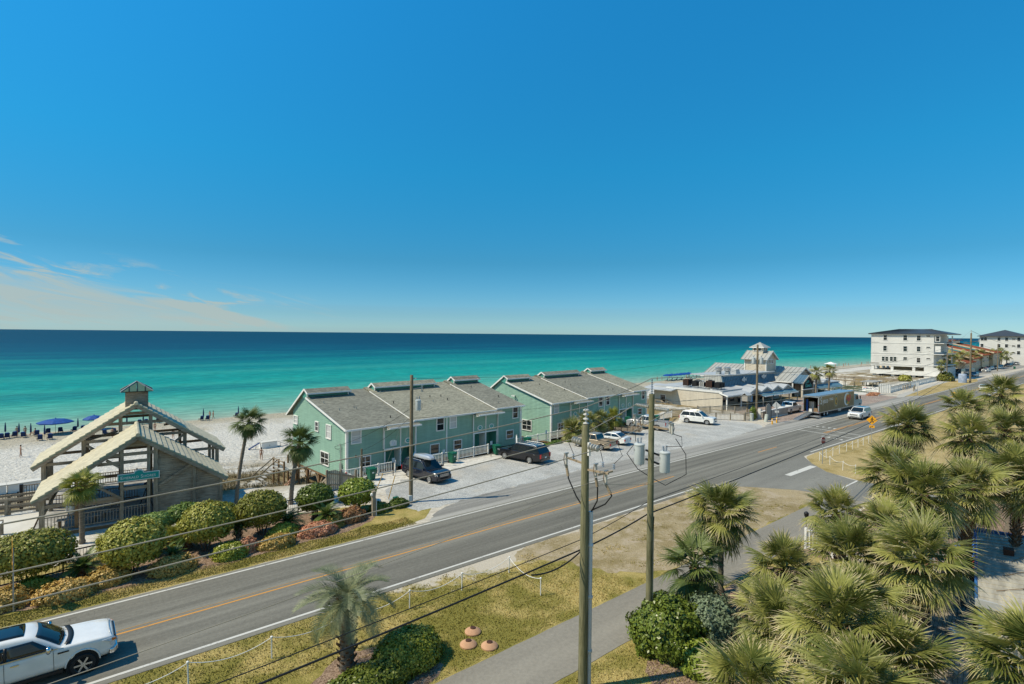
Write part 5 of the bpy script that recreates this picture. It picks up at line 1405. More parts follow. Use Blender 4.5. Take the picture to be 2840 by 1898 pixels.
def modern_pickup(label, loc, rz, pm):
    """smoothly lofted full-size crew cab; x forward from the middle"""
    T = thing('pickup_truck', label, 'pickup truck', loc, rz)
    def loft(name, secs, mat, sub=1):
        m = MB()
        n = len(secs[0])
        for sec in secs: m.v += [tuple(p) for p in sec]
        for i in range(len(secs) - 1):
            for k in range(n - 1): m.f.append([i * n + k, i * n + k + 1, (i + 1) * n + k + 1, (i + 1) * n + k]); m.mi.append(0)
        for i0 in (0, (len(secs) - 1) * n): m.f.append(list(range(i0, i0 + n)) if i0 == 0 else list(range(i0 + n - 1, i0 - 1, -1))); m.mi.append(0)
        o = m.build(name, mat, T, True)
        if sub:
            sm = o.modifiers.new('s', 'SUBSURF'); sm.levels = sm.render_levels = sub
        return o
    B = [(3.06, (.74, .60, 1.02)), (3.03, (.86, .52, 1.12)), (2.92, (.95, .46, 1.19)), (2.6, (1.0, .44, 1.245)), (2.0, (1.02, .44, 1.285)), (1.45, (1.03, .42, 1.31)), (1.1, (1.03, .42, 1.30)), (0.0, (1.03, .42, 1.285)), (-1.6, (1.03, .42, 1.285)), (-1.75, (1.03, .42, 1.285)), (-2.7, (1.03, .46, 1.29)), (-3.04, (.99, .55, 1.28)), (-3.06, (.97, .60, 1.2))]
    secs = []
    for x, (w, zb, zt) in B:
        half = [(w * .86, zb), (w * .985, zb + .10), (w, zb + .34), (w, lerp(zb, zt, .66)), (w * .985, zt - .09), (w * .955, zt - .025), (w * .86, zt + .0), (w * .80, zt - .012), (w * .72, zt + .012), (0, zt + .03)]
        secs.append([(x, -y, z) for y, z in half] + [(x, y, z) for y, z in half[-2::-1]])
    loft('body', secs, pm)
    ZT = [(1.42, (1.30,)), (1.25, (1.385,)), (.95, (1.62,)), (.62, (1.84,)), (.40, (1.925,)), (.1, (1.965,)), (-.6, (1.99,)), (-1.3, (1.965,)), (-1.62, (1.90,)), (-1.80, (1.6,)), (-1.86, (1.30,))]
    hb, hr = .985, .80
    def side_y(z): return lerp(hb, hr, max(0, (z - 1.28) / .66) ** 1.15)
    def bow(x, y): return x + .16 * max(0, min(1, (x + .3) / 1.4)) * (1 - min(1, (y / .9) ** 2))
    def top(x, y, o=0.0): return (bow(x, y), y, interp(ZT, x)[0] + .03 * (1 - (y / .8) ** 2) + o)
    secs = []
    for x in [q[0] for q in ZT]:
        zt = interp(ZT, x)[0]
        h = [(side_y(1.27), 1.27), (side_y(lerp(1.27, zt, .5)), lerp(1.27, zt, .5)), (side_y(zt - .03) * 1.0, max(1.272, zt - .055)), (side_y(zt) * .93, max(1.275, zt - .005))]
        p = [(bow(x, y), -y, z) for y, z in h] + [top(x, y) for y in (-.45, 0, .45)] + [(bow(x, y), y, z) for y, z in h[::-1]]
        secs.append(p)
    cab = loft('cabin', secs, pm)
    def patch(name, fn, nu, nv, mat, par=cab):
        m = MB()
        m.v = [tuple(fn(i / (nu - 1), j / (nv - 1))) for j in range(nv) for i in range(nu)]
        for j in range(nv - 1):
            for i in range(nu - 1): m.f.append([j * nu + i, j * nu + i + 1, (j + 1) * nu + i + 1, (j + 1) * nu + i]); m.mi.append(0)
        o = m.build(name, mat, par, True)
        so_ = o.modifiers.new('t', 'SOLIDIFY'); so_.thickness = .006
        return o
    G_ = M['car_glass']
    patch('windscreen', lambda u, v: top(lerp(1.30, .56, v), lerp(-1, 1, u) * lerp(.86, .71, v), .016), 9, 6, G_)
    patch('sunroof', lambda u, v: top(lerp(.22, -1.35, v), lerp(-.58, .58, u), .012), 7, 7, G_)
    for s in (-1, 1):
        def sd(x, z, o=.012): return (x, s * (side_y(z) + o), z)
        def quadwin(xf0, xr0, xf1, xr1, z0=1.325, z1=1.80): return lambda u, v: sd(lerp(lerp(xf0, xf1, v), lerp(xr0, xr1, v), u), lerp(z0, z1, v))
        patch('window', quadwin(1.13, -.20, .52, -.20), 6, 5, G_)
        patch('window', quadwin(-.30, -1.30, -.30, -1.25), 5, 5, G_)
        patch('pillar_trim', quadwin(-.20, -.30, -.20, -.30), 2, 4, M['black_metal'])
        MB().bar((1.25, s * 1.0, 1.305), (-1.75, s * 1.0, 1.300), .02, .022).build('belt_trim', M['chrome'], T)
        for x in (-.28, 1.12, -1.62): MB().bar((x, s * 1.034, 1.27), (x + .02, s * 1.034, .52), .012, .006, Vector((0, 1, 0))).build('door_gap', M['dark'], T)
        for x in (.02, -1.2):
            h = MB().box(x, s * 1.045, 1.12, .24, .03, .04).build('door_handle', M['chrome'], T)
        mi = MB().lathe([(.02, -.14), (.10, -.11), (.12, 0), (.10, .11), (.02, .13)], 10)
        o = mi.build('mirror', M['chrome'], T, True, (.98, s * 1.17, 1.42)); o.scale = (.75, 1.15, 1.0)
        MB().bar((.98, s * 1.0, 1.34), (.98, s * 1.12, 1.36), .08, .05).build('mirror_arm', M['black_metal'], T)
        MB().box(1.42, s * 1.036, 1.12, .34, .012, .055).build('fender_badge', M['black_metal'], T)
        bevel(MB().ext([(2.60, s * 1.0, 1.13), (2.93, s * .92, 1.12), (3.05, s * .80, 1.06), (3.05, s * .74, .84), (2.90, s * .93, .80), (2.86, s * .96, .98)], (.03, s * .02, 0)).build('headlight', M['headlamp'], T), .015)
        MB().ext([(2.95, s * .925, 1.09), (3.05, s * .83, 1.05), (3.06, s * .82, .98), (2.96, s * .935, 1.0)], (.035, s * .03, 0)).build('indicator', M['amber'], T)
        for x in (2.02, -1.66):
            MB().tube([(x + .54 * math.cos(q * math.pi / 14), s * 1.02, .45 + .54 * math.sin(q * math.pi / 14)) for q in range(0, 15)], .03, 6).build('arch_lip', pm, T, True)
            MB().lathe([(.525, -.02 * s), (.525, .028 * s), (.02, .026 * s)], 26, (x, s * .995, .44), 1).build('wheel_well', M['dark'], T)
            wheel(T, x, s * .955, .42, .27)
        MB().box(.2, s * .99, .40, 2.4, .1, .10).build('running_board', M['black_metal'], T)
    patch('wiper_cowl', lambda u, v: (lerp(1.44, 1.62, v) + .13 * (1 - (lerp(-1, 1, u)) ** 2), lerp(-.86, .86, u), 1.352 - .022 * v), 9, 3, M['black_metal'])
    for s in (-.1, .55): MB().bar((1.5, s, 1.375), (1.02, s - .45, 1.63), .02, .015).build('wiper', M['black_metal'], T)
    bevel(MB().box(3.05, 0, .95, .08, 1.34, .32).build('grille', M['black_metal'], T), .03)
    for z in (.87, .96, 1.05): bevel(MB().box(3.095, 0, z, .03, 1.36, .05).build('grille_bar', M['chrome'], T), .01)
    bevel(MB().ext([(3.02, -.98, .46), (3.16, -.7, .46), (3.16, .7, .46), (3.02, .98, .46), (2.85, .98, .46), (2.85, -.98, .46)], (0, 0, .24)).build('front_bumper', M['chrome'], T), .05, 3)
    for s in (-1, 1): MB().box(3.10, s * .68, .58, .05, .22, .12).build('fog_lamp', M['dark'], T)
    MB().box(3.17, 0, .58, .02, .32, .15).build('number_plate', M['white'], T)
    MB().box(0, 0, .5, 5.6, 1.6, .3).build('underbody', M['dark'], T)
    patch('hood_shut_line', lambda u, v: (lerp(2.88, 2.90, v), lerp(-.75, .75, u), 1.232 + .012), 5, 2, M['grey_metal'], T)
    return T
l, a = place(-1.42, 28.1, 0)
F150 = modern_pickup('white crew cab pickup truck driving past in the near lane', l, a, M['p_white'])
l, a = place(26.3, 43.85, -82)
EN = car('suv', 'blue-black SUV with grey roof box, nose to the road', l, a, M['p_navy'], L=5.18, W=2.0, H=1.76, wb=3.07, r=.38, fo=.98, belt=1.06, nose=.98, hood=1.08, A=1.35, B=2.25, C=4.75, D=5.1, pill=(.34, .66), rails=True, group='cars in the gravel lot')
t = thing('roof_box', 'silver grey roof cargo box on the blue-black SUV', 'cargo box', l, a)
b = MB()
pr = [(-1.2, .0, .30), (-1.1, .10, .38), (-.2, .22, .41), (.7, .20, .40), (1.15, .08, .30), (1.25, 0, .22)]
vs = []
for x, h, w in pr:
    for yy_, zz_ in ((-1, 0), (-1, .5), (-.75, .95), (.75, .95), (1, .5), (1, 0)): vs.append((x - .3, yy_ * w, 1.86 + .05 + zz_ * (h + .14)))
b.add(vs, [(i * 6 + j, i * 6 + (j + 1) % 6, (i + 1) * 6 + (j + 1) % 6, (i + 1) * 6 + j) for i in range(5) for j in range(6)] + [tuple(range(5, -1, -1)), tuple(range(30, 36))])
b.build('shell', M['p_silver'], t, 'auto')
for x in (-.8, .3): MB().box(x, 0, 1.84, .07, 1.3, .06).build('crossbar', M['black_metal'], t)
l, a = place(38.42, 43.75, 103)
car('suv', 'long black SUV parked nose to the green house', l, a, M['p_black'], group='cars in the gravel lot', **SUV)
l, a = place(49.45, 43.35, 101)
TC = car('pickup_truck', 'tan pickup truck parked tail to the road with cargo in its bed', l, a, M['p_tan'], L=5.3, W=1.9, H=1.80, wb=3.2, r=.38, fo=.9, belt=1.16, nose=1.05, hood=1.18, A=1.45, B=2.1, C=3.3, D=3.55, kind='pickup', pill=(.5,), group='cars in the gravel lot')
t = thing('cardboard_sheet', 'tan board lying in the bed of the tan pickup', 'board', l, a)
MB().box(-1.5, .2, 1.12, .9, .7, .05).build('sheet', M['tan_wood'], t)
MB().box(-1.7, .1, .96, .5, .4, .28).build('box', M['cream'], t)
l, a = place(53.35, 44.0, 101)
car('sedan', 'white sedan parked beside the tan pickup', l, a, M['p_white'], L=4.75, W=1.83, H=1.46, wb=2.8, r=.33, fo=.9, belt=.98, nose=.78, hood=.95, A=1.35, B=2.35, C=3.35, D=4.35, kind='sedan', zb=.24, group='cars in the gravel lot', pill=(.5,))
l, a = place(66.0, 47.6, 108)
car('pickup_truck', 'silver pickup truck parked tail to the road beyond the trailer', l, a, M['p_silver'], group='cars in the gravel lot', **PICK)
l, a = place(76.3, 45.6, -77)
car('suv', 'white SUV parked nose to the road beside the picket fence', l, a, M['p_white'], roofm=M['p_white'], group='cars in the gravel lot', **{**SUV, 'L': 5.33, 'wb': 3.1, 'C': 4.75, 'D': 5.22, 'sunroof': True})
l, a = place(100.9, 42.1, 0)
car('pickup_truck', 'cream white pickup truck behind the forecourt wall', l, a, M['p_white'], **PICK)
l, a = place(103.4, 31.75, 180)
car('suv', 'white SUV driving towards the crosswalk', l, a, M['p_white'], grille='chrome', sunroof=True, **SUV)
l, a = place(185, 28.3, 3)
car('suv', 'white car driving away beyond the palms', l, a, M['p_white'], L=4.6, W=1.85, H=1.65, wb=2.7, r=.35, fo=.9, belt=1.0, nose=.9, hood=1.0, A=1.2, B=2.0, C=4.2, D=4.5, pill=(.4, .75))
CAR = dict(L=4.6, W=1.85, H=1.6, wb=2.7, r=.34, fo=.9, belt=1.0, nose=.9, hood=1.0, A=1.2, B=2.0, C=4.1, D=4.5, pill=(.4, .75))
for x, y, an, pm, lb in ((288, 43.6, 170, 'p_white', 'white SUV at the front of the far car park'), (297, 45.5, 165, 'p_red', 'red car in the far car park'), (311, 46.0, 165, 'p_white', 'white car behind the red one in the far car park'),
                         (322, 45.0, 160, 'p_silver', 'silver car in the middle of the far car park'), (335, 46.2, 165, 'p_black', 'black car at the back of the far car park'), (350, 45.0, 170, 'p_navy', 'dark blue car at the right of the far car park'),
                         (362, 46.2, 165, 'p_black', 'black SUV farthest right in the far car park'), (380, 45.5, 165, 'p_silver', 'silver car farthest back by the second white block'), (251, 41.2, 175, 'p_silver', 'silver car beside the blue vans')):
    l, a = place(x, y, an)
    car('parked_car', lb, l, a, M[pm], group='cars in the far car park', **CAR)
for x, y, lb in ((249, 45.0, 'dark teal van nearest the white apartment block'), (257.5, 43.8, 'dark teal van beside the silver car')):
    l, a = place(x, y, 175)
    car('van', lb, l, a, M['p_blue'], L=6.0, W=2.05, H=2.6, wb=3.6, r=.37, fo=1.0, belt=1.35, nose=1.1, hood=1.3, A=.9, B=1.7, C=5.85, D=5.95, kind='van', pill=(.25, .5, .75), tum=.1, group='teal vans')
l, a = place(24.8, 10.7, 196)
car('suv', 'dark parked SUV half hidden under the fan palms', l, a, M['p_black'], **{**SUV, 'L': 4.7, 'wb': 2.9, 'C': 4.4, 'D': 4.6})
# utility trailer
t = thing('utility_trailer', 'low wooden utility trailer with tool rack in the gravel lot', 'trailer', (60.2, 46.6, 0.006), rad(-62))
MB().box(0, 0, .52, 3.6, 1.8, .08).build('deck', M['tan_wood'], t)
for s in (-1, 1):
    MB().box(0, s * .9, .78, 3.6, .05, .3).build('side_board', M['grey_wood'], t)
    for x in (-1.6, -.8, 0, .8, 1.6): MB().box(x, s * .94, .72, .06, .05, .5).build('stake', M['rust'], t)
    wheel(t, .2 - 1.2, s * 1.0, .33, .2)
MB().box(-1.8, 0, .78, .05, 1.8, .3).build('end_board', M['grey_wood'], t)
MB().bar((-1.8, 0, .48), (-3.1, 0, .5), .1, .1).build('tongue', M['rust'], t)
for i in range(4): MB().bar((.3 + i * .3, -.4 + .2 * i, .58), (.5 + i * .28, -.3 + .25 * i, 1.6 + .1 * i), .04, .04).build('tool', M['rust'] if i % 2 else M['grey_metal'], t)
MB().tube([(1.5, -.85, .6), (1.5, -.85, 1.5), (1.5, .85, 1.5), (1.5, .85, .6)], .03, 6).build('rack', M['rust'], t)
# delivery truck
M['truck_side'] = None
def truck_mat():
    t = NT('printed_field_wrap')
    p = t.obj()
    x, y, z = t.xyz(p)
    n = t.noise(t.scale(p, .9, 1, 4.0), 1.0, 5, .7)
    n2 = t.noise(t.scale(p, 5, 1, 1.2), 1.0, 4, .7)
    crop = t.mix(t.rng(n2, .3, .7), (.075, .055, .02), (.21, .165, .06))
    sky_ = t.mix(t.rng(n, .3, .7), (.17, .115, .045), (.30, .215, .09))
    return t.out(t.mix(t.rng(z, 2.1, 2.6), crop, sky_), .3, .4)
DT = thing('delivery_truck', 'large delivery truck with printed brown side and open rear door', 'truck', (98.1, 37.45, 0.012), 0)
BL, BW, z0, z1 = 16.6, 2.55, 0.86, 3.58
b = MB().box(BL / 2, 0, (z0 + z1) / 2 , 0.06, BW - .06, z1 - z0)
MB().box(BL - .03, 0, (z0 + z1) / 2, .06, BW - .08, z1 - z0 - .06).build('box_front', M['white'], DT)
tm = truck_mat()
SD = MB().box(BL / 2, -BW / 2 + .02, (z0 + z1) / 2, BL, .04, z1 - z0).build('box_side', tm, DT)
MB().box(BL / 2, BW / 2 - .02, (z0 + z1) / 2, BL, .04, z1 - z0).build('box_side', tm, DT)
MB().box(BL / 2, 0, z1 + .025, BL + .06, BW + .04, .05).build('box_roof', plain('dusty_blue_truck_roof', (.16, .26, .36), .35, .12, .6), DT)
MB().box(BL / 2, 0, z0 - .07, BL, BW, .14).build('box_floor', M['alu'], DT)
for s in (-1, 1):
    MB().box(.06, s * (BW / 2 - .06), (z0 + z1) / 2, .14, .14, z1 - z0).build('door_post', M['grey_metal'], DT)
    MB().box(BL / 2, s * (BW / 2 + .012), z1 - .04, BL, .03, .12).build('top_trim', M['alu'], DT)
    for i in range(22): MB().box(.5 + i * .74, s * (BW / 2 + .016), z0 - .04, .10, .015, .05).build('rivet_plate', M['white'], DT)
    for z in (z0 + .12, z1 - 1.5): MB().box(-.02, s * (BW / 2 - .06), z, .05, .1, .12).build('tail_light', M['tail'], DT)
MB().box(.06, 0, z1 - .12, .14, BW - .2, .22).build('door_header', M['grey_metal'], DT)
text('S', 'lettering', M['white'], DT, (.6, -BW / 2 - .006, 2.72), (math.pi / 2, 0, 0), 1.75, .004, 'LEFT')
text('ysco', 'lettering', M['white'], DT, (1.62, -BW / 2 - .006, 2.66), (math.pi / 2, 0, 0), 1.3, .004, 'LEFT')
for i, w_ in enumerate((1.7, 1.75)): MB().box(4.6 + w_ / 2, -BW / 2 - .004, 2.92 - i * .24, w_, .006, .085).build('slogan_line', M['white'], DT)
FR = [('cream', 7.7, 2.35, 1.0), ('bin_green', 7.7, 2.35, .85), ('yellow', 7.72, 2.3, .66), ('brown_wood', 7.8, 2.22, .34)]
for k, (mm, x, z, rr) in enumerate(FR):                                   # halved avocado, printed
    q = [(x + rr * (.72 * math.sin(a) * (1 - .18 * math.cos(a))), -BW / 2 - .004 - k * .003, z + rr * 1.05 * math.cos(a)) for a in [i * math.pi / 14 for i in range(28)]]
    MB().ext(q, (0, .004, 0)).build('printed_fruit', M[mm], DT)
for k, (mm, x, z, rr) in enumerate((('white', 12.9, 2.25, 1.18), ('yellow', 13.3, 2.2, .95), ('bin_green', 12.8, 1.9, .42), ('red', 13.2, 2.45, .5), ('tail', 13.9, 2.1, .45), ('tail', 14.4, 2.5, .5), ('amber', 13.7, 2.75, .3))):
    q = [(min(x + rr * 1.15 * math.sin(a), BL - .1), -BW / 2 - .004 - k * .002, z + rr * math.cos(a)) for a in [i * math.pi / 14 for i in range(28)]]
    MB().ext(q, (0, .004, 0)).build('printed_fruit', M[mm], DT)
for x in (2.5, 3.85):
    for s in (-1, 1):
        for k in (0, 1): wheel(DT, x, s * (BW / 2 - .16 - .3 * k), .50, .26, 'dual')
MB().box(BL / 2 - 1, 0, .62, BL - 3, 1.0, .3).build('chassis', M['dark'], DT)
MB().box(9.5, -1.0, .62, 1.3, .5, .5).build('fuel_tank', M['alu'], DT)
# cab
cab = MB()
prof = [(16.8, .55), (21.6, .55), (21.75, .95), (21.6, 1.55), (19.9, 1.78), (19.3, 2.75), (16.95, 2.95), (16.8, 2.6)]
cab.ext([(x, -1.08, z) for x, z in prof], (0, 2.16, 0))
CB = bevel(cab.build('cab', M['p_teal'], DT), .07, 2)
for s in (-1, 1):
    MB().ext([(18.0, s * 1.085, 1.75), (19.45, s * 1.085, 1.75), (19.1, s * 1.085, 2.55), (18.0, s * 1.085, 2.62)], (0, s * .01, 0)).build('window', M['car_glass'], CB)
    MB().box(19.75, s * 1.35, 2.1, .14, .16, .62).build('mirror', M['black_metal'], CB)
    MB().bar((19.7, s * 1.08, 2.3), (19.75, s * 1.3, 2.3), .04, .04).build('mirror_arm', M['black_metal'], CB)
    MB().tube([(16.72, s * .95, .7), (16.72, s * .95, 3.75)], .1, 10).build('exhaust_stack', M['chrome'] if s < 0 else M['black_metal'], DT)
    wheel(DT, 20.4, s * .98, .50, .28, 'dual')
    MB().box(21.7, s * .8, 1.05, .08, .34, .22).build('headlight', M['headlamp'], CB)
MB().ext([(19.86, -.95, 1.84), (19.86, .95, 1.84), (19.36, .88, 2.66), (19.36, -.88, 2.66)], (.02, 0, .012)).build('windscreen', M['car_glass'], CB)
MB().box(21.72, 0, 1.1, .06, 1.1, .55).build('grille', M['chrome'], CB)
# open hold with stacked goods and a loading ramp
for i, (x, y, z, sx, sy, sz, mm) in enumerate(((2.6, .7, .86, .9, .8, 1.5, 'white'), (3.2, -.5, .86, 1.0, .9, 1.9, 'white'), (1.4, -.3, .86, .7, .6, .5, 'brown_wood'), (.7, .3, .86, .5, .45, .42, 'white'), (2.0, -.95, .86, .6, .4, .8, 'tan_wood'), (1.0, 1.0, .86, .3, .3, 2.0, 'blue'))):
    t = thing('stacked_carton', ('tall white wrapped pallet at the left of the truck hold', 'tallest white wrapped pallet deep in the truck hold', 'brown carton low in the truck hold', 'small white carton at the truck door', 'tan carton beside the truck wall', 'blue folded curtain at the truck door')[i], 'carton', (98.1 + x, 37.45 + y, z + .012), .1 * i, 'goods in the truck hold')
    MB().box(0, 0, sz / 2, sx, sy, sz).build('carton', M[mm], t)
    MB().box(0, 0, sz + .008, sx * .2, sy * .98, .012).build('tape', M['cream'], t)
t = thing('loading_ramp', 'grey metal loading ramp sloping from the truck hold to the ground', 'ramp', (98.0, 37.4, 0))
MB().bar((0.05, 0, .86), (-5.9, .0, .06), .8, .08).build('plate', M['grey_metal'], t)
for s in (-1, 1): MB().bar((0.05, s * .4, .92), (-5.9, s * .4, .12), .05, .12).build('edge', M['alu'], t)
for i in range(14): MB().bar((-.3 - i * .4, -.36, .86 - i * .054), (-.3 - i * .4, .36, .86 - i * .054), .05, .03).build('tread', M['black_metal'], t)
t = thing('tail_lift', 'steel tail lift platform behind the truck', 'platform', (97.2, 36.9, 0))
MB().box(0, 0, .32, 1.7, 2.3, .08).build('plate', M['grey_metal'], t)
for y in (-.9, .9): MB().bar((.7, y, .3), (1.2, y, .7), .1, .12).build('arm', M['black_metal'], t)
for x in (-.6, .6): MB().box(x, .8, .15, .1, .1, .28).build('foot', M['black_metal'], t)
# ---------------------------------------------------------------- plants
def leaf_mat(name, a, b, tip=None, tipk=(0.55, 1.0), sc=5.0, rough=0.5, trans=0.18, spec=0.35):
    t = NT(name)
    n = t.noise(t.pos(), sc, 3, 0.7)
    r = t.node('ShaderNodeObjectInfo').outputs['Random']
    f = t.math('ADD', t.math('MULTIPLY', n, 0.75), t.math('MULTIPLY', r, 0.35))
    c = t.mix(t.rng(f, 0.28, 0.82), a, b)
    if tip:
        at = t.node('ShaderNodeAttribute', attribute_name='tip').outputs['Fac']
        k = t.math('ADD', at, t.math('MULTIPLY', t.math('SUBTRACT', r, 0.5), 0.35))
        c = t.mix(t.rng(k, *tipk), c, tip)
    t.out(c, rough, spec)
    tr = t.node('ShaderNodeBsdfTranslucent', {'Color': mul3(c, t, 1.3)})
    mx = t.node('ShaderNodeMixShader', {0: trans, 1: t.b.outputs[0], 2: tr.outputs[0]})
    o = [q for q in t.n if q.type == 'OUTPUT_MATERIAL'][0]
    t.l.new(mx.outputs[0], o.inputs[0])
    return t.m
M['frond'] = leaf_mat('sabal_frond', (0.085, 0.108, 0.020), (0.35, 0.345, 0.092), (0.58, 0.47, 0.28), (0.50, 0.98))
M['frond_dark'] = leaf_mat('young_palm_frond', (0.044, 0.075, 0.015), (0.150, 0.188, 0.044), (0.40, 0.33, 0.18), (0.85, 1.25))
M['frond_gold'] = leaf_mat('golden_palm_frond', (0.150, 0.180, 0.018), (0.405, 0.375, 0.068), (0.42, 0.30, 0.14), (0.8, 1.2))
M['frond_dead'] = leaf_mat('dead_palm_frond', (0.24, 0.17, 0.09), (0.55, 0.43, 0.28), (0.48, 0.39, 0.27), (0.4, 1.0))
M['pindo'] = leaf_mat('blue_green_frond', (0.085, 0.115, 0.050), (0.31, 0.33, 0.175), (0.44, 0.36, 0.22), (0.85, 1.2))
M['sago'] = leaf_mat('sago_frond', (0.042, 0.084, 0.017), (0.147, 0.203, 0.049), (0.20, 0.17, 0.06), (0.9, 1.3), rough=.35)
M['bark'] = plain('grey_palm_bark', (0.20, 0.165, 0.125), 0.9, 0.35, 4, 0.1, bump=.6, bsc=9, streak=(1, 1, 5))
M['bark_b'] = plain('brown_palm_boots', (0.155, 0.095, 0.055), 0.9, 0.4, 5, 0.1, bump=.6, bsc=12)
def set_tip(me, vals):
    at = me.attributes.new('tip', 'FLOAT', 'POINT')
    at.data.foreach_set('value', vals)
def fan_frond(seed, pl, R, droop, mat, nseg=46, spread=132, fold=0.22, wild=1.0):
    r = random.Random(seed)
    v, f, tip = [], [], []
    # petiole
    for i in range(4):
        t = i / 3
        z = -droop * 0.22 * pl * t * t
        w = lerp(.035, .016, t)
        v += [(pl * t, -w, z), (pl * t, w, z), (pl * t, 0, z - w * 1.2)]
        tip += [0, 0, 0]
    for i in range(3):
        for k in range(3): f.append((i * 3 + k, i * 3 + (k + 1) % 3, i * 3 + 3 + (k + 1) % 3, i * 3 + 3 + k))
    ex, ez = pl, -droop * 0.22 * pl
    sl = -droop * 0.42
    for k in range(nseg):
        ph = rad(lerp(-spread, spread, (k + .5) / nseg) + r.uniform(-2, 2) * wild)
        L = R * (1 - .30 * (abs(ph) / rad(spread)) ** 2) * r.uniform(.78, 1.10)
        tw = r.uniform(-.5, .5)
        hang = r.uniform(.5, 1.4) * droop
        c, s = math.cos(ph), math.sin(ph)
        o = len(v)
        side = r.uniform(-.10, .10) * wild
        for q, w in ((.04, .007), (.40, .024), (.72, .017)):
            d = q * L
            bend = -hang * .55 * max(0, q - .38) ** 2 * L
            x, y = ex + (c - s * side * q) * d, (s + c * side * q) * d
            z = ez + sl * c * d * (1 if c > 0 else .3) - fold * abs(s) * d + bend
            wx, wy = -s * w * R, c * w * R
            v += [(x - wx, y - wy, z - tw * w * R), (x + wx, y + wy, z + tw * w * R)]
            tip += [q * .75] * 2
        d = L
        z = ez + sl * c * d * (1 if c > 0 else .3) - fold * abs(s) * d - hang * .55 * .38 * L
        v.append((ex + (c - s * side * 1.3) * d * .97, (s + c * side * 1.3) * d * .97, z)); tip.append(1.0)
        f += [(o, o + 2, o + 3, o + 1), (o + 2, o + 4, o + 5, o + 3), (o + 4, o + 6, o + 5)]
    me = bpy.data.meshes.new('frond')
    me.from_pydata(v, [], f)
    set_tip(me, tip)
    me.materials.append(mat)
    me.update()
    return me
def feather_frond(seed, L, arch, nl, ll, mat, vee=.5, wid=.013):
    r = random.Random(seed)
    v, f, tip = [], [], []
    P = []
    for i in range(9):
        t = i / 8
        a = arch * t
        P.append((t, Vector((L * (math.sin(arch * t) / arch if arch else t), 0, -L * ((1 - math.cos(arch * t)) / arch if arch else 0))), -a))
        w = lerp(.022, .005, t)
        p = P[-1][1]
        v += [(p.x, -w, p.z), (p.x, w, p.z), (p.x, 0, p.z - w)]
        tip += [t * .3] * 3
    for i in range(8):
        for k in range(3): f.append((i * 3 + k, i * 3 + (k + 1) % 3, i * 3 + 3 + (k + 1) % 3, i * 3 + 3 + k))
    for i in range(nl):
        t = lerp(.16, .995, i / (nl - 1))
        a = arch * t
        p = Vector((L * math.sin(a) / arch, 0, -L * (1 - math.cos(a)) / arch))
        ax = Vector((math.cos(a), 0, -math.sin(a)))
        up = Vector((math.sin(a), 0, math.cos(a)))
        l = ll * (math.sin(math.pi * (.18 + .74 * t)) ** .7) * r.uniform(.88, 1.08)
        for s in (-1, 1):
            d = (Vector((0, s, 0)) * .80 + ax * (.42 + .45 * t) + up * vee * r.uniform(.7, 1.2)).normalized()
            o = len(v)
            pm = p + d * l * .55 - Vector((0, 0, .02 * l))
            pe = p + d * l - Vector((0, 0, .16 * l))
            v += [p - ax * wid, p + ax * wid, pm - ax * wid, pm + ax * wid, pe]
            v[-5:] = [tuple(q) for q in v[-5:]]
            tip += [0.05, .05, .5, .5, 1.0]
            f += [(o, o + 2, o + 3, o + 1), (o + 2, o + 4, o + 3)]
    me = bpy.data.meshes.new('frond')
    me.from_pydata(v, [], f)
    set_tip(me, tip)
    me.materials.append(mat)
    me.update()
    return me
FAN = {}
for key, mat in (('sabal', 'frond'), ('dark', 'frond_dark'), ('gold', 'frond_gold')):
    FAN[key] = [[fan_frond(k * 7 + len(key), rr * .95, rr, dr, M[mat], fold=fo) for k, rr in enumerate((.72, .82, .90, .96))] for dr, fo in ((.10, .10), (.55, .20), (1.05, .32))]
DEAD = [fan_frond(90 + k, .7, .75, 1.4, M['frond_dead'], 22, 100, .5, 2.0) for k in range(2)]
TRUNK = {}
def trunk_mesh(h, r0, r1, lean, style, seed):
    r = random.Random(seed)
    m = MB()
    n = max(6, int(h / .16))
    pts, rs = [], []
    for i in range(n + 1):
        t = i / n
        pts.append((lean[0] * t ** 1.6, lean[1] * t ** 1.6, h * t))
        k = lerp(r0, r1, t) * (1.22 if t < .06 else 1) * (1 + (.07 if i % 2 else -.03) + r.uniform(-.03, .03))
        rs.append(k)
    m.tube(pts, rs, 10)
    m.cur = 1
    if style:                                     # old leaf boots
        z0 = h * (0.0 if style == 2 else .72) if style != 3 else h * .45
        k = 0
        z = z0
        while z < h:
            t = z / h
            c = Vector((lean[0] * t ** 1.6, lean[1] * t ** 1.6, z))
            for j in range(5):
                a = j * 1.2566 + k * .63 + r.uniform(-.15, .15)
                d = Vector((math.cos(a), math.sin(a), 0))
                rr = lerp(r0, r1, t)
                m.bar(c + d * rr * .8, c + d * (rr + .10 + .06 * r.random()) + Vector((0, 0, .20)), .11, .035, d)
            z += .15
            k += 1
    return m.mesh('trunk', [M['bark'], M['bark_b']], 'auto')
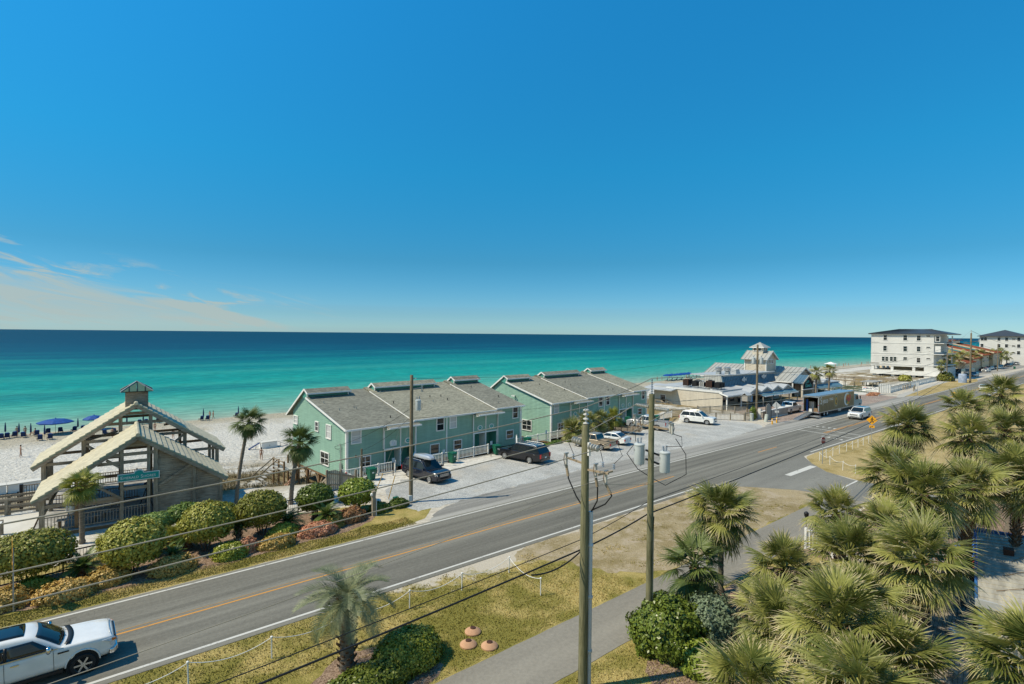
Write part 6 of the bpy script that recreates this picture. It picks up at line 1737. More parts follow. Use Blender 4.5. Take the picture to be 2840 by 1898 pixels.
def palm(name, label, base, h, scale=1.0, nf=42, kind='sabal', r0=.17, r1=.15, lean=(0, 0), style=3, seed=1, dead=5, low=-48, top=86, group=None, cat='palm tree'):
    r = random.Random(seed)
    T = thing(name, label, cat, base, 0, group)
    inst(trunk_mesh(h, r0, r1, lean, style, seed), 'trunk', T)
    cx = (lean[0], lean[1], h - .05)
    for i in range(nf):
        t = (i + .5) / nf
        el = lerp(top, low, t ** .85) + r.uniform(-9, 9)
        az = i * 2.39996 + r.uniform(-.25, .25)
        band = 0 if el > 52 else 1 if el > 5 else 2
        me = FAN[kind][band][r.randrange(4)]
        s = scale * r.uniform(.86, 1.1) * (.86 if el > 60 else 1)
        inst(me, 'frond', T, (cx[0], cx[1], cx[2] + .25 * scale * (1 - t)), (r.uniform(-.35, .35), -rad(el), az), s)
    for i in range(dead):
        inst(DEAD[i % 2], 'dead_frond', T, (cx[0], cx[1], cx[2] - .1), (r.uniform(-.3, .3), rad(r.uniform(52, 82)), r.uniform(0, 6.28)), scale * r.uniform(.8, 1.1))
    return T
# thicket on the right: crown centres, trunk heights, sizes
TH = [  # x, y, crown z, scale, fronds, label
    (43.6, 10.4, 8.0, 1.05, 46, 'tall fan palm standing free at the far edge of the thicket by the crossing sign'),
    (58.0, 10.1, 8.1, 1.10, 34, 'fan palm in the back row of the thicket, left of the two farthest'),
    (61.7, 8.3, 9.2, 1.10, 34, 'farthest and tallest fan palm at the right edge of the thicket'),
    (42.7, 7.2, 7.8, 1.12, 40, 'fan palm with broad crown in the middle of the back thicket'),
    (51.4, 6.4, 7.4, 1.10, 36, 'fan palm at the right edge below the farthest palm'),
    (33.2, 8.6, 6.8, 1.12, 44, 'fan palm overlapping the dry corner lawn'),
    (30.8, 6.7, 6.5, 1.18, 46, 'large fan palm in the centre of the thicket'),
    (38.1, 4.5, 6.8, 1.10, 44, 'fan palm with bare trunks at the right edge above the shed'),
    (31.1, 10.3, 4.6, 0.98, 42, 'mid-height fan palm beside the bike path'),
    (25.0, 7.6, 4.9, 1.05, 46, 'fan palm in front of the white railing'),
    (23.6, 10.0, 3.9, 1.00, 42, 'fan palm behind the round shrubs beside the bike path'),
    (24.3, 5.6, 5.7, 1.05, 44, 'drooping fan palm above the boardwalk'),
    (18.6, 5.8, 5.0, 1.05, 50, 'big fan palm at the lower middle of the thicket'),
    (16.1, 4.6, 4.6, 0.95, 46, 'fan palm at the bottom edge, middle of the thicket'),
    (18.7, 4.4, 4.5, 0.92, 44, 'fan palm at the lower right beside the boardwalk'),
    (17.8, 1.9, 6.0, 1.0, 44, 'fan palm in the bottom right corner'),
    (14.9, 6.9, 4.0, 0.95, 46, 'fan palm at the bottom edge, left of the thicket'),
    (19.4, 8.3, 3.8, 0.92, 40, 'small fan palm over the parked SUV'),
    (37.5, 6.2, 5.9, 1.0, 38, 'fan palm behind the drooping one'),
    (18.1, 6.9, 3.6, 0.9, 40, 'low fan palm between the shrubs and the big lower palm'),
    (34.6, 6.0, 6.4, 1.05, 40, 'fan palm right of the large central one'), (21.6, 6.6, 4.6, 0.98, 42, 'fan palm between the white railing and the big lower palm'),
    (27.6, 7.6, 5.4, 1.0, 42, 'fan palm just below the large central one'), (20.9, 9.4, 3.4, 0.9, 36, 'low fan palm hiding the parked SUV'), (14.0, 5.4, 3.9, 0.9, 40, 'fan palm at the bottom edge between its neighbours')]
for i, (x, y, z, s, n, lb) in enumerate(TH):
    palm('fan_palm', lb, (x, y, 0), z - .3, s * 1.06, int(n * 1.35), 'sabal', .16, .14, (rnd.uniform(-.3, .3), rnd.uniform(-.3, .3)), 3 if i % 3 else 2, 40 + i, 9, -66, 84, 'fan palms in the thicket')
palm('fan_palm', 'fan palm with a slender brown trunk beside the second utility pole', (26.9, 14.6, 0), 4.3, 1.22, 58, 'sabal', .14, .15, (-.1, 0), 1, 71, 8, -58, 84, 'fan palms in the thicket')
palm('fan_palm', 'short shaggy fan palm growing out of the shrubs at the second pole', (23.6, 13.9, 0), 2.5, 1.15, 34, 'dark', .16, .16, (-.25, .1), 2, 72, 2, -52, 70, 'fan palms in the thicket')
# beach side palms
palm('cabbage_palm', 'dark cabbage palm on a leaning trunk in front of the green gable', (13.9, 43.8, 0), 4.75, 1.0, 46, 'dark', .17, .13, (.75, .3), 0, 81, 3, -66, 80)
palm('cabbage_palm', 'tall slim cabbage palm between the pavilion and the green house', (10.4, 45.8, 0), 6.5, .86, 38, 'dark', .15, .11, (.95, .2), 0, 82, 5, -70, 75)
palm('cabbage_palm', 'golden green palm with grey trunk in front of the pavilion deck', (.94, 43.86, 0), 3.7, .74, 44, 'gold', .15, .15, (-.05, .1), 1, 83, 8, -35, 62)
palm('cabbage_palm', 'left of the two palms in front of the restaurant sign', (124.5, 46.6, 0), 5.9, 1.1, 28, 'sabal', .2, .16, (.3, 0), 0, 84, 3, -60, 80, 'restaurant palms')
palm('cabbage_palm', 'right of the two palms in front of the restaurant sign', (134.0, 47.4, 0), 6.0, 1.15, 28, 'sabal', .2, .16, (.4, 0), 0, 85, 3, -60, 80, 'restaurant palms')
for i, (x, y, h, s, lb) in enumerate(((50.5, 48.0, 1.3, 1.15, 'bushy low fan palm nearest the long black SUV'), (54.2, 48.8, 1.9, 1.15, 'fan palm behind the tan pickup'), (57.4, 49.2, 1.7, 1.05, 'fan palm behind the white sedan'), (59.5, 48.6, 2.0, 1.05, 'fan palm with a clear trunk beside the utility trailer'))):
    palm('fan_palm', lb, (x, y, 0), h, s, 34 if i else 46, 'gold' if i == 3 else 'sabal', .16, .16, (0, 0), 2, 90 + i, 6, -50 if i else -25, 80, 'fan palms by the green houses')
palm('fan_palm', 'single palm in front of the white apartment block', (214, 43.2, 0), 5.0, 1.25, 22, 'sabal', .2, .18, (0, 0), 0, 97, 2, -55, 80)
k = 0
for i in range(22):
    x = 238 + i * 7.2 + rnd.uniform(-2, 2)
    y = 47.6 + 0.012 * (x - 238) + rnd.uniform(-1.2, 1.0)
    palm('street_palm', ('first', 'second', 'third', 'fourth', 'fifth', 'sixth', 'seventh', 'eighth', 'ninth', 'tenth', 'eleventh', 'twelfth', 'thirteenth', 'fourteenth', 'fifteenth', 'sixteenth', 'seventeenth', 'eighteenth', 'nineteenth', 'twentieth', 'twenty-first', 'last')[i] + ' palm along the far car park, counted from the apartment block', (x, y, 0), rnd.uniform(4.6, 7.2), rnd.uniform(1.6, 2.0), 16, 'sabal', .25, .2, (0, 0), 0, 120 + i, 1, -55, 80, 'palms along the far car park')
# feather palm in the foreground
def feather_palm(name, label, base, h, fr, n, mats, top, low, seed, r0, r1, style, cat='palm tree', group=None, sc=1.0):
    r = random.Random(seed)
    T = thing(name, label, cat, base, 0, group)
    inst(trunk_mesh(h, r0, r1, (0, 0), style, seed), 'trunk', T)
    for i in range(n):
        t = (i + .5) / n
        el = lerp(top, low, t) + r.uniform(-6, 6)
        inst(fr[r.randrange(len(fr))], 'frond', T, (0, 0, h - .03), (r.uniform(-.2, .2), -rad(el), i * 2.39996 + r.uniform(-.2, .2)), sc * r.uniform(.88, 1.08))
    return T
PIN = [feather_frond(s, 2.15, a, 38, .58, M['pindo'], .38, .015) for s, a in ((1, 1.45), (2, 1.75), (3, 2.1), (4, 1.2))]
PIND = [feather_frond(9, 1.6, 1.9, 40, .42, M['frond_dead'], .3, .012)]
pt = feather_palm('feather_palm', 'blue green feather palm with a thick scaly trunk on the near verge', (8.84, 20.82, 0), 2.85, PIN, 34, None, 84, 2, 5, .26, .30, 2)
for i in range(7): inst(PIND[0], 'dead_frond', pt, (0, 0, 2.7), (0, rad(rnd.uniform(15, 45)), i * .9 + .3), rnd.uniform(.7, .9))
SAG = [feather_frond(20 + s, 1.0, a, 34, .26, M['sago'], .35, .011) for s, a in ((1, .9), (2, 1.1), (3, .7))]
for i, (x, y, h, s, lb) in enumerate(((.8, 37.3, .75, 1.15, 'sago palm with pale wide fronds nearest the yellow sign post'), (4.9, 36.6, .55, .8, 'small sago palm on the low hedge between the first round bushes'), (6.0, 38.7, .75, 1.0, 'sago palm behind the small one, at the black fence'),
                                      (8.8, 38.2, .95, .75, 'upright sago palm between two round bushes'), (11.9, 38.0, .65, 1.1, 'full round sago palm in front of the tall palms'), (14.3, 37.4, .75, 1.15, 'dark sago palm beside the last round bushes'))):
    feather_palm('sago_palm', lb, (x, y, 0), h, SAG, 34, None, 78, -5, 30 + i, .16, .18, 2, 'sago palm', 'sago palms in the planting bed', s)
# ---- shrubs made of separate leaves on an uneven body
def leaf_cloud(name, mat, parent, n, rx, ry, rz, size, seed, cz=0.0, lump=.16, under=-.55, flat=1.0, fill=.5, elong=1.5):
    r = np.random.default_rng(seed)
    u = r.normal(size=(n * 2, 3))
    u /= np.linalg.norm(u, axis=1)[:, None]
    u = u[u[:, 2] > under][:n]
    n = len(u)
    rr = np.array([1 + lump * noise.noise((p[0] * 2.3 + seed, p[1] * 2.3, p[2] * 2.3)) + .5 * lump * noise.noise((p[0] * 6, p[1] * 6 + seed, p[2] * 6)) for p in u])
    rr *= 1 - fill * r.random(n) ** 2.6 * .6
    rr *= 1 + .05 * r.normal(size=n)
    p = u * rr[:, None] * np.array([rx, ry, rz]) + np.array([0, 0, cz])
    nn = u / np.array([rx, ry, rz]); nn /= np.linalg.norm(nn, axis=1)[:, None]
    nn = nn + r.normal(size=(n, 3)) * .42
    nn /= np.linalg.norm(nn, axis=1)[:, None]
    a = np.cross(nn, r.normal(size=(n, 3))); a /= np.linalg.norm(a, axis=1)[:, None]
    b = np.cross(nn, a)
    s = size * r.uniform(.65, 1.25, n)[:, None]
    v = np.stack([p - a * s * elong * .5, p + b * s * .5 + nn * s * .1, p + a * s * elong * .5, p - b * s * .5 + nn * s * .1], 1).reshape(-1, 3)
    me = bpy.data.meshes.new(name)
    me.vertices.add(4 * n); me.vertices.foreach_set('co', v.ravel())
    me.loops.add(4 * n); me.loops.foreach_set('vertex_index', np.arange(4 * n))
    me.polygons.add(n); me.polygons.foreach_set('loop_start', np.arange(n) * 4); me.polygons.foreach_set('loop_total', np.full(n, 4))
    me.update(); me.validate()
    me.materials.append(mat)
    return inst(me, name, parent)
M['leaf_olive'] = leaf_mat('olive_round_leaf', (0.14, 0.15, 0.020), (0.60, 0.55, 0.10), sc=9, trans=.1)
M['leaf_dark'] = leaf_mat('glossy_dark_leaf', (0.045, 0.075, 0.010), (0.26, 0.32, 0.045), sc=10, trans=.1, rough=.35)
M['leaf_pink'] = leaf_mat('pink_tipped_leaf', (0.27, 0.20, 0.035), (0.70, 0.46, 0.14), sc=2.2, trans=.12)
M['leaf_rose'] = leaf_mat('rose_tipped_leaf', (0.28, 0.15, 0.055), (0.70, 0.34, 0.20), sc=3, trans=.12)
M['leaf_lime'] = leaf_mat('lime_leaf', (0.115, 0.184, 0.034), (0.322, 0.414, 0.115), sc=5, trans=.15)
M['leaf_blue'] = leaf_mat('sage_leaf', (0.072, 0.111, 0.058), (0.247, 0.305, 0.182), sc=8, trans=.1)
M['leaf_box'] = leaf_mat('hedge_leaf', (0.085, 0.115, 0.014), (0.40, 0.42, 0.055), sc=9, trans=.12, rough=.4)
M['stem'] = plain('brown_stem', (0.12, 0.085, 0.06), .9, .3)
M['core'] = plain('dark_shade_core', (0.028, 0.030, 0.012), 1.0, .3, 6)  # near-black filler, shade between the leaves put into its colour
def shrub(name, label, base, rx, ry, rz, cz, mat, size, n, seed, stems=4, cat='shrub', group=None, under=-.5, lump=.16, core=.72):
    T = thing(name, label, cat, base, 0, group)
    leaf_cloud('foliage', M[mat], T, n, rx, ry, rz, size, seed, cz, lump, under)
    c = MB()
    k = 7
    for i in range(k):
        pass
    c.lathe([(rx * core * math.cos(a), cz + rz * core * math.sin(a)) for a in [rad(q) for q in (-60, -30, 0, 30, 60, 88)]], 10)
    o = c.build('shade_core', M['core'], T, True)  # solid dark core stands in for the shade inside the foliage
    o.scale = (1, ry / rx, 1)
    r = random.Random(seed)
    for i in range(stems):
        a = i * 6.283 / max(1, stems) + r.random()
        d = r.uniform(.25, .6)
        MB().tube([(.12 * math.cos(a) * rx, .12 * math.sin(a) * ry, 0), (d * .5 * math.cos(a) * rx, d * .5 * math.sin(a) * ry, (cz - .3 * rz) * .55), (d * math.cos(a) * rx, d * math.sin(a) * ry, cz - .1 * rz)], [.05, .04, .025], 6).build('stem', M['stem'], T)
    return T
RB = [(-1.4, 38.3, 1.95, 1.55, 1.15, 1.75, 'first and largest round clipped bush, left of the yellow sign'), (3.0, 36.6, 1.5, 1.4, 1.3, 1.75, 'round clipped bush second from the left'), (6.9, 37.7, 1.45, 1.4, 1.25, 1.75, 'tall egg shaped clipped bush third from the left'),
      (10.3, 38.5, 1.55, 1.4, 1.2, 1.7, 'round clipped bush in front of the slim tall palm'), (14.2, 39.3, 1.25, 1.2, .95, 1.55, 'round clipped bush beside the timber stair'), (17.3, 39.0, 1.35, 1.25, 1.0, 1.45, 'dark round clipped bush nearest the parking lot')]
for i, (x, y, rx, ry, rz, cz, lb) in enumerate(RB):
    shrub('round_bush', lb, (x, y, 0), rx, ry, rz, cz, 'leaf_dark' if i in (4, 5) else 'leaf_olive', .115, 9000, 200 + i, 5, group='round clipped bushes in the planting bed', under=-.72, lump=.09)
HB = [(-2.3, 36.2, 1.1, .9, .75, 'leaf_pink', 'low orange hedge at the left picture edge'), (-1.2, 37.2, .9, .6, .65, 'leaf_dark', 'low dark green hedge behind the yellow sign'), (.1, 35.5, 1.25, .75, .75, 'leaf_pink', 'long low pink-orange hedge nearest the pickup truck'), (1.9, 36.2, 1.0, .8, .8, 'leaf_pink', 'low orange hedge right of the first sago palm'), (4.8, 35.6, 1.15, .8, .75, 'leaf_pink', 'low orange hedge at the foot of the small sago palm'),
      (7.8, 35.8, .95, .8, .75, 'leaf_box', 'low dark hedge before the tall egg shaped bush'), (8.7, 36.1, .75, .6, .7, 'leaf_rose', 'rose pink low hedge beside the upright sago palm'), (10.5, 35.7, 1.1, .65, .6, 'leaf_pink', 'low orange hedge in the middle of the bed'), (11.3, 37.1, 1.0, .7, .75, 'leaf_box', 'dark green low hedge under the full sago palm'), (13.3, 36.2, 1.25, .75, .65, 'leaf_rose', 'wide rose pink low hedge right of centre'), (14.6, 36.9, .8, .6, .7, 'leaf_pink', 'small orange low hedge below the dark sago palm'), (16.1, 37.3, 1.05, .75, .8, 'leaf_rose', 'rosy low hedge nearest the parking lot'),
      (18.6, 37.9, .8, .6, .55, 'leaf_dark', 'small dark shrub behind the wooden post'), (20.3, 38.0, .8, .6, .5, 'leaf_dark', 'low green shrub at the foot of the roadside pole')]
for i, (x, y, rx, ry, rz, mt, lb) in enumerate(HB):
    shrub('low_hedge', lb, (x, y, 0), rx, ry, rz, .12, mt, .085, 5200, 240 + i, 0, 'hedge', 'low hedges in the planting bed', -.15, .22, .8)
for i, (x, y, rx, rz, cz, mt, lb) in enumerate(((4.6, 41.6, 1.0, .65, 1.15, 'leaf_lime', 'pale lime green shrub in front of the pavilion wall'), (6.4, 42.6, 1.15, .7, 1.1, 'leaf_lime', 'lime green shrub at the pavilion corner'), (2.6, 41.2, .7, .5, .9, 'leaf_lime', 'small lime green shrub below the pavilion deck'), (9.0, 43.2, .8, .6, .6, 'leaf_box', 'dune grass clump at the pavilion right corner'))):
    shrub('garden_shrub', lb, (x, y, 0), rx, rx * .9, rz, cz, mt, .12, 2600, 270 + i, 4, under=-.7)
for i, (x, y, s, lb) in enumerate(((2.6, 40.6, .62, 'yucca-like low fan palm below the pavilion deck'), (5.3, 39.5, .5, 'small spiky fan palm behind the black fence'), (8.8, 42.0, .5, 'spiky palm clump at the foot of the slim palm'), (3.9, 39.2, .45, 'small grassy palm beside the second round bush'))):
    palm('low_fan_palm', lb, (x, y, 0), .35, s * 1.5, 22, 'gold', .12, .12, (0, 0), 2, 300 + i, 3, -5, 80, 'low fan palms by the fence', 'shrub')
# near hedges
shrub('clipped_hedge', 'round topped clipped hedge right of the feather palm', (11.0, 19.75, 0), 1.45, 1.15, 1.05, .25, 'leaf_box', .085, 15000, 310, 0, 'hedge', under=-.2, lump=.10, core=.86)
shrub('clipped_hedge', 'lower clipped hedge at the bottom edge below the feather palm', (8.9, 19.1, 0), 2.0, .85, .72, .15, 'leaf_box', .085, 13000, 311, 0, 'hedge', under=-.2, lump=.10, core=.86)
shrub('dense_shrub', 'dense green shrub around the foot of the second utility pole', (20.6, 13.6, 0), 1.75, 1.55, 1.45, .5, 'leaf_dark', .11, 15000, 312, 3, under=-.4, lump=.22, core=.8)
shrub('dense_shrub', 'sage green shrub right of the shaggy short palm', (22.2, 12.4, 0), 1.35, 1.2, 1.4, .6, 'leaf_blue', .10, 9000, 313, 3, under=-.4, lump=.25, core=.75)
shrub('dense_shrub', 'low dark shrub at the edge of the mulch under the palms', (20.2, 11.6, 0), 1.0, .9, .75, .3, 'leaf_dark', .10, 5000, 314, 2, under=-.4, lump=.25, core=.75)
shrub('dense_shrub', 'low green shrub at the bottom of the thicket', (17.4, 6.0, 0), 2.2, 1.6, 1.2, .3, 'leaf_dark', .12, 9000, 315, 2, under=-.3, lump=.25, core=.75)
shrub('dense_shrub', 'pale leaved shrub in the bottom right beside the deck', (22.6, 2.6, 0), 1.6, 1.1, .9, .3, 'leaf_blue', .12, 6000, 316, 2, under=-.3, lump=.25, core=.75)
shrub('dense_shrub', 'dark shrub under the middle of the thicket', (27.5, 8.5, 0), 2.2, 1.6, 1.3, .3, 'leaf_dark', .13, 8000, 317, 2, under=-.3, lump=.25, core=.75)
shrub('palmetto_bush', 'clump of palmetto at the foot of the apartment block', (216.5, 42.6, 0), 3.4, 2.0, 1.9, .8, 'leaf_olive', .4, 2200, 318, 0, under=-.3, lump=.3)
shrub('palmetto_bush', 'bush on the dune under the apartment block', (203, 50, 0), 2.0, 1.6, 1.3, .6, 'leaf_olive', .35, 1200, 319, 0, under=-.3, lump=.3)
shrub('vine', 'green vine climbing the fence at the restaurant pole', (87.0, 42.1, 0), .7, .5, 1.2, .9, 'leaf_dark', .18, 900, 320, 2, under=-.9)
for i, (x, y, w) in enumerate(((47.3, 47.9, 2.4), (50.2, 47.6, 2.0), (44.8, 47.5, 1.6))):
    shrub('ground_cover', ('middle', 'right', 'left')[i] + ' patch of yellow green ground cover along the white fence', (x, y, 0), w * .5, .4, .3, .08, 'leaf_lime', .09, 1400, 330 + i, 0, 'plant', 'ground cover by the white fence', -.2, .3)
# dune grass
def dune_tufts(name, label, spots, seed, mat):
    r = random.Random(seed)
    v, f = [], []
    for (x, y, rr, n) in spots:
        for i in range(n):
            a, d = r.uniform(0, 6.28), rr * math.sqrt(r.random())
            px, py = x + d * math.cos(a) * 1.5, y + d * math.sin(a)
            if noise.noise((px * .9, py * .9, seed)) < -.05: continue
            pz = ground_z(px, py)
            for k in range(5):
                b = r.uniform(0, 6.28)
                h = r.uniform(.18, .55)
                l = h * r.uniform(.3, 1.0)
                w = .02
                o = len(v)
                v += [(px - math.sin(b) * w, py + math.cos(b) * w, pz - .03), (px + math.sin(b) * w, py - math.cos(b) * w, pz - .03), (px + math.cos(b) * l, py + math.sin(b) * l, pz + h)]
                f.append((o, o + 1, o + 2))
    me = bpy.data.meshes.new(name)
    me.from_pydata(v, [], f)
    me.materials.append(mat)
    tag(inst(me, name), label, kind='stuff')
M['dune_grass'] = leaf_mat('dry_dune_grass', (0.13, 0.105, 0.045), (0.30, 0.23, 0.11), sc=.7, trans=.1)
sp = [(13.5, 58, 4, 500), (16.5, 63, 4, 500), (12.5, 67, 4, 350), (19, 68, 3, 300), (12, 60, 3, 500), (15.5, 57.5, 2.5, 400), (14, 64, 3, 350), (18, 60, 2, 250), (17, 66, 3, 250), (20, 72, 5, 250), (8, 70, 5, 200), (11, 55, 2, 150), (16, 52, 2, 120), (50, 64, 2, 300), (49.5, 60, 1.5, 200), (82, 64, 3, 300), (86, 68, 3, 250)]
sp += [(152 + i * 5, 56 + (i % 3) * 4, 4, 260) for i in range(14)]
dune_tufts('dune_grass', 'dry beach grass on the dunes', sp, 4, M['dune_grass'])
# ---------------------------------------------------------------- utility poles and wires
M['pole_wood'] = wood('greenish_treated_pole', (0.085, 0.085, 0.042), (0.255, 0.235, 0.135), ax=2)
M['pole_grey'] = wood('grey_brown_pole', (0.10, 0.078, 0.048), (0.27, 0.22, 0.145), ax=2)
M['pvc'] = plain('white_conduit', (0.55, 0.57, 0.585), 0.5, .08)
M['yel_guard'] = plain('yellow_guy_guard', (0.55, 0.33, 0.06), .5)
def discs(T, p, d, n, r, gap, mat='ceramic', name='insulator'):
    d = Vector(d).normalized()
    m = MB()
    pts, rs = [], []
    for i in range(n):
        for o, rr in ((0, r * .35), (.25, r), (.45, r * .9), (.6, r * .35)):
            pts.append(Vector(p) + d * (i + o) * gap); rs.append(rr)
    m.tube(pts, rs, 12)
    return m.build(name, M[mat], T, 'auto')
def transformer(T, x, y, z, h=.92, r=.23):
    o = MB().lathe([(r * .94, 0), (r, .05), (r, h - .08), (r * 1.06, h - .07), (r * 1.06, h - .02), (r * .6, h + .04), (.02, h + .05)], 18).build('transformer', M['trans_grey'], T, 'auto', (x, y, z))
    for a in (-.1, .1): discs(o, (a, 0, h), (a, 0, 1), 4, .055, .075, 'ceramic_b', 'bushing')
    for a in (.5, 2.6): MB().box(math.cos(a) * r, math.sin(a) * r, h * .7, .05, .05, .08).build('terminal', M['grey_metal'], o)
    MB().tube([(r * .9, 0, h * .75), (r * 1.7, 0, h * .6), (r * 1.6, 0, h * .2), (r * .4, 0, -.12)], .012, 5).build('lead', M['cable'], o)
    return o
def cutout(T, p, side):
    p = Vector(p)
    o = MB().tube([p, p + Vector((0, 0, -.42))], .05, 8).build('fuse_cutout', M['ceramic'], T)
    MB().tube([p + Vector((side * .09, 0, .03)), p + Vector((side * .15, 0, -.2)), p + Vector((side * .07, 0, -.44))], .016, 5).build('fuse_tube', M['brown_wood'], o)
    MB().box(p.x, p.y, p.z + .03, .2, .07, .05).build('clip', M['grey_metal'], o)
    MB().box(p.x + side * .04, p.y, p.z - .43, .16, .06, .05).build('clip', M['grey_metal'], o)
def pole(label, x, y, top, r, mat):
    T = thing('utility_pole', label, 'utility pole', (x, y, 0))
    MB().tube([(0, 0, -.4), (0, 0, top * .5), (0, 0, top - .02), (0, 0, top)], [r * 1.12, r, r * .86, r * .80], 14).build('pole', M[mat], T, 'auto')
    return T
rtv = Vector((math.sin(YAW), -math.cos(YAW), 0))        # across the view, handy for arms set square to it
# pole A, nearest
AX, AY, AT = 15.35, 13.9, 10.25
PA_ = pole('nearest utility pole with a white conduit up its side', AX, AY, AT, .165, 'pole_wood')
MB().tube([(.22, -.12, 0), (.22, -.12, 6.9)], .085, 12).build('conduit', M['pvc'], PA_, 'auto')
for z in (1.5, 3.6, 5.6): MB().lathe([(.10, z - .06), (.115, z - .03), (.115, z + .03), (.10, z + .06)], 12, (.22, -.12, 0)).build('conduit_coupling', M['pvc'], PA_, 'auto')
discs(PA_, (.02, 0, AT), (0, 0, 1), 4, .12, .17)
discs(PA_, (0, .18, 9.55), (0, 1, .08), 4, .13, .13)
discs(PA_, (0, -.18, 9.45), (0, -1, -.02), 4, .13, .13)
MB().box(0, -.19, 9.35, .1, .08, .5).build('bracket', M['white'], PA_)
for (y0, y1, z) in ((.1, .95, 8.75), (-.1, -1.15, 8.55)):
    MB().bar((0, y0, z), (0, y1, z + .06), .07, .07).build('arm', M['tan_wood'], PA_)
MB().bar((-.35, -.95, 8.58), (.35, -1.05, 8.62), .06, .06).build('arm', M['tan_wood'], PA_)
for p, s in (((0, 1.0, 8.95), -1), ((.05, -.5, 8.8), -1), ((.1, -.95, 8.62), -1)): cutout(PA_, p, s)
for p in ((0, .62, 8.82), (.15, -.75, 8.75), (.3, -1.15, 8.72)): discs(PA_, p, (0, 0, 1), 3, .055, .07, 'ceramic_b', 'arrester')
for pts in (((0, 1.0, 8.5), (-.02, .85, 8.0), (0, .45, 7.4), (.1, .1, 6.95)), ((.05, -.5, 8.3), (.1, -.55, 7.9), (.2, -.45, 7.4), (.22, -.15, 6.9)), ((.1, -.95, 8.15), (.2, -1.15, 7.75), (.25, -.8, 7.35), (.22, -.15, 6.95))):
    MB().tube(pts, .028, 6).build('riser_cable', M['cable'], PA_)
    MB().tube([Vector(pts[0]), Vector(pts[0]).lerp(Vector(pts[1]), .8)], .055, 8).build('cable_termination', M['tan_wood'], PA_)
MB().tube([(0, .6, 9.0), (0, .9, 9.45), (0, .7, 9.5)], .012, 5).build('jumper', M['cable'], PA_)
MB().tube([(.15, -.75, 8.95), (.3, -.5, 9.3), (.2, -.3, 9.4)], .012, 5).build('jumper', M['cable'], PA_)
MB().tube([(.3, -1.15, 8.92), (.6, -1.3, 9.2), (.5, -1.1, 9.75), (0, -.6, 9.5)], .012, 5).build('jumper', M['cable'], PA_)
# pole B
BX, BY, BT = 20.4, 14.5, 11.05
PB_ = pole('second utility pole carrying two grey transformers', BX, BY, BT, .145, 'pole_wood')
MB().tube([(.05, -.13, 0), (.05, -.13, 4.9)], .04, 8).build('conduit', M['grey_metal'], PB_)
MB().tube([(.05, -.13, 4.9), (.1, -.12, 5.5)], .03, 6).build('riser_cable', M['cable'], PB_)
discs(PB_, (0, 0, BT), (0, 0, 1), 7, .055, .10, 'ceramic_b')
discs(PB_, (0, .15, 10.45), (0, 1, .05), 8, .085, .09)
discs(PB_, (.05, -.15, 10.4), (0, -1, .0), 8, .085, .09)
MB().bar((-.1, .7, 9.62), (.1, -.85, 9.55), .08, .08).build('arm', M['tan_wood'], PB_)
for p, s in (((-.1, .85, 10.0), -1), ((-.05, .45, 9.95), -1), ((.1, -.9, 9.85), 1), ((.12, -1.0, 9.8), 1)): cutout(PB_, p, s)
transformer(PB_, -.30, .42, 7.85)
transformer(PB_, .36, -.48, 7.55)
for z in (8.1, 8.5):
    MB().bar((-.15, .2, z), (.2, -.3, z - .2), .08, .08).build('transformer_bracket', M['black_metal'], PB_)
MB().tube([(-.35, .6, 8.85), (-.2, .75, 9.3), (.2, .3, 9.4), (.5, -.4, 9.35), (.7, -1.1, 9.2), (.6, -1.2, 8.8), (.4, -.5, 8.7)], .016, 6).build('jumper', M['cable'], PB_)
MB().tube([(-.5, .6, 8.7), (-.65, .85, 8.3), (-.3, .5, 7.6), (0, .1, 7.3), (.4, -.5, 6.95), (.95, -1.2, 7.5), (.9, -1.2, 8.4), (.55, -.9, 9.1)], .018, 6).build('jumper', M['cable'], PB_)
# pole C by the parking lot
CX_, CY_, CT = 21.62, 38.4, 10.3
PC_ = pole('utility pole at the edge of the gravel lot with one transformer', CX_, CY_, CT, .15, 'pole_grey')
transformer(PC_, .42, -.32, 7.45, .85, .22)
MB().box(-.16, -.14, .35, .3, .24, .5).build('cabinet', M['trans_grey'], PC_)
discs(PC_, (.15, 0, 10.0), (1, 0, 0), 3, .05, .10)
MB().bar((0, 0, 9.15), (.75, -.4, 9.3), .05, .05).build('arm', M['grey_metal'], PC_)
cutout(PC_, (.72, -.4, 9.4), 1)
# pole D at the restaurant
DX_, DY_ = 94.6, 45.1
PD_ = pole('utility pole in front of the restaurant porch', DX_, DY_, 12.2, .18, 'pole_grey')
for s in (-1, 1): transformer(PD_, s * .42, -s * .5, 8.8, 1.1, .3)
MB().bar((-.6, .5, 11.3), (.6, -.5, 11.3), .1, .12).build('cross_arm', M['pole_grey'], PD_)
for s in (-1, 0, 1): discs(PD_, (s * .55, -s * .45, 11.36 if s else 12.2), (0, 0, 1), 2, .07, .12)
MB().bar((-.7, .6, 5.1), (.9, -.8, 5.0), .1, .1).build('cross_arm', M['pole_grey'], PD_)
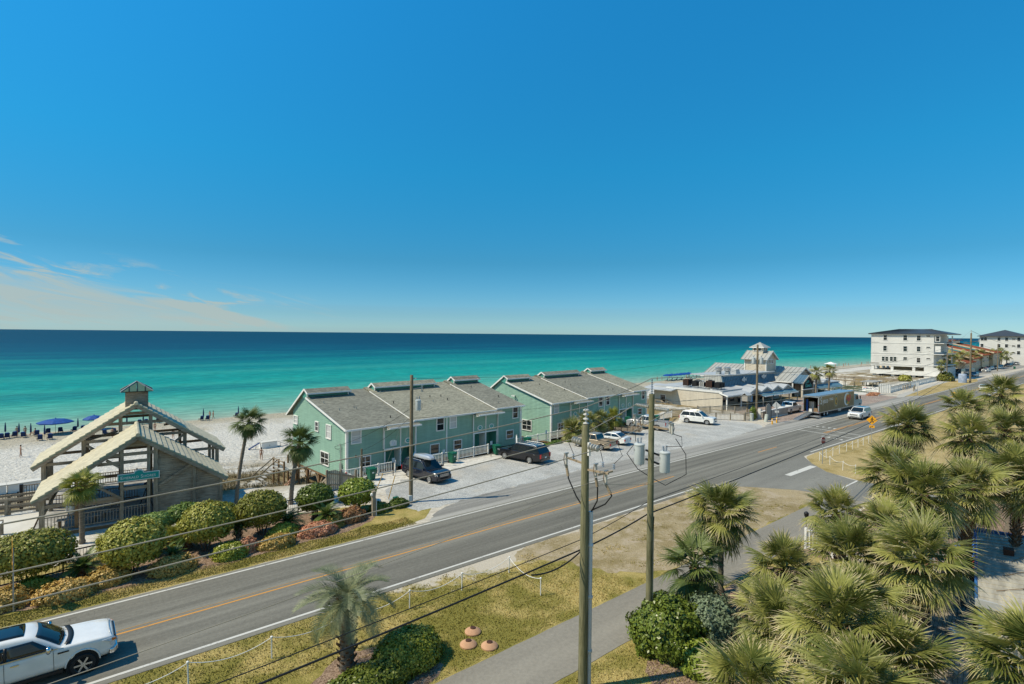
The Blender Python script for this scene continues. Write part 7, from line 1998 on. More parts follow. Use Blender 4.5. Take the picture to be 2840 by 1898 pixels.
# far poles
PE_ = pole('tall utility pole far along the road, leaning slightly', 215, 36.2, 15.3, .24, 'pole_grey')
for z, s in ((12.6, 1), (12.2, -1), (9.9, 1)): MB().bar((0, 0, z), (1.2 * s, -1.6 * s, z + .3), .14, .14).build('arm', M['pole_grey'], PE_)
discs(PE_, (0, 0, 15.3), (0, 0, 1), 5, .14, .2)
for z in (12.9, 12.5): discs(PE_, (1.2, -1.6, z), (0, 0, 1), 3, .12, .16)
PF_ = pole('slim utility pole beside the white fence end', 222, 43.3, 8.8, .14, 'pole_grey')
PG_ = pole('slim utility pole among the far palms', 300, 41.8, 11.5, .16, 'pole_grey')
t = thing('wrapped_cabinet', 'pale blue wrapped utility drum at the foot of the far pole', 'cabinet', (212.5, 37.6, 0))
MB().lathe([(1.05, 0), (1.05, 2.5), (.9, 2.7), (.05, 2.75)], 16).build('drum', plain('pale_blue_wrap', (.30, .36, .46), .5, .3, 1.2), t, 'auto')
MB().lathe([(.35, 2.7), (.35, 3.3), (.1, 3.4)], 10).build('cap', M['concrete'], t)
def wire(label, spans, r=.02, mat='wire', n=18):
    pts = []
    for (a, b, sag) in spans:
        a, b = Vector(a), Vector(b)
        for i in range(n + 1):
            if pts and i == 0: continue
            t = i / n
            p = a.lerp(b, t)
            p.z -= sag * 4 * t * (1 - t)
            pts.append(p)
    m = MB().tube(pts, r, 6)
    tag(m.build('overhead_wire', M[mat], None, True), label, 'wire', 'overhead wires')
LX = -38
wire('topmost pale wire over both near poles', [((LX, 13.6, 11.2), (AX, AY, 10.93), 1.15), ((AX, AY, 10.93), (BX, BY, 11.76), .04), ((BX, BY, 11.76), (215, 36.2, 16.2), 3.0)], .017)
wire('seaward pale wire on the side insulators of the near poles', [((LX, 14.3, 10.0), (AX, AY + .7, 9.58), 1.0), ((AX, AY + .7, 9.58), (BX, BY + .88, 10.48), .04), ((BX, BY + .88, 10.48), (214, 36.8, 13.0), 3.2)], .017)
wire('landward pale wire on the side insulators of the near poles', [((LX, 13.2, 9.8), (AX, AY - .7, 9.44), 1.0), ((AX, AY - .7, 9.44), (BX, BY - .9, 10.4), .04), ((BX, BY - .9, 10.4), (216, 34.6, 12.8), 3.4)], .017)
wire('thin pale neutral wire low on the near poles', [((LX, 13.8, 8.2), (AX, AY - .19, 8.05), 1.6), ((AX, AY - .19, 8.05), (BX, BY - .16, 7.0), .05), ((BX, BY - .16, 7.0), (215, 35.8, 9.6), 2.6)], .009)
wire('thin black cable above the thick one', [((LX, 13.9, 6.4), (AX, AY + .17, 5.78), .75), ((AX, AY + .17, 5.78), (BX, BY + .16, 6.12), .05), ((BX, BY + .16, 6.12), (215, 36.0, 8.4), 2.4)], .014, 'cable')
wire('thick black cable bundle lowest on the near poles', [((LX, 13.9, 5.9), (AX, AY + .18, 5.38), .75), ((AX, AY + .18, 5.38), (BX, BY + .16, 5.55), .06), ((BX, BY + .16, 5.55), (215, 36.0, 7.6), 2.4)], .03, 'cable')
wire('slack loop of black cable beside the nearest pole', [((AX - 2.6, AY + .12, 5.15), (AX, AY + .2, 5.3), .22)], .028, 'cable')
wire('thin wire from the lot pole top towards the restaurant pole', [((CX_ + .45, CY_, 10.0), (DX_, DY_, 12.1), 1.4)], .012, 'cable')
wire('thin lower wire from the lot pole towards the restaurant pole', [((CX_ + .1, CY_, 6.8), (DX_, DY_, 9.0), 1.6)], .012, 'cable')
wire('service wire from the lot pole to the green gable', [((CX_ - .1, CY_, 7.6), (21.15, 51.6, 2.55), .35)], .014, 'cable')
wire('service wire from the lot pole to the small service pole', [((CX_ - .1, CY_, 6.9), (20.45, 45.08, 3.2), .3)], .012, 'cable')
wire('left guy wire of the lot pole', [((CX_, CY_, 8.4), (20.2, 42.0, 0), 0)], .009, 'grey_metal')
wire('right guy wire of the lot pole', [((CX_, CY_, 6.9), (20.55, 40.2, 0), 0)], .009, 'grey_metal')
for (px, py, h, lb) in ((20.2, 42.0, 8.4, 'yellow guard sleeve on the left guy wire'), (20.55, 40.2, 6.9, 'yellow guard sleeve on the right guy wire')):
    a, b = Vector((px, py, 0)), Vector((CX_, CY_, h))
    t = thing('guy_guard', lb, 'guard', a)
    d = (b - a).normalized()
    MB().tube([d * .05, d * 2.1], .035, 7).build('sleeve', M['yel_guard'], t)
    MB().tube([(0, 0, -.1), d * .3], .02, 6).build('anchor_rod', M['grey_metal'], t)
wire('wire crossing from the restaurant pole to the far pole', [((DX_, DY_, 11.6), (215, 36.2, 12.4), 2.6)], .02, 'cable')
wire('lower wire crossing from the restaurant pole to the far pole', [((DX_, DY_, 5.2), (215, 36.2, 9.4), 2.0)], .03, 'cable')
wire('wire slanting over the restaurant roof to its tower', [((DX_, DY_, 9.2), (125.8, 59.0, 6.6), .8)], .02, 'cable')
wire('service wire from the restaurant pole to the low roof', [((DX_, DY_, 8.0), (97.0, 54.0, 4.4), .4)], .02, 'cable')
wire('wire from the far pole over the far car park', [((215, 36.2, 16.0), (420, 40, 9.0), 2.4)], .035, 'cable')
wire('lower wire from the far pole over the far car park', [((215, 36.2, 12.8), (420, 40, 6.5), 2.4)], .035, 'cable')
# small posts
t = thing('service_pole', 'short wooden service pole with meter at the timber stair', 'pole', (20.41, 45.08, 0))
MB().tube([(0, 0, -.2), (0, 0, 3.35)], [.1, .085], 10).build('pole', M['pole_grey'], t)
MB().bar((0, 0, 2.55), (-.5, .1, 2.6), .06, .06).build('bracket', M['grey_metal'], t)
MB().box(-.5, .1, 2.72, .08, .08, .25).build('insulator', M['rust'], t)
MB().box(.12, 0, 1.5, .1, .2, .3).build('meter', M['grey_metal'], t)
MB().tube([(.1, 0, 0), (.1, 0, 1.5)], .03, 6).build('conduit', M['grey_metal'], t)
t = thing('wooden_post', 'thick grey wooden post with white pipes beside the roadside hedge', 'post', (17.81, 37.22, 0))
MB().box(0, 0, .93, .24, .24, 1.86).build('post', M['grey_post'], t)
for y in (-.06, .06): MB().tube([(.15, y - .1, 0), (.15, y - .1, 1.3)], .04, 8).build('pipe', M['pvc'], t)
MB().lathe([(.03, 0), (.09, .05), (.1, .18), (.04, .25)], 10, (-.18, -.05, 1.5)).build('lamp', M['white'], t, 'auto')
t = thing('valve_box', 'white utility valve box beside the roadside pole', 'utility box', (19.2, 39.3, 0))
MB().lathe([(.22, 0), (.22, .42), (.1, .5)], 12).build('can', M['white'], t, 'auto')
t = thing('valve_box', 'small teal green utility box at the guy wire', 'utility box', (20.9, 39.6, 0))
MB().box(0, 0, .14, .4, .3, .28).build('box', M['bin_green'], t)
# ---- rope fences
def rope_fence(label, posts, h=.9, gap=()):
    T = thing('rope_fence', label, 'fence', (posts[0][0], posts[0][1], 0))
    o = posts[0]
    me = MB().tube([(0, 0, 0), (0, 0, h)], .029, 8).mesh('post', M['white'])
    cap = MB().lathe([(.05, 0), (.055, .04), (.03, .06)], 8).mesh('cap', M['white'])
    for x, y in posts:
        p = inst(me, 'post', T, (x - o[0], y - o[1], 0))
        p.rotation_euler = (rnd.uniform(-.03, .03), rnd.uniform(-.03, .03), 0)
        inst(cap, 'cap', p, (0, 0, h))
    for i in range(len(posts) - 1):
        if i in gap: continue
        a, b = Vector((posts[i][0] - o[0], posts[i][1] - o[1], h)), Vector((posts[i + 1][0] - o[0], posts[i + 1][1] - o[1], h))
        L = (b - a).length
        pts = []
        for k in range(25):
            t = k / 24
            p = a.lerp(b, t)
            p.z -= min(.36, .10 * L + .02) * 4 * t * (1 - t)
            p.x += .008 * (k % 2)
            pts.append(p)
        MB().tube(pts, .014, 6).build('rope', M['white'], T)
rope_fence('white rope fence along the near verge', [(-2.6, 24.0), (.55, 23.9), (3.7, 23.7), (6.7, 23.5), (9.95, 23.5), (13.2, 23.5), (16.3, 23.45), (19.6, 23.5), (19.2, 20.4)])
rope_fence('white rope fence around the corner lawn by the stop sign', [(95.0, 23.2), (88.5, 23.3), (79.8, 23.4), (77.8, 23.4), (75.9, 23.4), (74.0, 23.4), (72.0, 23.4), (70.0, 23.5), (68.0, 23.5), (66.1, 23.5), (64.2, 23.5), (62.9, 22.0), (61.5, 20.3), (60.7, 18.9)], gap=(1,))
# ---- black metal fence behind the planting bed
for (p, q, lb) in (((-9, 38.2), (3.0, 39.6), 'black metal picket fence left of the second round bush'), ((3.0, 39.6), (13.6, 41.2), 'black metal picket fence in front of the pavilion wall'), ((13.6, 41.2), (18.6, 41.6), 'black metal picket fence behind the last round bushes')):
    railing('metal_fence', lb, 'fence', (*p, 0), (*q, 0), 1.15, .15, ('black_metal', 'black_metal'), 5 if q[0] - p[0] > 8 else 3, .02, 'black metal fence', pw=.07)
# ---- white railings in front of the houses
for (p, q, n, lb) in (((19.7, 47.6, 0), (25.2, 47.95, 0), 4, 'white railing nearest the timber stair'), ((28.6, 47.9, 0), (37.4, 48.75, 0), 5, 'white railing behind the blue-black SUV'), ((42.2, 49.5, 0), (52.0, 50.4, 0), 6, 'white railing behind the long black SUV'), ((55.0, 50.4, 0), (61.5, 51.0, 0), 4, 'white railing behind the fan palms'), ((69.5, 50.4, 0), (78.2, 51.6, 0), 4, 'pale railing beside the white parked SUV')):
    railing('white_railing', lb, 'railing', p, q, .98, .19, ('white_wood', 'white_wood'), n, .05, 'white railings of the green houses', pw=.13)
railing('white_railing', 'short white sloping railing of the steps behind the long black SUV', 'railing', (41.0, 47.9, -.05), (42.2, 49.4, .55), .8, .19, ('white_wood', 'white_wood'), 2, .05, pw=.12)
railing('white_railing', 'short white sloping railing beside the roof box car', 'railing', (26.9, 47.9, .0), (28.2, 49.2, .5), .85, .19, ('white_wood', 'white_wood'), 2, .05, pw=.14)
# timber stair down to the beach
t = thing('beach_stair', 'tan timber stair with picket rails beside the first green house', 'stair', (17.6, 46.3, 0))
for i in range(9): MB().box(1.0, .2 + i * .32, -.1 - i * .2, 1.4, .3, .05).build('tread', M['rail_wood'], t)
for x, sg_ in ((.25, 1), (1.75, 1)):
    for k in range(4):
        y = .1 + k * .95
        MB().box(x, y, -.55 - k * .55, .14, .14, 3.0).build('post', M['grey_post'], t)
    MB().bar((x, 0, 1.0), (x, 3.0, -.75), .1, .12).build('rail', M['rail_wood'], t)
    MB().bar((x, 0, .15), (x, 3.0, -1.6), .06, .1).build('rail', M['rail_wood'], t)
    for k in range(16): MB().box(x, .15 + k * .18, .52 - k * .105, .05, .1, .95).build('picket', M['rail_wood'], t)
t = thing('picket_screen', 'tan picket screen stepping down to the roadside bushes', 'fence', (17.55, 45.6, 0), rad(3))
for k in range(15):
    z = 1.75 - max(0, k - 4) * .085
    MB().box(k * .175, 0, z / 2 - .5, .15, .035, z + .9).build('picket', M['rail_wood'], t)
for z0_, z1_ in ((1.55, .75), (.55, .0)): MB().bar((-.05, -.04, z0_), (2.6, -.04, z1_), .05, .12).build('rail', M['tan_wood'], t)
for x in (-.08, 1.2, 2.6): MB().box(x, -.03, .2, .17, .17, 3.2 - x * .3).build('post', M['grey_post'], t)
t = thing('beach_steps', 'grey timber landing and steps behind the first green house', 'stair', (20.0, 60.2, 0), HA)
MB().box(-.9, 1.4, -1.3, 1.8, 3.2, .14).build('landing', M['deck_wood'], t)
for x in (-1.7, -.1):
    for y in (-.1, 1.4, 2.9): MB().box(x, y, -2.2, .16, .16, 3.8).build('post', M['brown_wood'], t)
for z in (-.4, -.75): MB().bar((-1.75, -.1, z), (-1.75, 2.9, z), .06, .12).build('rail', M['grey_wood'], t)
for i in range(7): MB().box(-2.1 - i * .3, 2.2, -1.5 - i * .22, .3, 1.2, .05).build('tread', M['deck_wood'], t)
for y in (1.6, 2.8): MB().bar((-1.8, y, -.4), (-4.1, y, -2.1), .06, .12).build('rail', M['grey_wood'], t)
# ---- bins
BIN = None
def trash_bin(x, y, rz, lb):
    global BIN
    if BIN is None:
        T = thing('trash_bin', lb, 'trash bin', (x, y, 0.01), rz, 'green wheeled bins')
        b = MB()
        b.add([(-.26, -.28, .05), (.26, -.28, .05), (.26, .28, .05), (-.26, .28, .05), (-.34, -.38, 1.02), (.34, -.38, 1.02), (.34, .38, 1.02), (-.34, .38, 1.02)], [(3, 2, 1, 0), (4, 5, 6, 7), (0, 1, 5, 4), (1, 2, 6, 5), (2, 3, 7, 6), (3, 0, 4, 7)])
        bevel(b.build('body', M['bin_green'], T), .04)
        bevel(MB().ext([(-.37, -.42, 1.02), (-.37, .42, 1.02), (-.37, .40, 1.12), (-.37, .1, 1.17), (-.37, -.35, 1.10)], (.74, 0, 0)).build('lid', M['bin_green'], T), .02)
        MB().tube([(-.28, .44, 1.0), (.28, .44, 1.0)], .025, 6).build('handle', M['bin_green'], T)
        for s in (-1, 1): MB().lathe([(.13, -.03), (.14, 0), (.13, .03)], 12, (s * .28, .3, .14), 0).build('wheel', M['rubber'], T)
        MB().box(0, -.355, .72, .2, .01, .12).build('stencil', M['white'], T)
        BIN = T
    else: clone(BIN, (x, y, 0.01), rz, lb)
for x, y, a, lb in ((22.0, 46.5, .1, 'green bin at the first white railing'), (31.6, 47.4, .2, 'green bin behind the blue-black SUV'), (37.7, 47.6, -.1, 'green bin left of the long black SUV'), (43.4, 48.7, .1, 'green bin half hidden behind the long black SUV'), (60.6, 49.6, .1, 'left green bin behind the utility trailer'), (61.5, 49.7, -.1, 'right green bin behind the utility trailer'), (66.6, 51.6, .2, 'green bin behind the silver pickup cab'), (71.6, 49.9, .1, 'green bin standing alone at the pale railing'), (330, 40.2, 0, 'dark green bin far down the road')):
    trash_bin(x, y, a, lb)
# ---- little parking signs
def small_sign(x, y, lb):
    t = thing('parking_sign', lb, 'sign', (x, y, 0), rad(8), 'small blue parking signs')
    MB().box(0, 0, .75, .05, .05, 1.5).build('post', M['black_metal'], t)
    MB().box(0, -.03, 1.5, .34, .02, .42).build('plate', plain('pale_blue_plate', (.22, .36, .44), .4, .1), t)
    for i in range(3): MB().box(0, -.045, 1.62 - i * .1, .22, .006, .035).build('printed_line', M['white'], t)
for x, y, lb in ((24.3, 46.6, 'small blue parking sign right of the first bin'), (30.2, 46.9, 'small blue parking sign at the second white railing'), (36.7, 47.3, 'small blue parking sign left of the third bin'), (46.3, 48.5, 'small blue parking sign right of the long black SUV'), (62.6, 49.4, 'small blue parking sign behind the utility trailer')):
    small_sign(x, y, lb)
t = thing('mailbox', 'pale mailbox and white cabinet at the top of the timber stair', 'mailbox', (19.6, 46.4, 0))
MB().box(0, 0, .45, .7, .3, .9).build('cabinet', M['white_wood'], t)
MB().box(-.45, .1, .6, .08, .08, 1.2).build('post', M['grey_post'], t)
MB().lathe([(.02, 0), (.09, .06), (.10, .16), (.02, .22)], 10, (-.1, -.05, .92)).build('red_flower_pot', M['red'], t, 'auto')
# ---- traffic signs
t = thing('stop_sign', 'red stop sign on a leaning post at the side road', 'traffic sign', (62.9, 22.75, 0), rad(-14))
MB().box(0, 0, 1.45, .06, .06, 2.9).build('post', M['grey_metal'], t)
oc = [(.41 * math.cos(rad(22.5 + 45 * i)), .41 * math.sin(rad(22.5 + 45 * i))) for i in range(8)]
MB().ext([(x, -.045, 2.5 + z) for x, z in oc], (0, .015, 0)).build('rim', M['white'], t)
MB().ext([(x * .94, -.052, 2.5 + z * .94) for x, z in oc], (0, .01, 0)).build('plate', M['sign_red'], t)
text('STOP', 'lettering', M['white'], t, (0, -.056, 2.5), (math.pi / 2, 0, 0), .30, .004)
t['label'] = 'red stop sign on a leaning post at the side road'
t.rotation_euler = (rad(-2), rad(4), rad(-14))
M['sign_y'] = plain('crossing_sign_yellow', (0.76, 0.36, 0.015), .45, .06)
def ped_sign(lb, x, y, h, rz, flip=1, fig=True):
    t = thing('crossing_sign', lb, 'traffic sign', (x, y, 0), rz)
    MB().box(0, .03, h / 2, .06, .06, h).build('post', M['grey_metal'], t)
    d = .62
    MB().ext([(0, 0, h - 2 * d + .62), (d, 0, h - d + .62), (0, 0, h + .62), (-d, 0, h - d + .62)], (0, -.012, 0)).build('diamond', M['sign_y'], t)
    c = h - d + .62
    g = MB()
    y0 = -.016
    g.lathe([(.06, y0), (.06, y0 - .006)], 12, (0.02, 0, c + .33), 1)
    for p, q, w in (((0, .25), (.02, -.02), .12), ((.02, -.02), (.14, -.18), .07), ((.14, -.18), (.12, -.38), .065), ((0, -.02), (-.10, -.18), .07), ((-.10, -.18), (-.2, -.36), .065), ((.0, .22), (.14, .10), .05), ((.14, .10), (.24, .12), .045), ((0, .22), (-.12, .08), .05), ((-.12, .08), (-.16, -.04), .045)):
        g.bar((p[0], y0 - .003, c + p[1]), (q[0], y0 - .003, c + q[1]), w, .006, Vector((0, 1, 0)))
    g.build('walking_figure', M['black_metal'], t)
    MB().box(0, -.006, c - .86, .58, .012, .32).build('arrow_plate', M['sign_y'], t)
    a = MB().bar((-.18, y0, c - .95), (.14, y0, c - .80), .06, .006, Vector((0, 1, 0)))
    a.ext([(-.22, y0, c - .97), (-.10, y0, c - .99), (-.16, y0, c - .85)], (0, -.006, 0))
    a.build('arrow', M['black_metal'], t)
    return t
ped_sign('yellow walking person crossing sign at the corner lawn', 80.67, 23.33, 2.95, rad(-78))
ped_sign('yellow crossing sign seen edge-on in the planting bed', -1.88, 35.23, 3.1, rad(-86))
t = thing('crossing_sign', 'back of a pale diamond sign by the restaurant drive', 'traffic sign', (87.3, 38.2, 0), rad(100))
MB().box(0, .03, 1.6, .07, .07, 3.2).build('post', M['grey_metal'], t)
MB().ext([(0, 0, 2.1), (.62, 0, 2.72), (0, 0, 3.34), (-.62, 0, 2.72)], (0, -.012, 0)).build('diamond', M['metal_pale'], t)
MB().box(0, -.006, 1.72, .6, .012, .32).build('arrow_plate', M['metal_pale'], t)
t.rotation_euler = (0, rad(5), rad(100))
t = thing('road_sign', 'small road sign at the end of the dry lawn strip', 'traffic sign', (154.3, 35.5, 0), rad(-95))
MB().box(0, .03, 1.3, .07, .07, 2.6).build('post', M['grey_metal'], t)
MB().box(0, 0, 2.75, .6, .015, .9).build('plate', M['metal_pale'], t)
t = thing('road_sign', 'little yellow sign beside the far road behind the palms', 'traffic sign', (128, 23.9, 0), rad(-85))
MB().box(0, .03, 1.6, .07, .07, 3.2).build('post', M['grey_metal'], t)
MB().box(0, 0, 3.3, .62, .015, .62).build('plate', M['sign_y'], t)
MB().box(0, 0, 2.7, .5, .015, .3).build('sub_plate', M['sign_y'], t)
for x, y, lb in ((84.7, 37.9, 'yellow bollard nearer the gravel lot'), (86.7, 38.1, 'yellow bollard next to the pale sign back')):
    t = thing('bollard', lb, 'bollard', (x, y, 0), 0, 'yellow bollards')
    MB().lathe([(.11, 0), (.11, .85), (.09, .93), (.02, .96)], 12).build('post', M['yellow'], t, 'auto')
    MB().lathe([(.112, .62), (.112, .74)], 12, cap=False).build('band', M['white'], t)
for x, y, a, lb in ((85.6, 41.6, 0, 'upright grey green concrete pillar at the picket fence'), (86.4, 39.7, .32, 'leaning grey green concrete pillar on the sand')):
    t = thing('concrete_pillar', lb, 'pillar', (x, y, 0), 0, 'concrete pillars')
    t.rotation_euler = (0, a, 0)
    MB().lathe([(.28, -.1), (.28, 1.15), (.24, 1.2), (.02, 1.2)], 16).build('shaft', plain('green_grey_concrete', (.42, .45, .40), .8, .12), t, 'auto')
    MB().lathe([(.29, 1.0), (.29, 1.06)], 16, cap=False).build('band', M['concrete'], t)
t = thing('kiosk_box', 'small grey house shaped box on a post beside the restaurant pole', 'kiosk', (90.2, 44.6, 0))
MB().tube([(0, 0, 0), (0, 0, 2.6)], .16, 10).build('post', M['pole_grey'], t)
MB().box(-.3, 0, 3.1, 1.5, 1.0, 1.0).build('body', M['grey_siding'], t)
for s in (-1, 1): slope(t, 'roof', (-1.15, s * .65, 3.55), (.55, s * .65, 3.55), (.55, 0, 4.0), (-1.15, 0, 4.0), .06, M['metal_pale'])
MB().box(.75, -.3, 2.9, .7, .05, .95).build('blue_panel', M['sky_plastic'], t)
# ---- septic covers
for x, y, lb in ((12.3, 21.0, 'round terracotta cover alone left of the group'), (14.4, 19.8, 'round terracotta cover farthest right towards the road'), (13.65, 19.1, 'round terracotta cover in the middle of the group'), (14.3, 18.42, 'round terracotta cover closest to the bike path')):
    t = thing('septic_cover', lb, 'cover', (x, y, 0.004), rnd.random(), 'round terracotta covers')
    MB().lathe([(.37, 0), (.375, .06), (.35, .09), (.16, .20), (.13, .205), (.02, .2)], 26).build('dome', M['terra'], t, 'auto')
    MB().lathe([(.125, .19), (.125, .235), (.10, .245), (.02, .24)], 18).build('iron_lid', M['rust'], t, 'auto')
# ---- white fence, banner and footbridge rails ahead
def picket_run(lb, pts, h=1.35):
    T = thing('picket_fence', lb, 'fence', (*pts[0], 0))
    o = Vector((*pts[0], 0))
    for a, b in zip(pts, pts[1:]):
        a, b = Vector((*a, 0)) - o, Vector((*b, 0)) - o
        L = (b - a).length
        rz = math.atan2(b.y - a.y, b.x - a.x)
        n = int(L / .34)
        me = MB().box(0, 0, h / 2, .24, .04, h).mesh('picket', M['white_wood'])
        for i in range(n): inst(me, 'picket', T, a.lerp(b, (i + .5) / n), (0, 0, rz + rnd.uniform(-.04, .04)))
        for z in (.35, 1.05): MB().bar(a + Vector((0, .05, z)), b + Vector((0, .05, z)), .05, .1).build('rail', M['white_wood'], T)
        MB().bar(a + Vector((0, 0, h + .02)), b + Vector((0, 0, h + .02)), .16, .05).build('cap_rail', M['grey_wood'], T)
        for i in range(int(L / 5) + 1): MB().box(*(a.lerp(b, i * 5 / L).xy), .8, .2, .2, 1.6).build('post', M['white_wood'], T)
picket_run('long white picket fence along the far footpath', [(157.0, 42.0), (195.7, 44.0), (219, 44.5)])
t = thing('rail_fence', 'dark green rail fence carrying the Ride On banner', 'fence', (152.0, 42.6, 0))
for z in (.3, .8, 1.3): MB().bar((0, 0, z), (0, 11, z), .06, .28).build('rail', plain('dark_green_board', (.06, .10, .06), .7), t)
for y in (0, 2.7, 5.5, 8.2, 11): MB().box(.08, y, .8, .16, .16, 1.7).build('post', M['grey_post'], t)
t = thing('banner', 'white Ride On banner on the green rail fence', 'banner', (151.9, 44.4, 0), rad(-90))
MB().box(0, 0, .95, 3.5, .03, 1.15).build('sheet', M['white'], t)
text('Ride On', 'lettering', M['navy'], t, (.35, -.025, 1.14), (math.pi / 2, 0, 0), .72, .004)
MB().tube([(-1.6, -.025, .95), (-1.3, -.025, 1.05), (-1.0, -.025, .95), (-.7, -.025, 1.05)], .06, 6).build('wave_mark', M['sky_plastic'], t)
MB().tube([(-1.5, -.025, 1.25), (-1.1, -.025, 1.32), (-.8, -.025, 1.22)], .05, 6).build('swoosh', M['red'], t)
MB().box(.2, -.02, .62, 2.4, .008, .10).build('small_print', M['bin_green'], t)
t = thing('lattice_screen', 'dented white lattice screen at the start of the white fence', 'screen', (155.6, 42.4, 0), rad(-60))
MB().box(0, 0, 1.15, 2.6, .05, 2.2).build('sheet', M['white_wood'], t)
for i in range(6): MB().box(-1.2 + i * .48, -.05, 1.15, .05, .05, 2.3).build('slat', M['grey_metal'], t)
for (a, b, lb) in (((166.3, 39.1), (172.5, 40.3), 'near timber rail of the little footbridge'), ((168.7, 41.9), (178.0, 42.6), 'far timber rail of the little footbridge')):
    railing('bridge_rail', lb, 'railing', (*a, 0), (*b, 0), 1.1, 99, ('grey_post', 'grey_wood'), 4, .05, 'footbridge rails', pw=.2, low=.55)
t = thing('kerb', 'pale concrete kerb around the mulch at the fence', 'kerb', (146, 41.0, 0))
MB().tube([(0, 0, .05), (3, .6, .05), (6, .2, .05), (8, -1.5, .05), (6.5, -2.4, .05)], .14, 6).build('kerb_edge', M['concrete'], t)
shrub('mulch_shrub', 'brown low shrub at the foot of the Ride On banner', (147.5, 42.5, 0), 3.0, 1.0, .45, .1, 'leaf_rose', .25, 900, 340, 0, under=-.2, lump=.3)
# boardwalk on the dune before the apartment block
t = thing('boardwalk', 'long grey timber boardwalk with rails below the apartment block', 'boardwalk', (204, 50.5, 0), rad(97))
for i in range(30): MB().box(.4 + i * .72, 0, -.9, .66, 1.8, .08).build('plank', M['deck_wood'], t)
for s in (-.95, .95):
    for i in range(9): MB().box(i * 2.7, s, -1.1, .18, .18, 3.4).build('post', M['grey_post'], t)
    for z in (.45, .05): MB().bar((-.2, s, z), (21.8, s, z), .08, .2).build('rail', M['grey_wood'], t)
    MB().bar((-.2, s, -.85), (21.8, s, -.85), .08, .3).build('stringer', M['grey_wood'], t)
t = thing('boardwalk', 'timber boardwalk stepping up towards the beach beyond the restaurant', 'boardwalk', (176, 62, 0), rad(20))
for i in range(24): MB().box(.4 + i * .8, 0, .1 if i > 6 else -.9 + i * .16, .74, 2.0, .1).build('plank', M['deck_wood'], t)
for s in (-1, 1):
    for i in range(8): MB().box(i * 2.7, s, -.8, .2, .2, 4.0 if i > 2 else 3.0).build('post', M['grey_post'], t)
    for z in (1.0, .5):
        MB().bar((0, s, z - .8), (5.4, s, z + .1), .1, .2).build('rail', M['grey_wood'], t)
        MB().bar((5.4, s, z + .1), (19.2, s, z + .1), .1, .2).build('rail', M['grey_wood'], t)
t = thing('picnic_shelter', 'flat roofed grey picnic shelter on the dune', 'shelter', (172, 49.5, 0))
MB().box(3, 1.5, 1.3, 7.5, 3.2, .2).build('roof', M['deck_wood'], t)
for x in (0, 3, 6):
    for y in (.3, 2.7): MB().box(x, y, .2, .2, .2, 2.1).build('post', M['grey_post'], t)
MB().box(3, 1.5, .2, 5, .8, .1).build('table', M['grey_wood'], t)
# ---- shed, deck and white railing in the lower right corner
SH = thing('shed', 'shed with a streaked metal sheet roof and blue trim at the right edge', 'shed', (29.2, 4.5, 0), rad(9.5))
M['sheet_roof'] = plain('streaked_metal_sheet', (0.38, 0.36, 0.30), .6, .25, 1.1, .3, streak=(.4, 3, 1))
M['blue_peel'] = plain('peeling_blue_paint', (.03, .12, .30), .6, .6, 6)
Ls = 10.6
for i in range(18):
    x0_ = i * Ls / 18
    MB().ext([(x0_, -4.5, 3.05), (x0_ + Ls / 18 - .02, -4.5, 3.05), (x0_ + Ls / 18 - .02, 0, 2.72), (x0_, 0, 2.72)], (0, 0, .035)).build('roof_sheet', M['sheet_roof'], SH)
    MB().bar((x0_, -4.5, 3.10), (x0_, 0, 2.77), .05, .05).build('seam', M['sheet_roof'], SH)
MB().box(Ls / 2, .06, 2.66, Ls, .1, .22).build('fascia', M['blue_peel'], SH)
MB().box(-.04, -2.2, 2.72, .1, 4.6, .3).build('fascia', M['metal_pale'], SH)
MB().box(Ls + .05, -2.2, 2.85, .1, 4.6, .3).build('fascia', M['blue_peel'], SH)
MB().box(Ls / 2, -.12, 1.3, Ls - .2, .12, 2.6).build('wall', M['blue_peel'], SH)
MB().box(.1, -2.3, 1.3, .12, 4.3, 2.6).build('wall', M['tan_siding'], SH)
MB().box(7.2, -1.2, 2.98, .5, .4, .3).build('roof_vent', M['rust'], SH)
for i in range(3): MB().tube([(1.5 + i * 2.2, -.6 - i * .3, 2.85), (2.6 + i * 2.2, -1.8, 2.96)], .015, 5).build('fallen_twig', M['brown_wood'], SH)
DK = thing('wooden_deck', 'grey plank deck walk with handrail beside the shed', 'deck', (27.0, 5.6, 0), rad(8))
for i in range(12): MB().box(7.0, -1.1 + i * .15, .28, 15.5, .138, .05).build('plank', M['grey_wood'], DK)
MB().box(7.0, -.3, .14, 15.3, 1.7, .2).build('frame', M['brown_wood'], DK)
for i in range(7): MB().box(.2 + i * 2.4, .75, .75, .11, .11, 1.4).build('post', M['brown_wood'], DK)
for z in (1.4, .85): MB().bar((-.2, .75, z), (15, .75, z), .12 if z > 1 else .05, .06 if z > 1 else .14).build('rail', M['deck_wood'] if z > 1 else M['brown_wood'], DK)
t = thing('plastic_basket', 'pale blue plastic basket on the plank deck', 'basket', (30.3, 5.35, .33), .3)
MB().lathe([(.22, 0), (.3, .4), (.32, .42), (.28, .4), (.2, .03)], 14, cap=False).build('tub', M['sky_plastic'], t)
MB().tube([(.3, 0, .42), (.2, .1, .7), (-.2, .1, .7), (-.3, 0, .42)], .02, 6).build('handle', M['sky_plastic'], t)
railing('white_lattice_rail', 'white wooden railing behind the thicket, right part', 'railing', (36.4, 10.6, 0), (39.4, 6.6, 0), 1.25, .22, ('white_wood', 'white_wood'), 3, .07, pw=.14)
railing('white_lattice_rail', 'white wooden railing behind the thicket, left part', 'railing', (36.8, 14.2, 0), (36.4, 10.8, 0), 1.25, .22, ('white_wood', 'white_wood'), 3, .07, pw=.14)
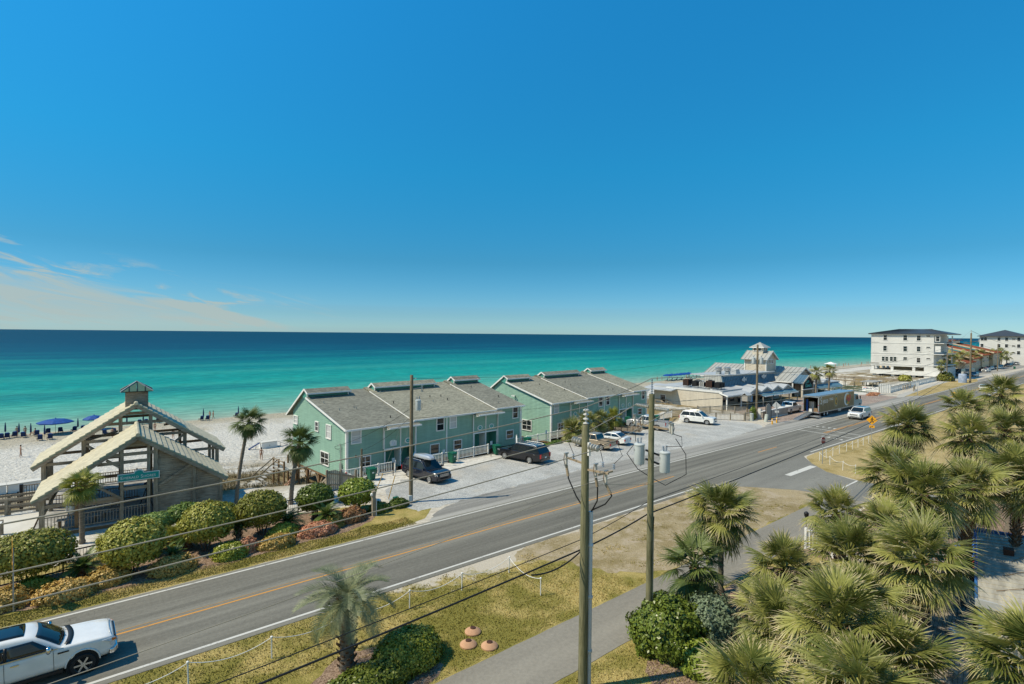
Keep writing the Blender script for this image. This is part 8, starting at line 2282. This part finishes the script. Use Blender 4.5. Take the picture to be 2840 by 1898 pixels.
t = thing('tarpaulin', 'bright blue tarpaulin draped behind the shed', 'tarpaulin', (42.5, 6.6, 0), .2)
b = MB()
N = 9
b.add([((i / (N - 1) - .5) * 4.2, (j / (N - 1) - .5) * 2.2, 1.35 - .6 * abs(j / (N - 1) - .5) * 2 - .25 * abs(i / (N - 1) - .45) * 2 + .12 * noise.noise((i * .7, j * .7, 1))) for j in range(N) for i in range(N)], [(j * N + i, j * N + i + 1, (j + 1) * N + i + 1, (j + 1) * N + i) for j in range(N - 1) for i in range(N - 1)])
o = b.build('sheet', plain('blue_tarp', (.02, .14, .55), .45, .15), t, True)
m_ = o.modifiers.new('thick', 'SOLIDIFY'); m_.thickness = .02
for x in (-1.9, 1.9): MB().box(x, 0, .35, .1, .1, .75).build('prop', M['brown_wood'], t)
t = thing('tarpaulin', 'red canvas cover next to the blue tarpaulin', 'tarpaulin', (40.0, 6.9, 0), .1)
b = MB()
b.add([((i / (N - 1) - .5) * 3.0, (j / (N - 1) - .5) * 1.6, 1.15 - .5 * abs(j / (N - 1) - .5) * 2 + .1 * noise.noise((i * .7, j * .7, 4))) for j in range(N) for i in range(N)], [(j * N + i, j * N + i + 1, (j + 1) * N + i + 1, (j + 1) * N + i) for j in range(N - 1) for i in range(N - 1)])
o = b.build('sheet', plain('red_canvas', (.42, .015, .02), .6, .15), t, True)
m_ = o.modifiers.new('thick', 'SOLIDIFY'); m_.thickness = .02
for x in (-1.3, 1.3): MB().box(x, 0, .35, .1, .1, .7).build('prop', M['brown_wood'], t)
t = thing('path_lamp', 'slim black path lamp beside the bike path', 'lamp', (37.2, 14.35, 0))
MB().tube([(0, 0, 0), (0, 0, 1.9)], .03, 6).build('post', M['black_metal'], t)
MB().lathe([(.06, 1.9), (.13, 2.0), (.15, 2.2), (.05, 2.3)], 10).build('lantern', M['black_metal'], t, 'auto')
# ---------------------------------------------------------------- beach life
def skin_mesh(name, joints, edges, cut):
    """one continuous body grown round a joint skeleton; cut(z, x, y) picks the material slot of a face"""
    me = bpy.data.meshes.new(name)
    me.from_pydata([j[:3] for j in joints], edges, [])
    o = bpy.data.objects.new(name, me)
    COL.objects.link(o)
    m = o.modifiers.new('s', 'SKIN')
    m.use_smooth_shade = True
    lay = me.skin_vertices[0].data if me.skin_vertices else None
    for i, j in enumerate(joints):
        lay[i].radius = (j[3], j[4] if len(j) > 4 else j[3])
    lay[0].use_root = True
    s = o.modifiers.new('d', 'SUBSURF')
    s.levels = s.render_levels = 1
    dg = bpy.context.evaluated_depsgraph_get()
    out = bpy.data.meshes.new_from_object(o.evaluated_get(dg))
    bpy.data.objects.remove(o)
    for p in out.polygons:
        c = p.center
        p.material_index = cut(c.z, c.x, c.y)
        p.use_smooth = True
    return out
def stand(walk, arm):
    J = [(0, 0, .95, .125, .10), (0, 0, 1.18, .12, .09), (0, .0, 1.40, .15, .10), (0, 0, 1.50, .055), (0, .01, 1.60, .085, .095), (0, .015, 1.72, .07, .08)]
    E_ = [(0, 1), (1, 2), (2, 3), (3, 4), (4, 5)]
    for s, w in ((-1, walk), (1, -walk)):
        k = len(J)
        J += [(s * .09, 0, .88, .095), (s * .10, w * .5 + .02, .50, .062), (s * .10, w, .10, .042), (s * .10, w - .16 * -1 * 0 + .12, .04, .038)]
        E_ += [(0, k), (k, k + 1), (k + 1, k + 2), (k + 2, k + 3)]
        k = len(J)
        ah = arm if s > 0 else 0
        J += [(s * .19, 0, 1.42, .058), (s * .24, -w * .3 + .02, 1.15, .043), (s * .22, (-w * .5 + .08) * (1 - ah) + .25 * ah, .92 + .18 * ah, .033), (s * .22, (-w * .55 + .1) * (1 - ah) + .32 * ah, .84 + .25 * ah, .028)]
        E_ += [(2, k), (k, k + 1), (k + 1, k + 2), (k + 2, k + 3)]
    return J, E_
def zone(z, x, y): return 2 if (.52 < z < .98 and abs(x) < .2) else 1 if (.98 <= z < 1.46 and abs(x) < .23) else 0
def seated():
    J = [(0, 0, .42, .13, .11), (0, -.08, .65, .12, .09), (0, -.14, .88, .15, .10), (0, -.15, .98, .055), (0, -.14, 1.08, .085, .095), (0, -.13, 1.2, .07, .08)]
    E_ = [(0, 1), (1, 2), (2, 3), (3, 4), (4, 5)]
    for s in (-1, 1):
        k = len(J)
        J += [(s * .1, .08, .40, .095), (s * .13, .48, .46, .065), (s * .13, .62, .10, .045), (s * .13, .76, .05, .04)]
        E_ += [(0, k), (k, k + 1), (k + 1, k + 2), (k + 2, k + 3)]
        k = len(J)
        J += [(s * .2, -.12, .88, .058), (s * .26, .05, .66, .043), (s * .22, .30, .58, .033), (s * .21, .38, .56, .028)]
        E_ += [(2, k), (k, k + 1), (k + 1, k + 2), (k + 2, k + 3)]
    return J, E_
POSE = {'walk': skin_mesh('body', *stand(.22, 0), zone), 'stand': skin_mesh('body', *stand(.04, 0), zone), 'hold': skin_mesh('body', *stand(.10, 1), zone),
        'sit': skin_mesh('body', *seated(), lambda z, x, y: 2 if (z < .55 and y < .45) else 1 if (z < .94 and abs(x) < .24 and y < .1) else 0)}
M['skin'] = plain('tanned_skin', (.42, .225, .145), .6, .08)
M['hair'] = plain('dark_hair', (.025, .016, .010), .7, .2)
CLO = {k: plain(k + '_cloth', v, .85, .12) for k, v in dict(red=(.48, .025, .02), white=(.72, .70, .66), black=(.015, .015, .017), blue=(.04, .12, .32), aqua=(.20, .50, .48), green=(.25, .50, .06), skin_=(.42, .225, .145), pink=(.55, .22, .22), navy=(.02, .03, .08)).items()}
BODY = {}
def person(x, y, rz, pose, shirt, shorts, label, z=None, group='people on the beach'):
    k = (pose, shirt, shorts)
    if k not in BODY:
        me = POSE[pose].copy()
        me.materials.clear()
        for m_ in (M['skin'], CLO[shirt], CLO[shorts]): me.materials.append(m_)
        BODY[k] = me
    t = thing('person', label, 'person', (x, y, ground_z(x, y) if z is None else z), rz, group)
    inst(BODY[k], 'body', t)
    hz = (0, .005, 1.685) if pose != 'sit' else (0, -.14, 1.165)
    MB().lathe([(.098, -.05), (.108, .02), (.085, .09), (.03, .125)], 10).build('hair', M['hair'], t, True, hz)
    return t
def chair_at(x, y, rz, lb):
    global CH
    if CH is None:
        T = thing('beach_chair', lb, 'beach chair', (x, y, ground_z(x, y)), rz, 'blue beach chairs')
        MB().bar((0, .55, .30), (0, -.35, .26), .62, .05).build('seat', M['navy'], T)
        MB().bar((0, -.35, .27), (0, -.72, 1.05), .66, .06, Vector((0, 1, 0))).build('backrest', M['navy'], T)
        MB().bar((0, -.69, .97), (0, -.76, 1.13), .46, .09, Vector((0, 1, 0))).build('headrest', M['blue'], T)
        for s in (-1, 1):
            MB().bar((s * .33, .55, .45), (s * .33, -.5, .48), .07, .04).build('armrest', M['tan_wood'], T)
            MB().bar((s * .33, .55, 0), (s * .33, .5, .47), .05, .05).build('leg', M['tan_wood'], T)
            MB().bar((s * .33, -.55, 0), (s * .33, -.30, .5), .05, .05).build('leg', M['tan_wood'], T)
        CH = T
    else: clone(CH, (x, y, ground_z(x, y)), rz, lb)
CH = None
def closed_umbrella(x, y, lb):
    global CU_
    z = ground_z(x, y)
    if CU_ is None:
        T = thing('closed_umbrella', lb, 'umbrella', (x, y, z), 0, 'closed blue umbrellas')
        MB().tube([(0, 0, 0), (0, 0, 2.45)], .025, 6).build('pole', M['tan_wood'], T)
        MB().lathe([(.10, .75), (.14, .95), (.12, 1.7), (.05, 2.35), (.02, 2.42)], 8).build('canopy', M['navy'], T, True)
        CU_ = T
    else: clone(CU_, (x, y, z), 0, lb)
CU_ = None
def open_umbrella(x, y, lb, r=1.7, rim=2.15, m='blue', group=None):
    t = thing('open_umbrella', lb, 'umbrella', (x, y, ground_z(x, y)), rnd.random(), group)
    MB().tube([(0, 0, 0), (0, 0, rim + .75)], .03, 6).build('pole', M['tan_wood'], t)
    n = 8
    for i in range(n):
        a, b = 2 * math.pi * i / n, 2 * math.pi * (i + 1) / n
        p, q = (r * math.cos(a), r * math.sin(a), rim), (r * math.cos(b), r * math.sin(b), rim)
        m1 = (.55 * r * math.cos(a), .55 * r * math.sin(a), rim + .42)
        m2 = (.55 * r * math.cos(b), .55 * r * math.sin(b), rim + .42)
        g = MB()
        g.add([p, q, m2, m1, (0, 0, rim + .66), (q[0], q[1], rim - .16), (p[0], p[1], rim - .16)], [(0, 1, 2, 3), (3, 2, 4), (6, 5, 1, 0)])
        o = g.build('canopy_panel', M[m], t)
        s = o.modifiers.new('th', 'SOLIDIFY'); s.thickness = .015
    MB().lathe([(.08, rim + .66), (.1, rim + .72), (.02, rim + .78)], 8).build('finial', M[m], t)
sea = math.pi * 0
CHS = [(-6.5, 127.8, 'behind the person in red'), (-5.2, 126.4, 'in front of the person in pale blue'), (-3.6, 127.2, 'just left of the big open umbrella'), (-3.0, 121.3, 'in the lone front pair, left'), (-1.7, 121.5, 'in the lone front pair, right'), (-2.1, 128.6, 'under the left rim of the open umbrella'), (-.3, 128.9, 'under the right rim of the open umbrella'),
       (1.6, 128.6, 'left of the closed umbrella beside the pavilion roof'), (2.8, 128.9, 'right of the closed umbrella beside the pavilion roof'), (-8.1, 126.6, 'at the left picture edge'), (-7.4, 127.0, 'second from the left picture edge'), (22.5, 129.2, 'left of the pair near the couple'), (23.6, 128.9, 'right of the pair near the couple'), (29.3, 129.8, 'behind the slim tall palm'),
       (12.0, 131.0, 'seen through the upper gable, left'), (13.0, 131.1, 'seen through the upper gable, middle'), (15.0, 131.2, 'seen through the upper gable, right'), (5.9, 121.1, 'seen through the pavilion frame, left'), (7.2, 121.8, 'seen through the pavilion frame, right'), (46.5, 131.0, 'left of the first green gable')]
for x, y, lb in CHS: chair_at(x, y, rnd.uniform(-.25, .25), 'dark blue beach chair ' + lb)
for x, y, lb in ((-7.8, 130.4, 'at the left picture edge'), (-5.9, 128.1, 'between the person in red and the one in pale blue'), (-4.3, 126.6, 'left of the big open umbrella'), (-2.4, 122.9, 'of the lone front pair of chairs'), (2.2, 129.4, 'beside the pavilion roof edge'), (9.8, 130.8, 'seen left through the upper gable'), (12.5, 130.9, 'seen right through the upper gable'), (23.1, 130.2, 'near the couple'), (29.9, 130.0, 'behind the slim tall palm'), (46.9, 131.2, 'left of the first green gable')):
    closed_umbrella(x, y, 'closed blue umbrella ' + lb)
open_umbrella(-1.0, 127.6, 'big open blue umbrella left of the pavilion', 2.7, 2.2)
open_umbrella(4.6, 129.5, 'open blue umbrella half hidden behind the pavilion roof', 1.8, 2.1)
W_ = 'walk'
for a in ((-6.2, 128.9, 0, 'stand', 'red', 'black', 'person in red shirt standing at the waterline chairs'), (-5.1, 128.2, .4, 'stand', 'aqua', 'white', 'person in pale blue shirt beside the chairs'), (-3.9, 128.4, 1.2, 'sit', 'white', 'blue', 'person in white bending by the closed umbrella'), (-4.7, 105.7, -1.5, 'hold', 'skin_', 'red', 'shirtless person in red shorts walking on the open sand'),
          (6.7, 116.9, -.5, W_, 'black', 'black', 'person in black carrying a blue bag seen through the pavilion'), (24.4, 130.6, 2.2, 'hold', 'black', 'blue', 'person in dark shirt of the couple at the waterline'), (25.0, 130.3, 1.6, 'walk', 'red', 'white', 'person in red of the couple at the waterline'), (13.2, 119.4, .3, 'stand', 'aqua', 'pink', 'person in aqua seen through the pavilion roof frame'), (14.7, 108.9, 0, 'walk', 'skin_', 'black', 'shirtless person seen between the pavilion posts'), (3.9, 113.7, 0, 'walk', 'green', 'black', 'person in lime shirt seen through the pavilion frame'),
          (21.4, 80.2, 3.0, 'walk', 'skin_', 'navy', 'shirtless person in dark shorts walking away past the tall palms'), (16.8, 53.6, .8, 'sit', 'aqua', 'navy', 'person sitting by the beach stairs at the green gable')):
    person(*a)
# white beach service boxes
def storage(x, y, rz, L, lb, z=None):
    t = thing('storage_box', lb, 'box', (x, y, (ground_z(x, y) if z is None else z) - .1), rz, 'white beach storage boxes')
    MB().box(0, 0, .5, L, 1.2, 1.1).build('body', M['white'], t)
    MB().box(0, 0, 1.09, L + .1, 1.3, .09).build('lid', M['slab'], t)
    MB().box(0, -.62, .55, .12, .05, .2).build('latch', M['grey_metal'], t)
    return t
storage(-6.0, 79.0, .12, 2.6, 'white storage box left of the pavilion, left half')
storage(-3.2, 79.4, .12, 2.8, 'white storage box left of the pavilion, right half')
t = storage(25.2, 90.6, .1, 2.4, 'white storage box on the open sand near the green house')
for s in (-1, 1):
    u = thing('lounge_board', ('left', 'right')[s > 0] + ' blue board leaning on the white beach box', 'board', (25.2 + s * 2.0, 90.4, ground_z(25.2, 90.5)), .1, 'blue boards')
    MB().bar((-s * .7, 0, .95), (s * 1.0, 0, .1), .5, .05).build('board', M['navy'], u)
    MB().bar((-s * .2, .1, .6), (-s * .1, .1, 0), .05, .05).build('prop', M['tan_wood'], u)
# umbrellas and people beyond the green houses
for i, (x, y) in enumerate(((193.9, 130.2), (197.6, 130.6), (201.0, 130.2), (204.8, 130.8), (208.2, 131.0), (212.0, 131.6))):
    open_umbrella(x, y, ('leftmost', 'second', 'third', 'fourth', 'fifth', 'rightmost')[i] + ' of the six open blue umbrellas beyond the green houses', 2.0, 2.2, 'blue', 'row of blue umbrellas')
open_umbrella(152.0, 131.5, 'single turquoise umbrella past the last green house', 2.0, 2.0, 'sky_plastic')
nm = ['first', 'second', 'third', 'fourth', 'fifth', 'sixth']
for i, x in enumerate((216, 218.8, 223.3, 226.4, 233.0, 236.4)):
    closed_umbrella(x, 131.8 + i * .1, 'closed blue umbrella, ' + nm[i] + ' right of the six open ones')
    chair_at(x + .9, 131.0, .1, 'beach chair beside the ' + nm[i] + ' closed umbrella right of the open ones')
for i, x in enumerate((192, 195.5, 199, 202.8, 206.4, 210)): chair_at(x, 129.6, .1, 'beach chair under the open umbrellas, ' + nm[i] + ' from the left')
pal = ['red', 'white', 'blue', 'aqua', 'black', 'pink', 'skin_']
FARP = [(191, 133.2), (194.6, 133.4), (200.2, 133.6), (213.5, 133.6), (214.4, 132.8), (345.7, 132.5), (347, 132.8), (386, 133), (391, 132.4), (375.4, 129.0), (391, 129.8), (380.1, 126.1), (402.1, 130.5), (425.5, 130.1), (428, 130.6), (440, 131.0), (444, 131.3), (448, 131.0), (454, 131.5), (458, 131.0), (392, 120.0), (398, 131.0), (368, 130)]
FARP = sorted(FARP[:5]) + sorted(FARP[5:])
ORD = ['first', 'second', 'third', 'fourth', 'fifth', 'first', 'second', 'third', 'fourth', 'fifth', 'sixth', 'seventh', 'eighth', 'ninth', 'tenth', 'eleventh', 'twelfth', 'thirteenth', 'fourteenth', 'fifteenth', 'sixteenth', 'seventeenth', 'last']
for i, (x, y) in enumerate(FARP):
    person(x, y, rnd.uniform(0, 6), ('stand', 'walk', 'hold')[i % 3], pal[i % 7], pal[(i + 3) % 7], 'small beachgoer, ' + ORD[i] + (' of five from the left by the blue umbrella row' if x < 300 else ' from the left on the far beach by the apartment block'), group='distant beachgoers')
t = thing('beach_tent', 'small white beach tent on the far sand', 'tent', (370, 130, ground_z(370, 130)))
MB().add([(-3, -3, 2), (3, -3, 2), (3, 3, 2), (-3, 3, 2), (0, 0, 3.4)], [(0, 1, 4), (1, 2, 4), (2, 3, 4), (3, 0, 4)]).build('canopy', M['white'], t)
for x in (-2.9, 2.9):
    for y in (-2.9, 2.9): MB().tube([(x, y, 0), (x, y, 2)], .05, 6).build('leg', M['grey_metal'], t)
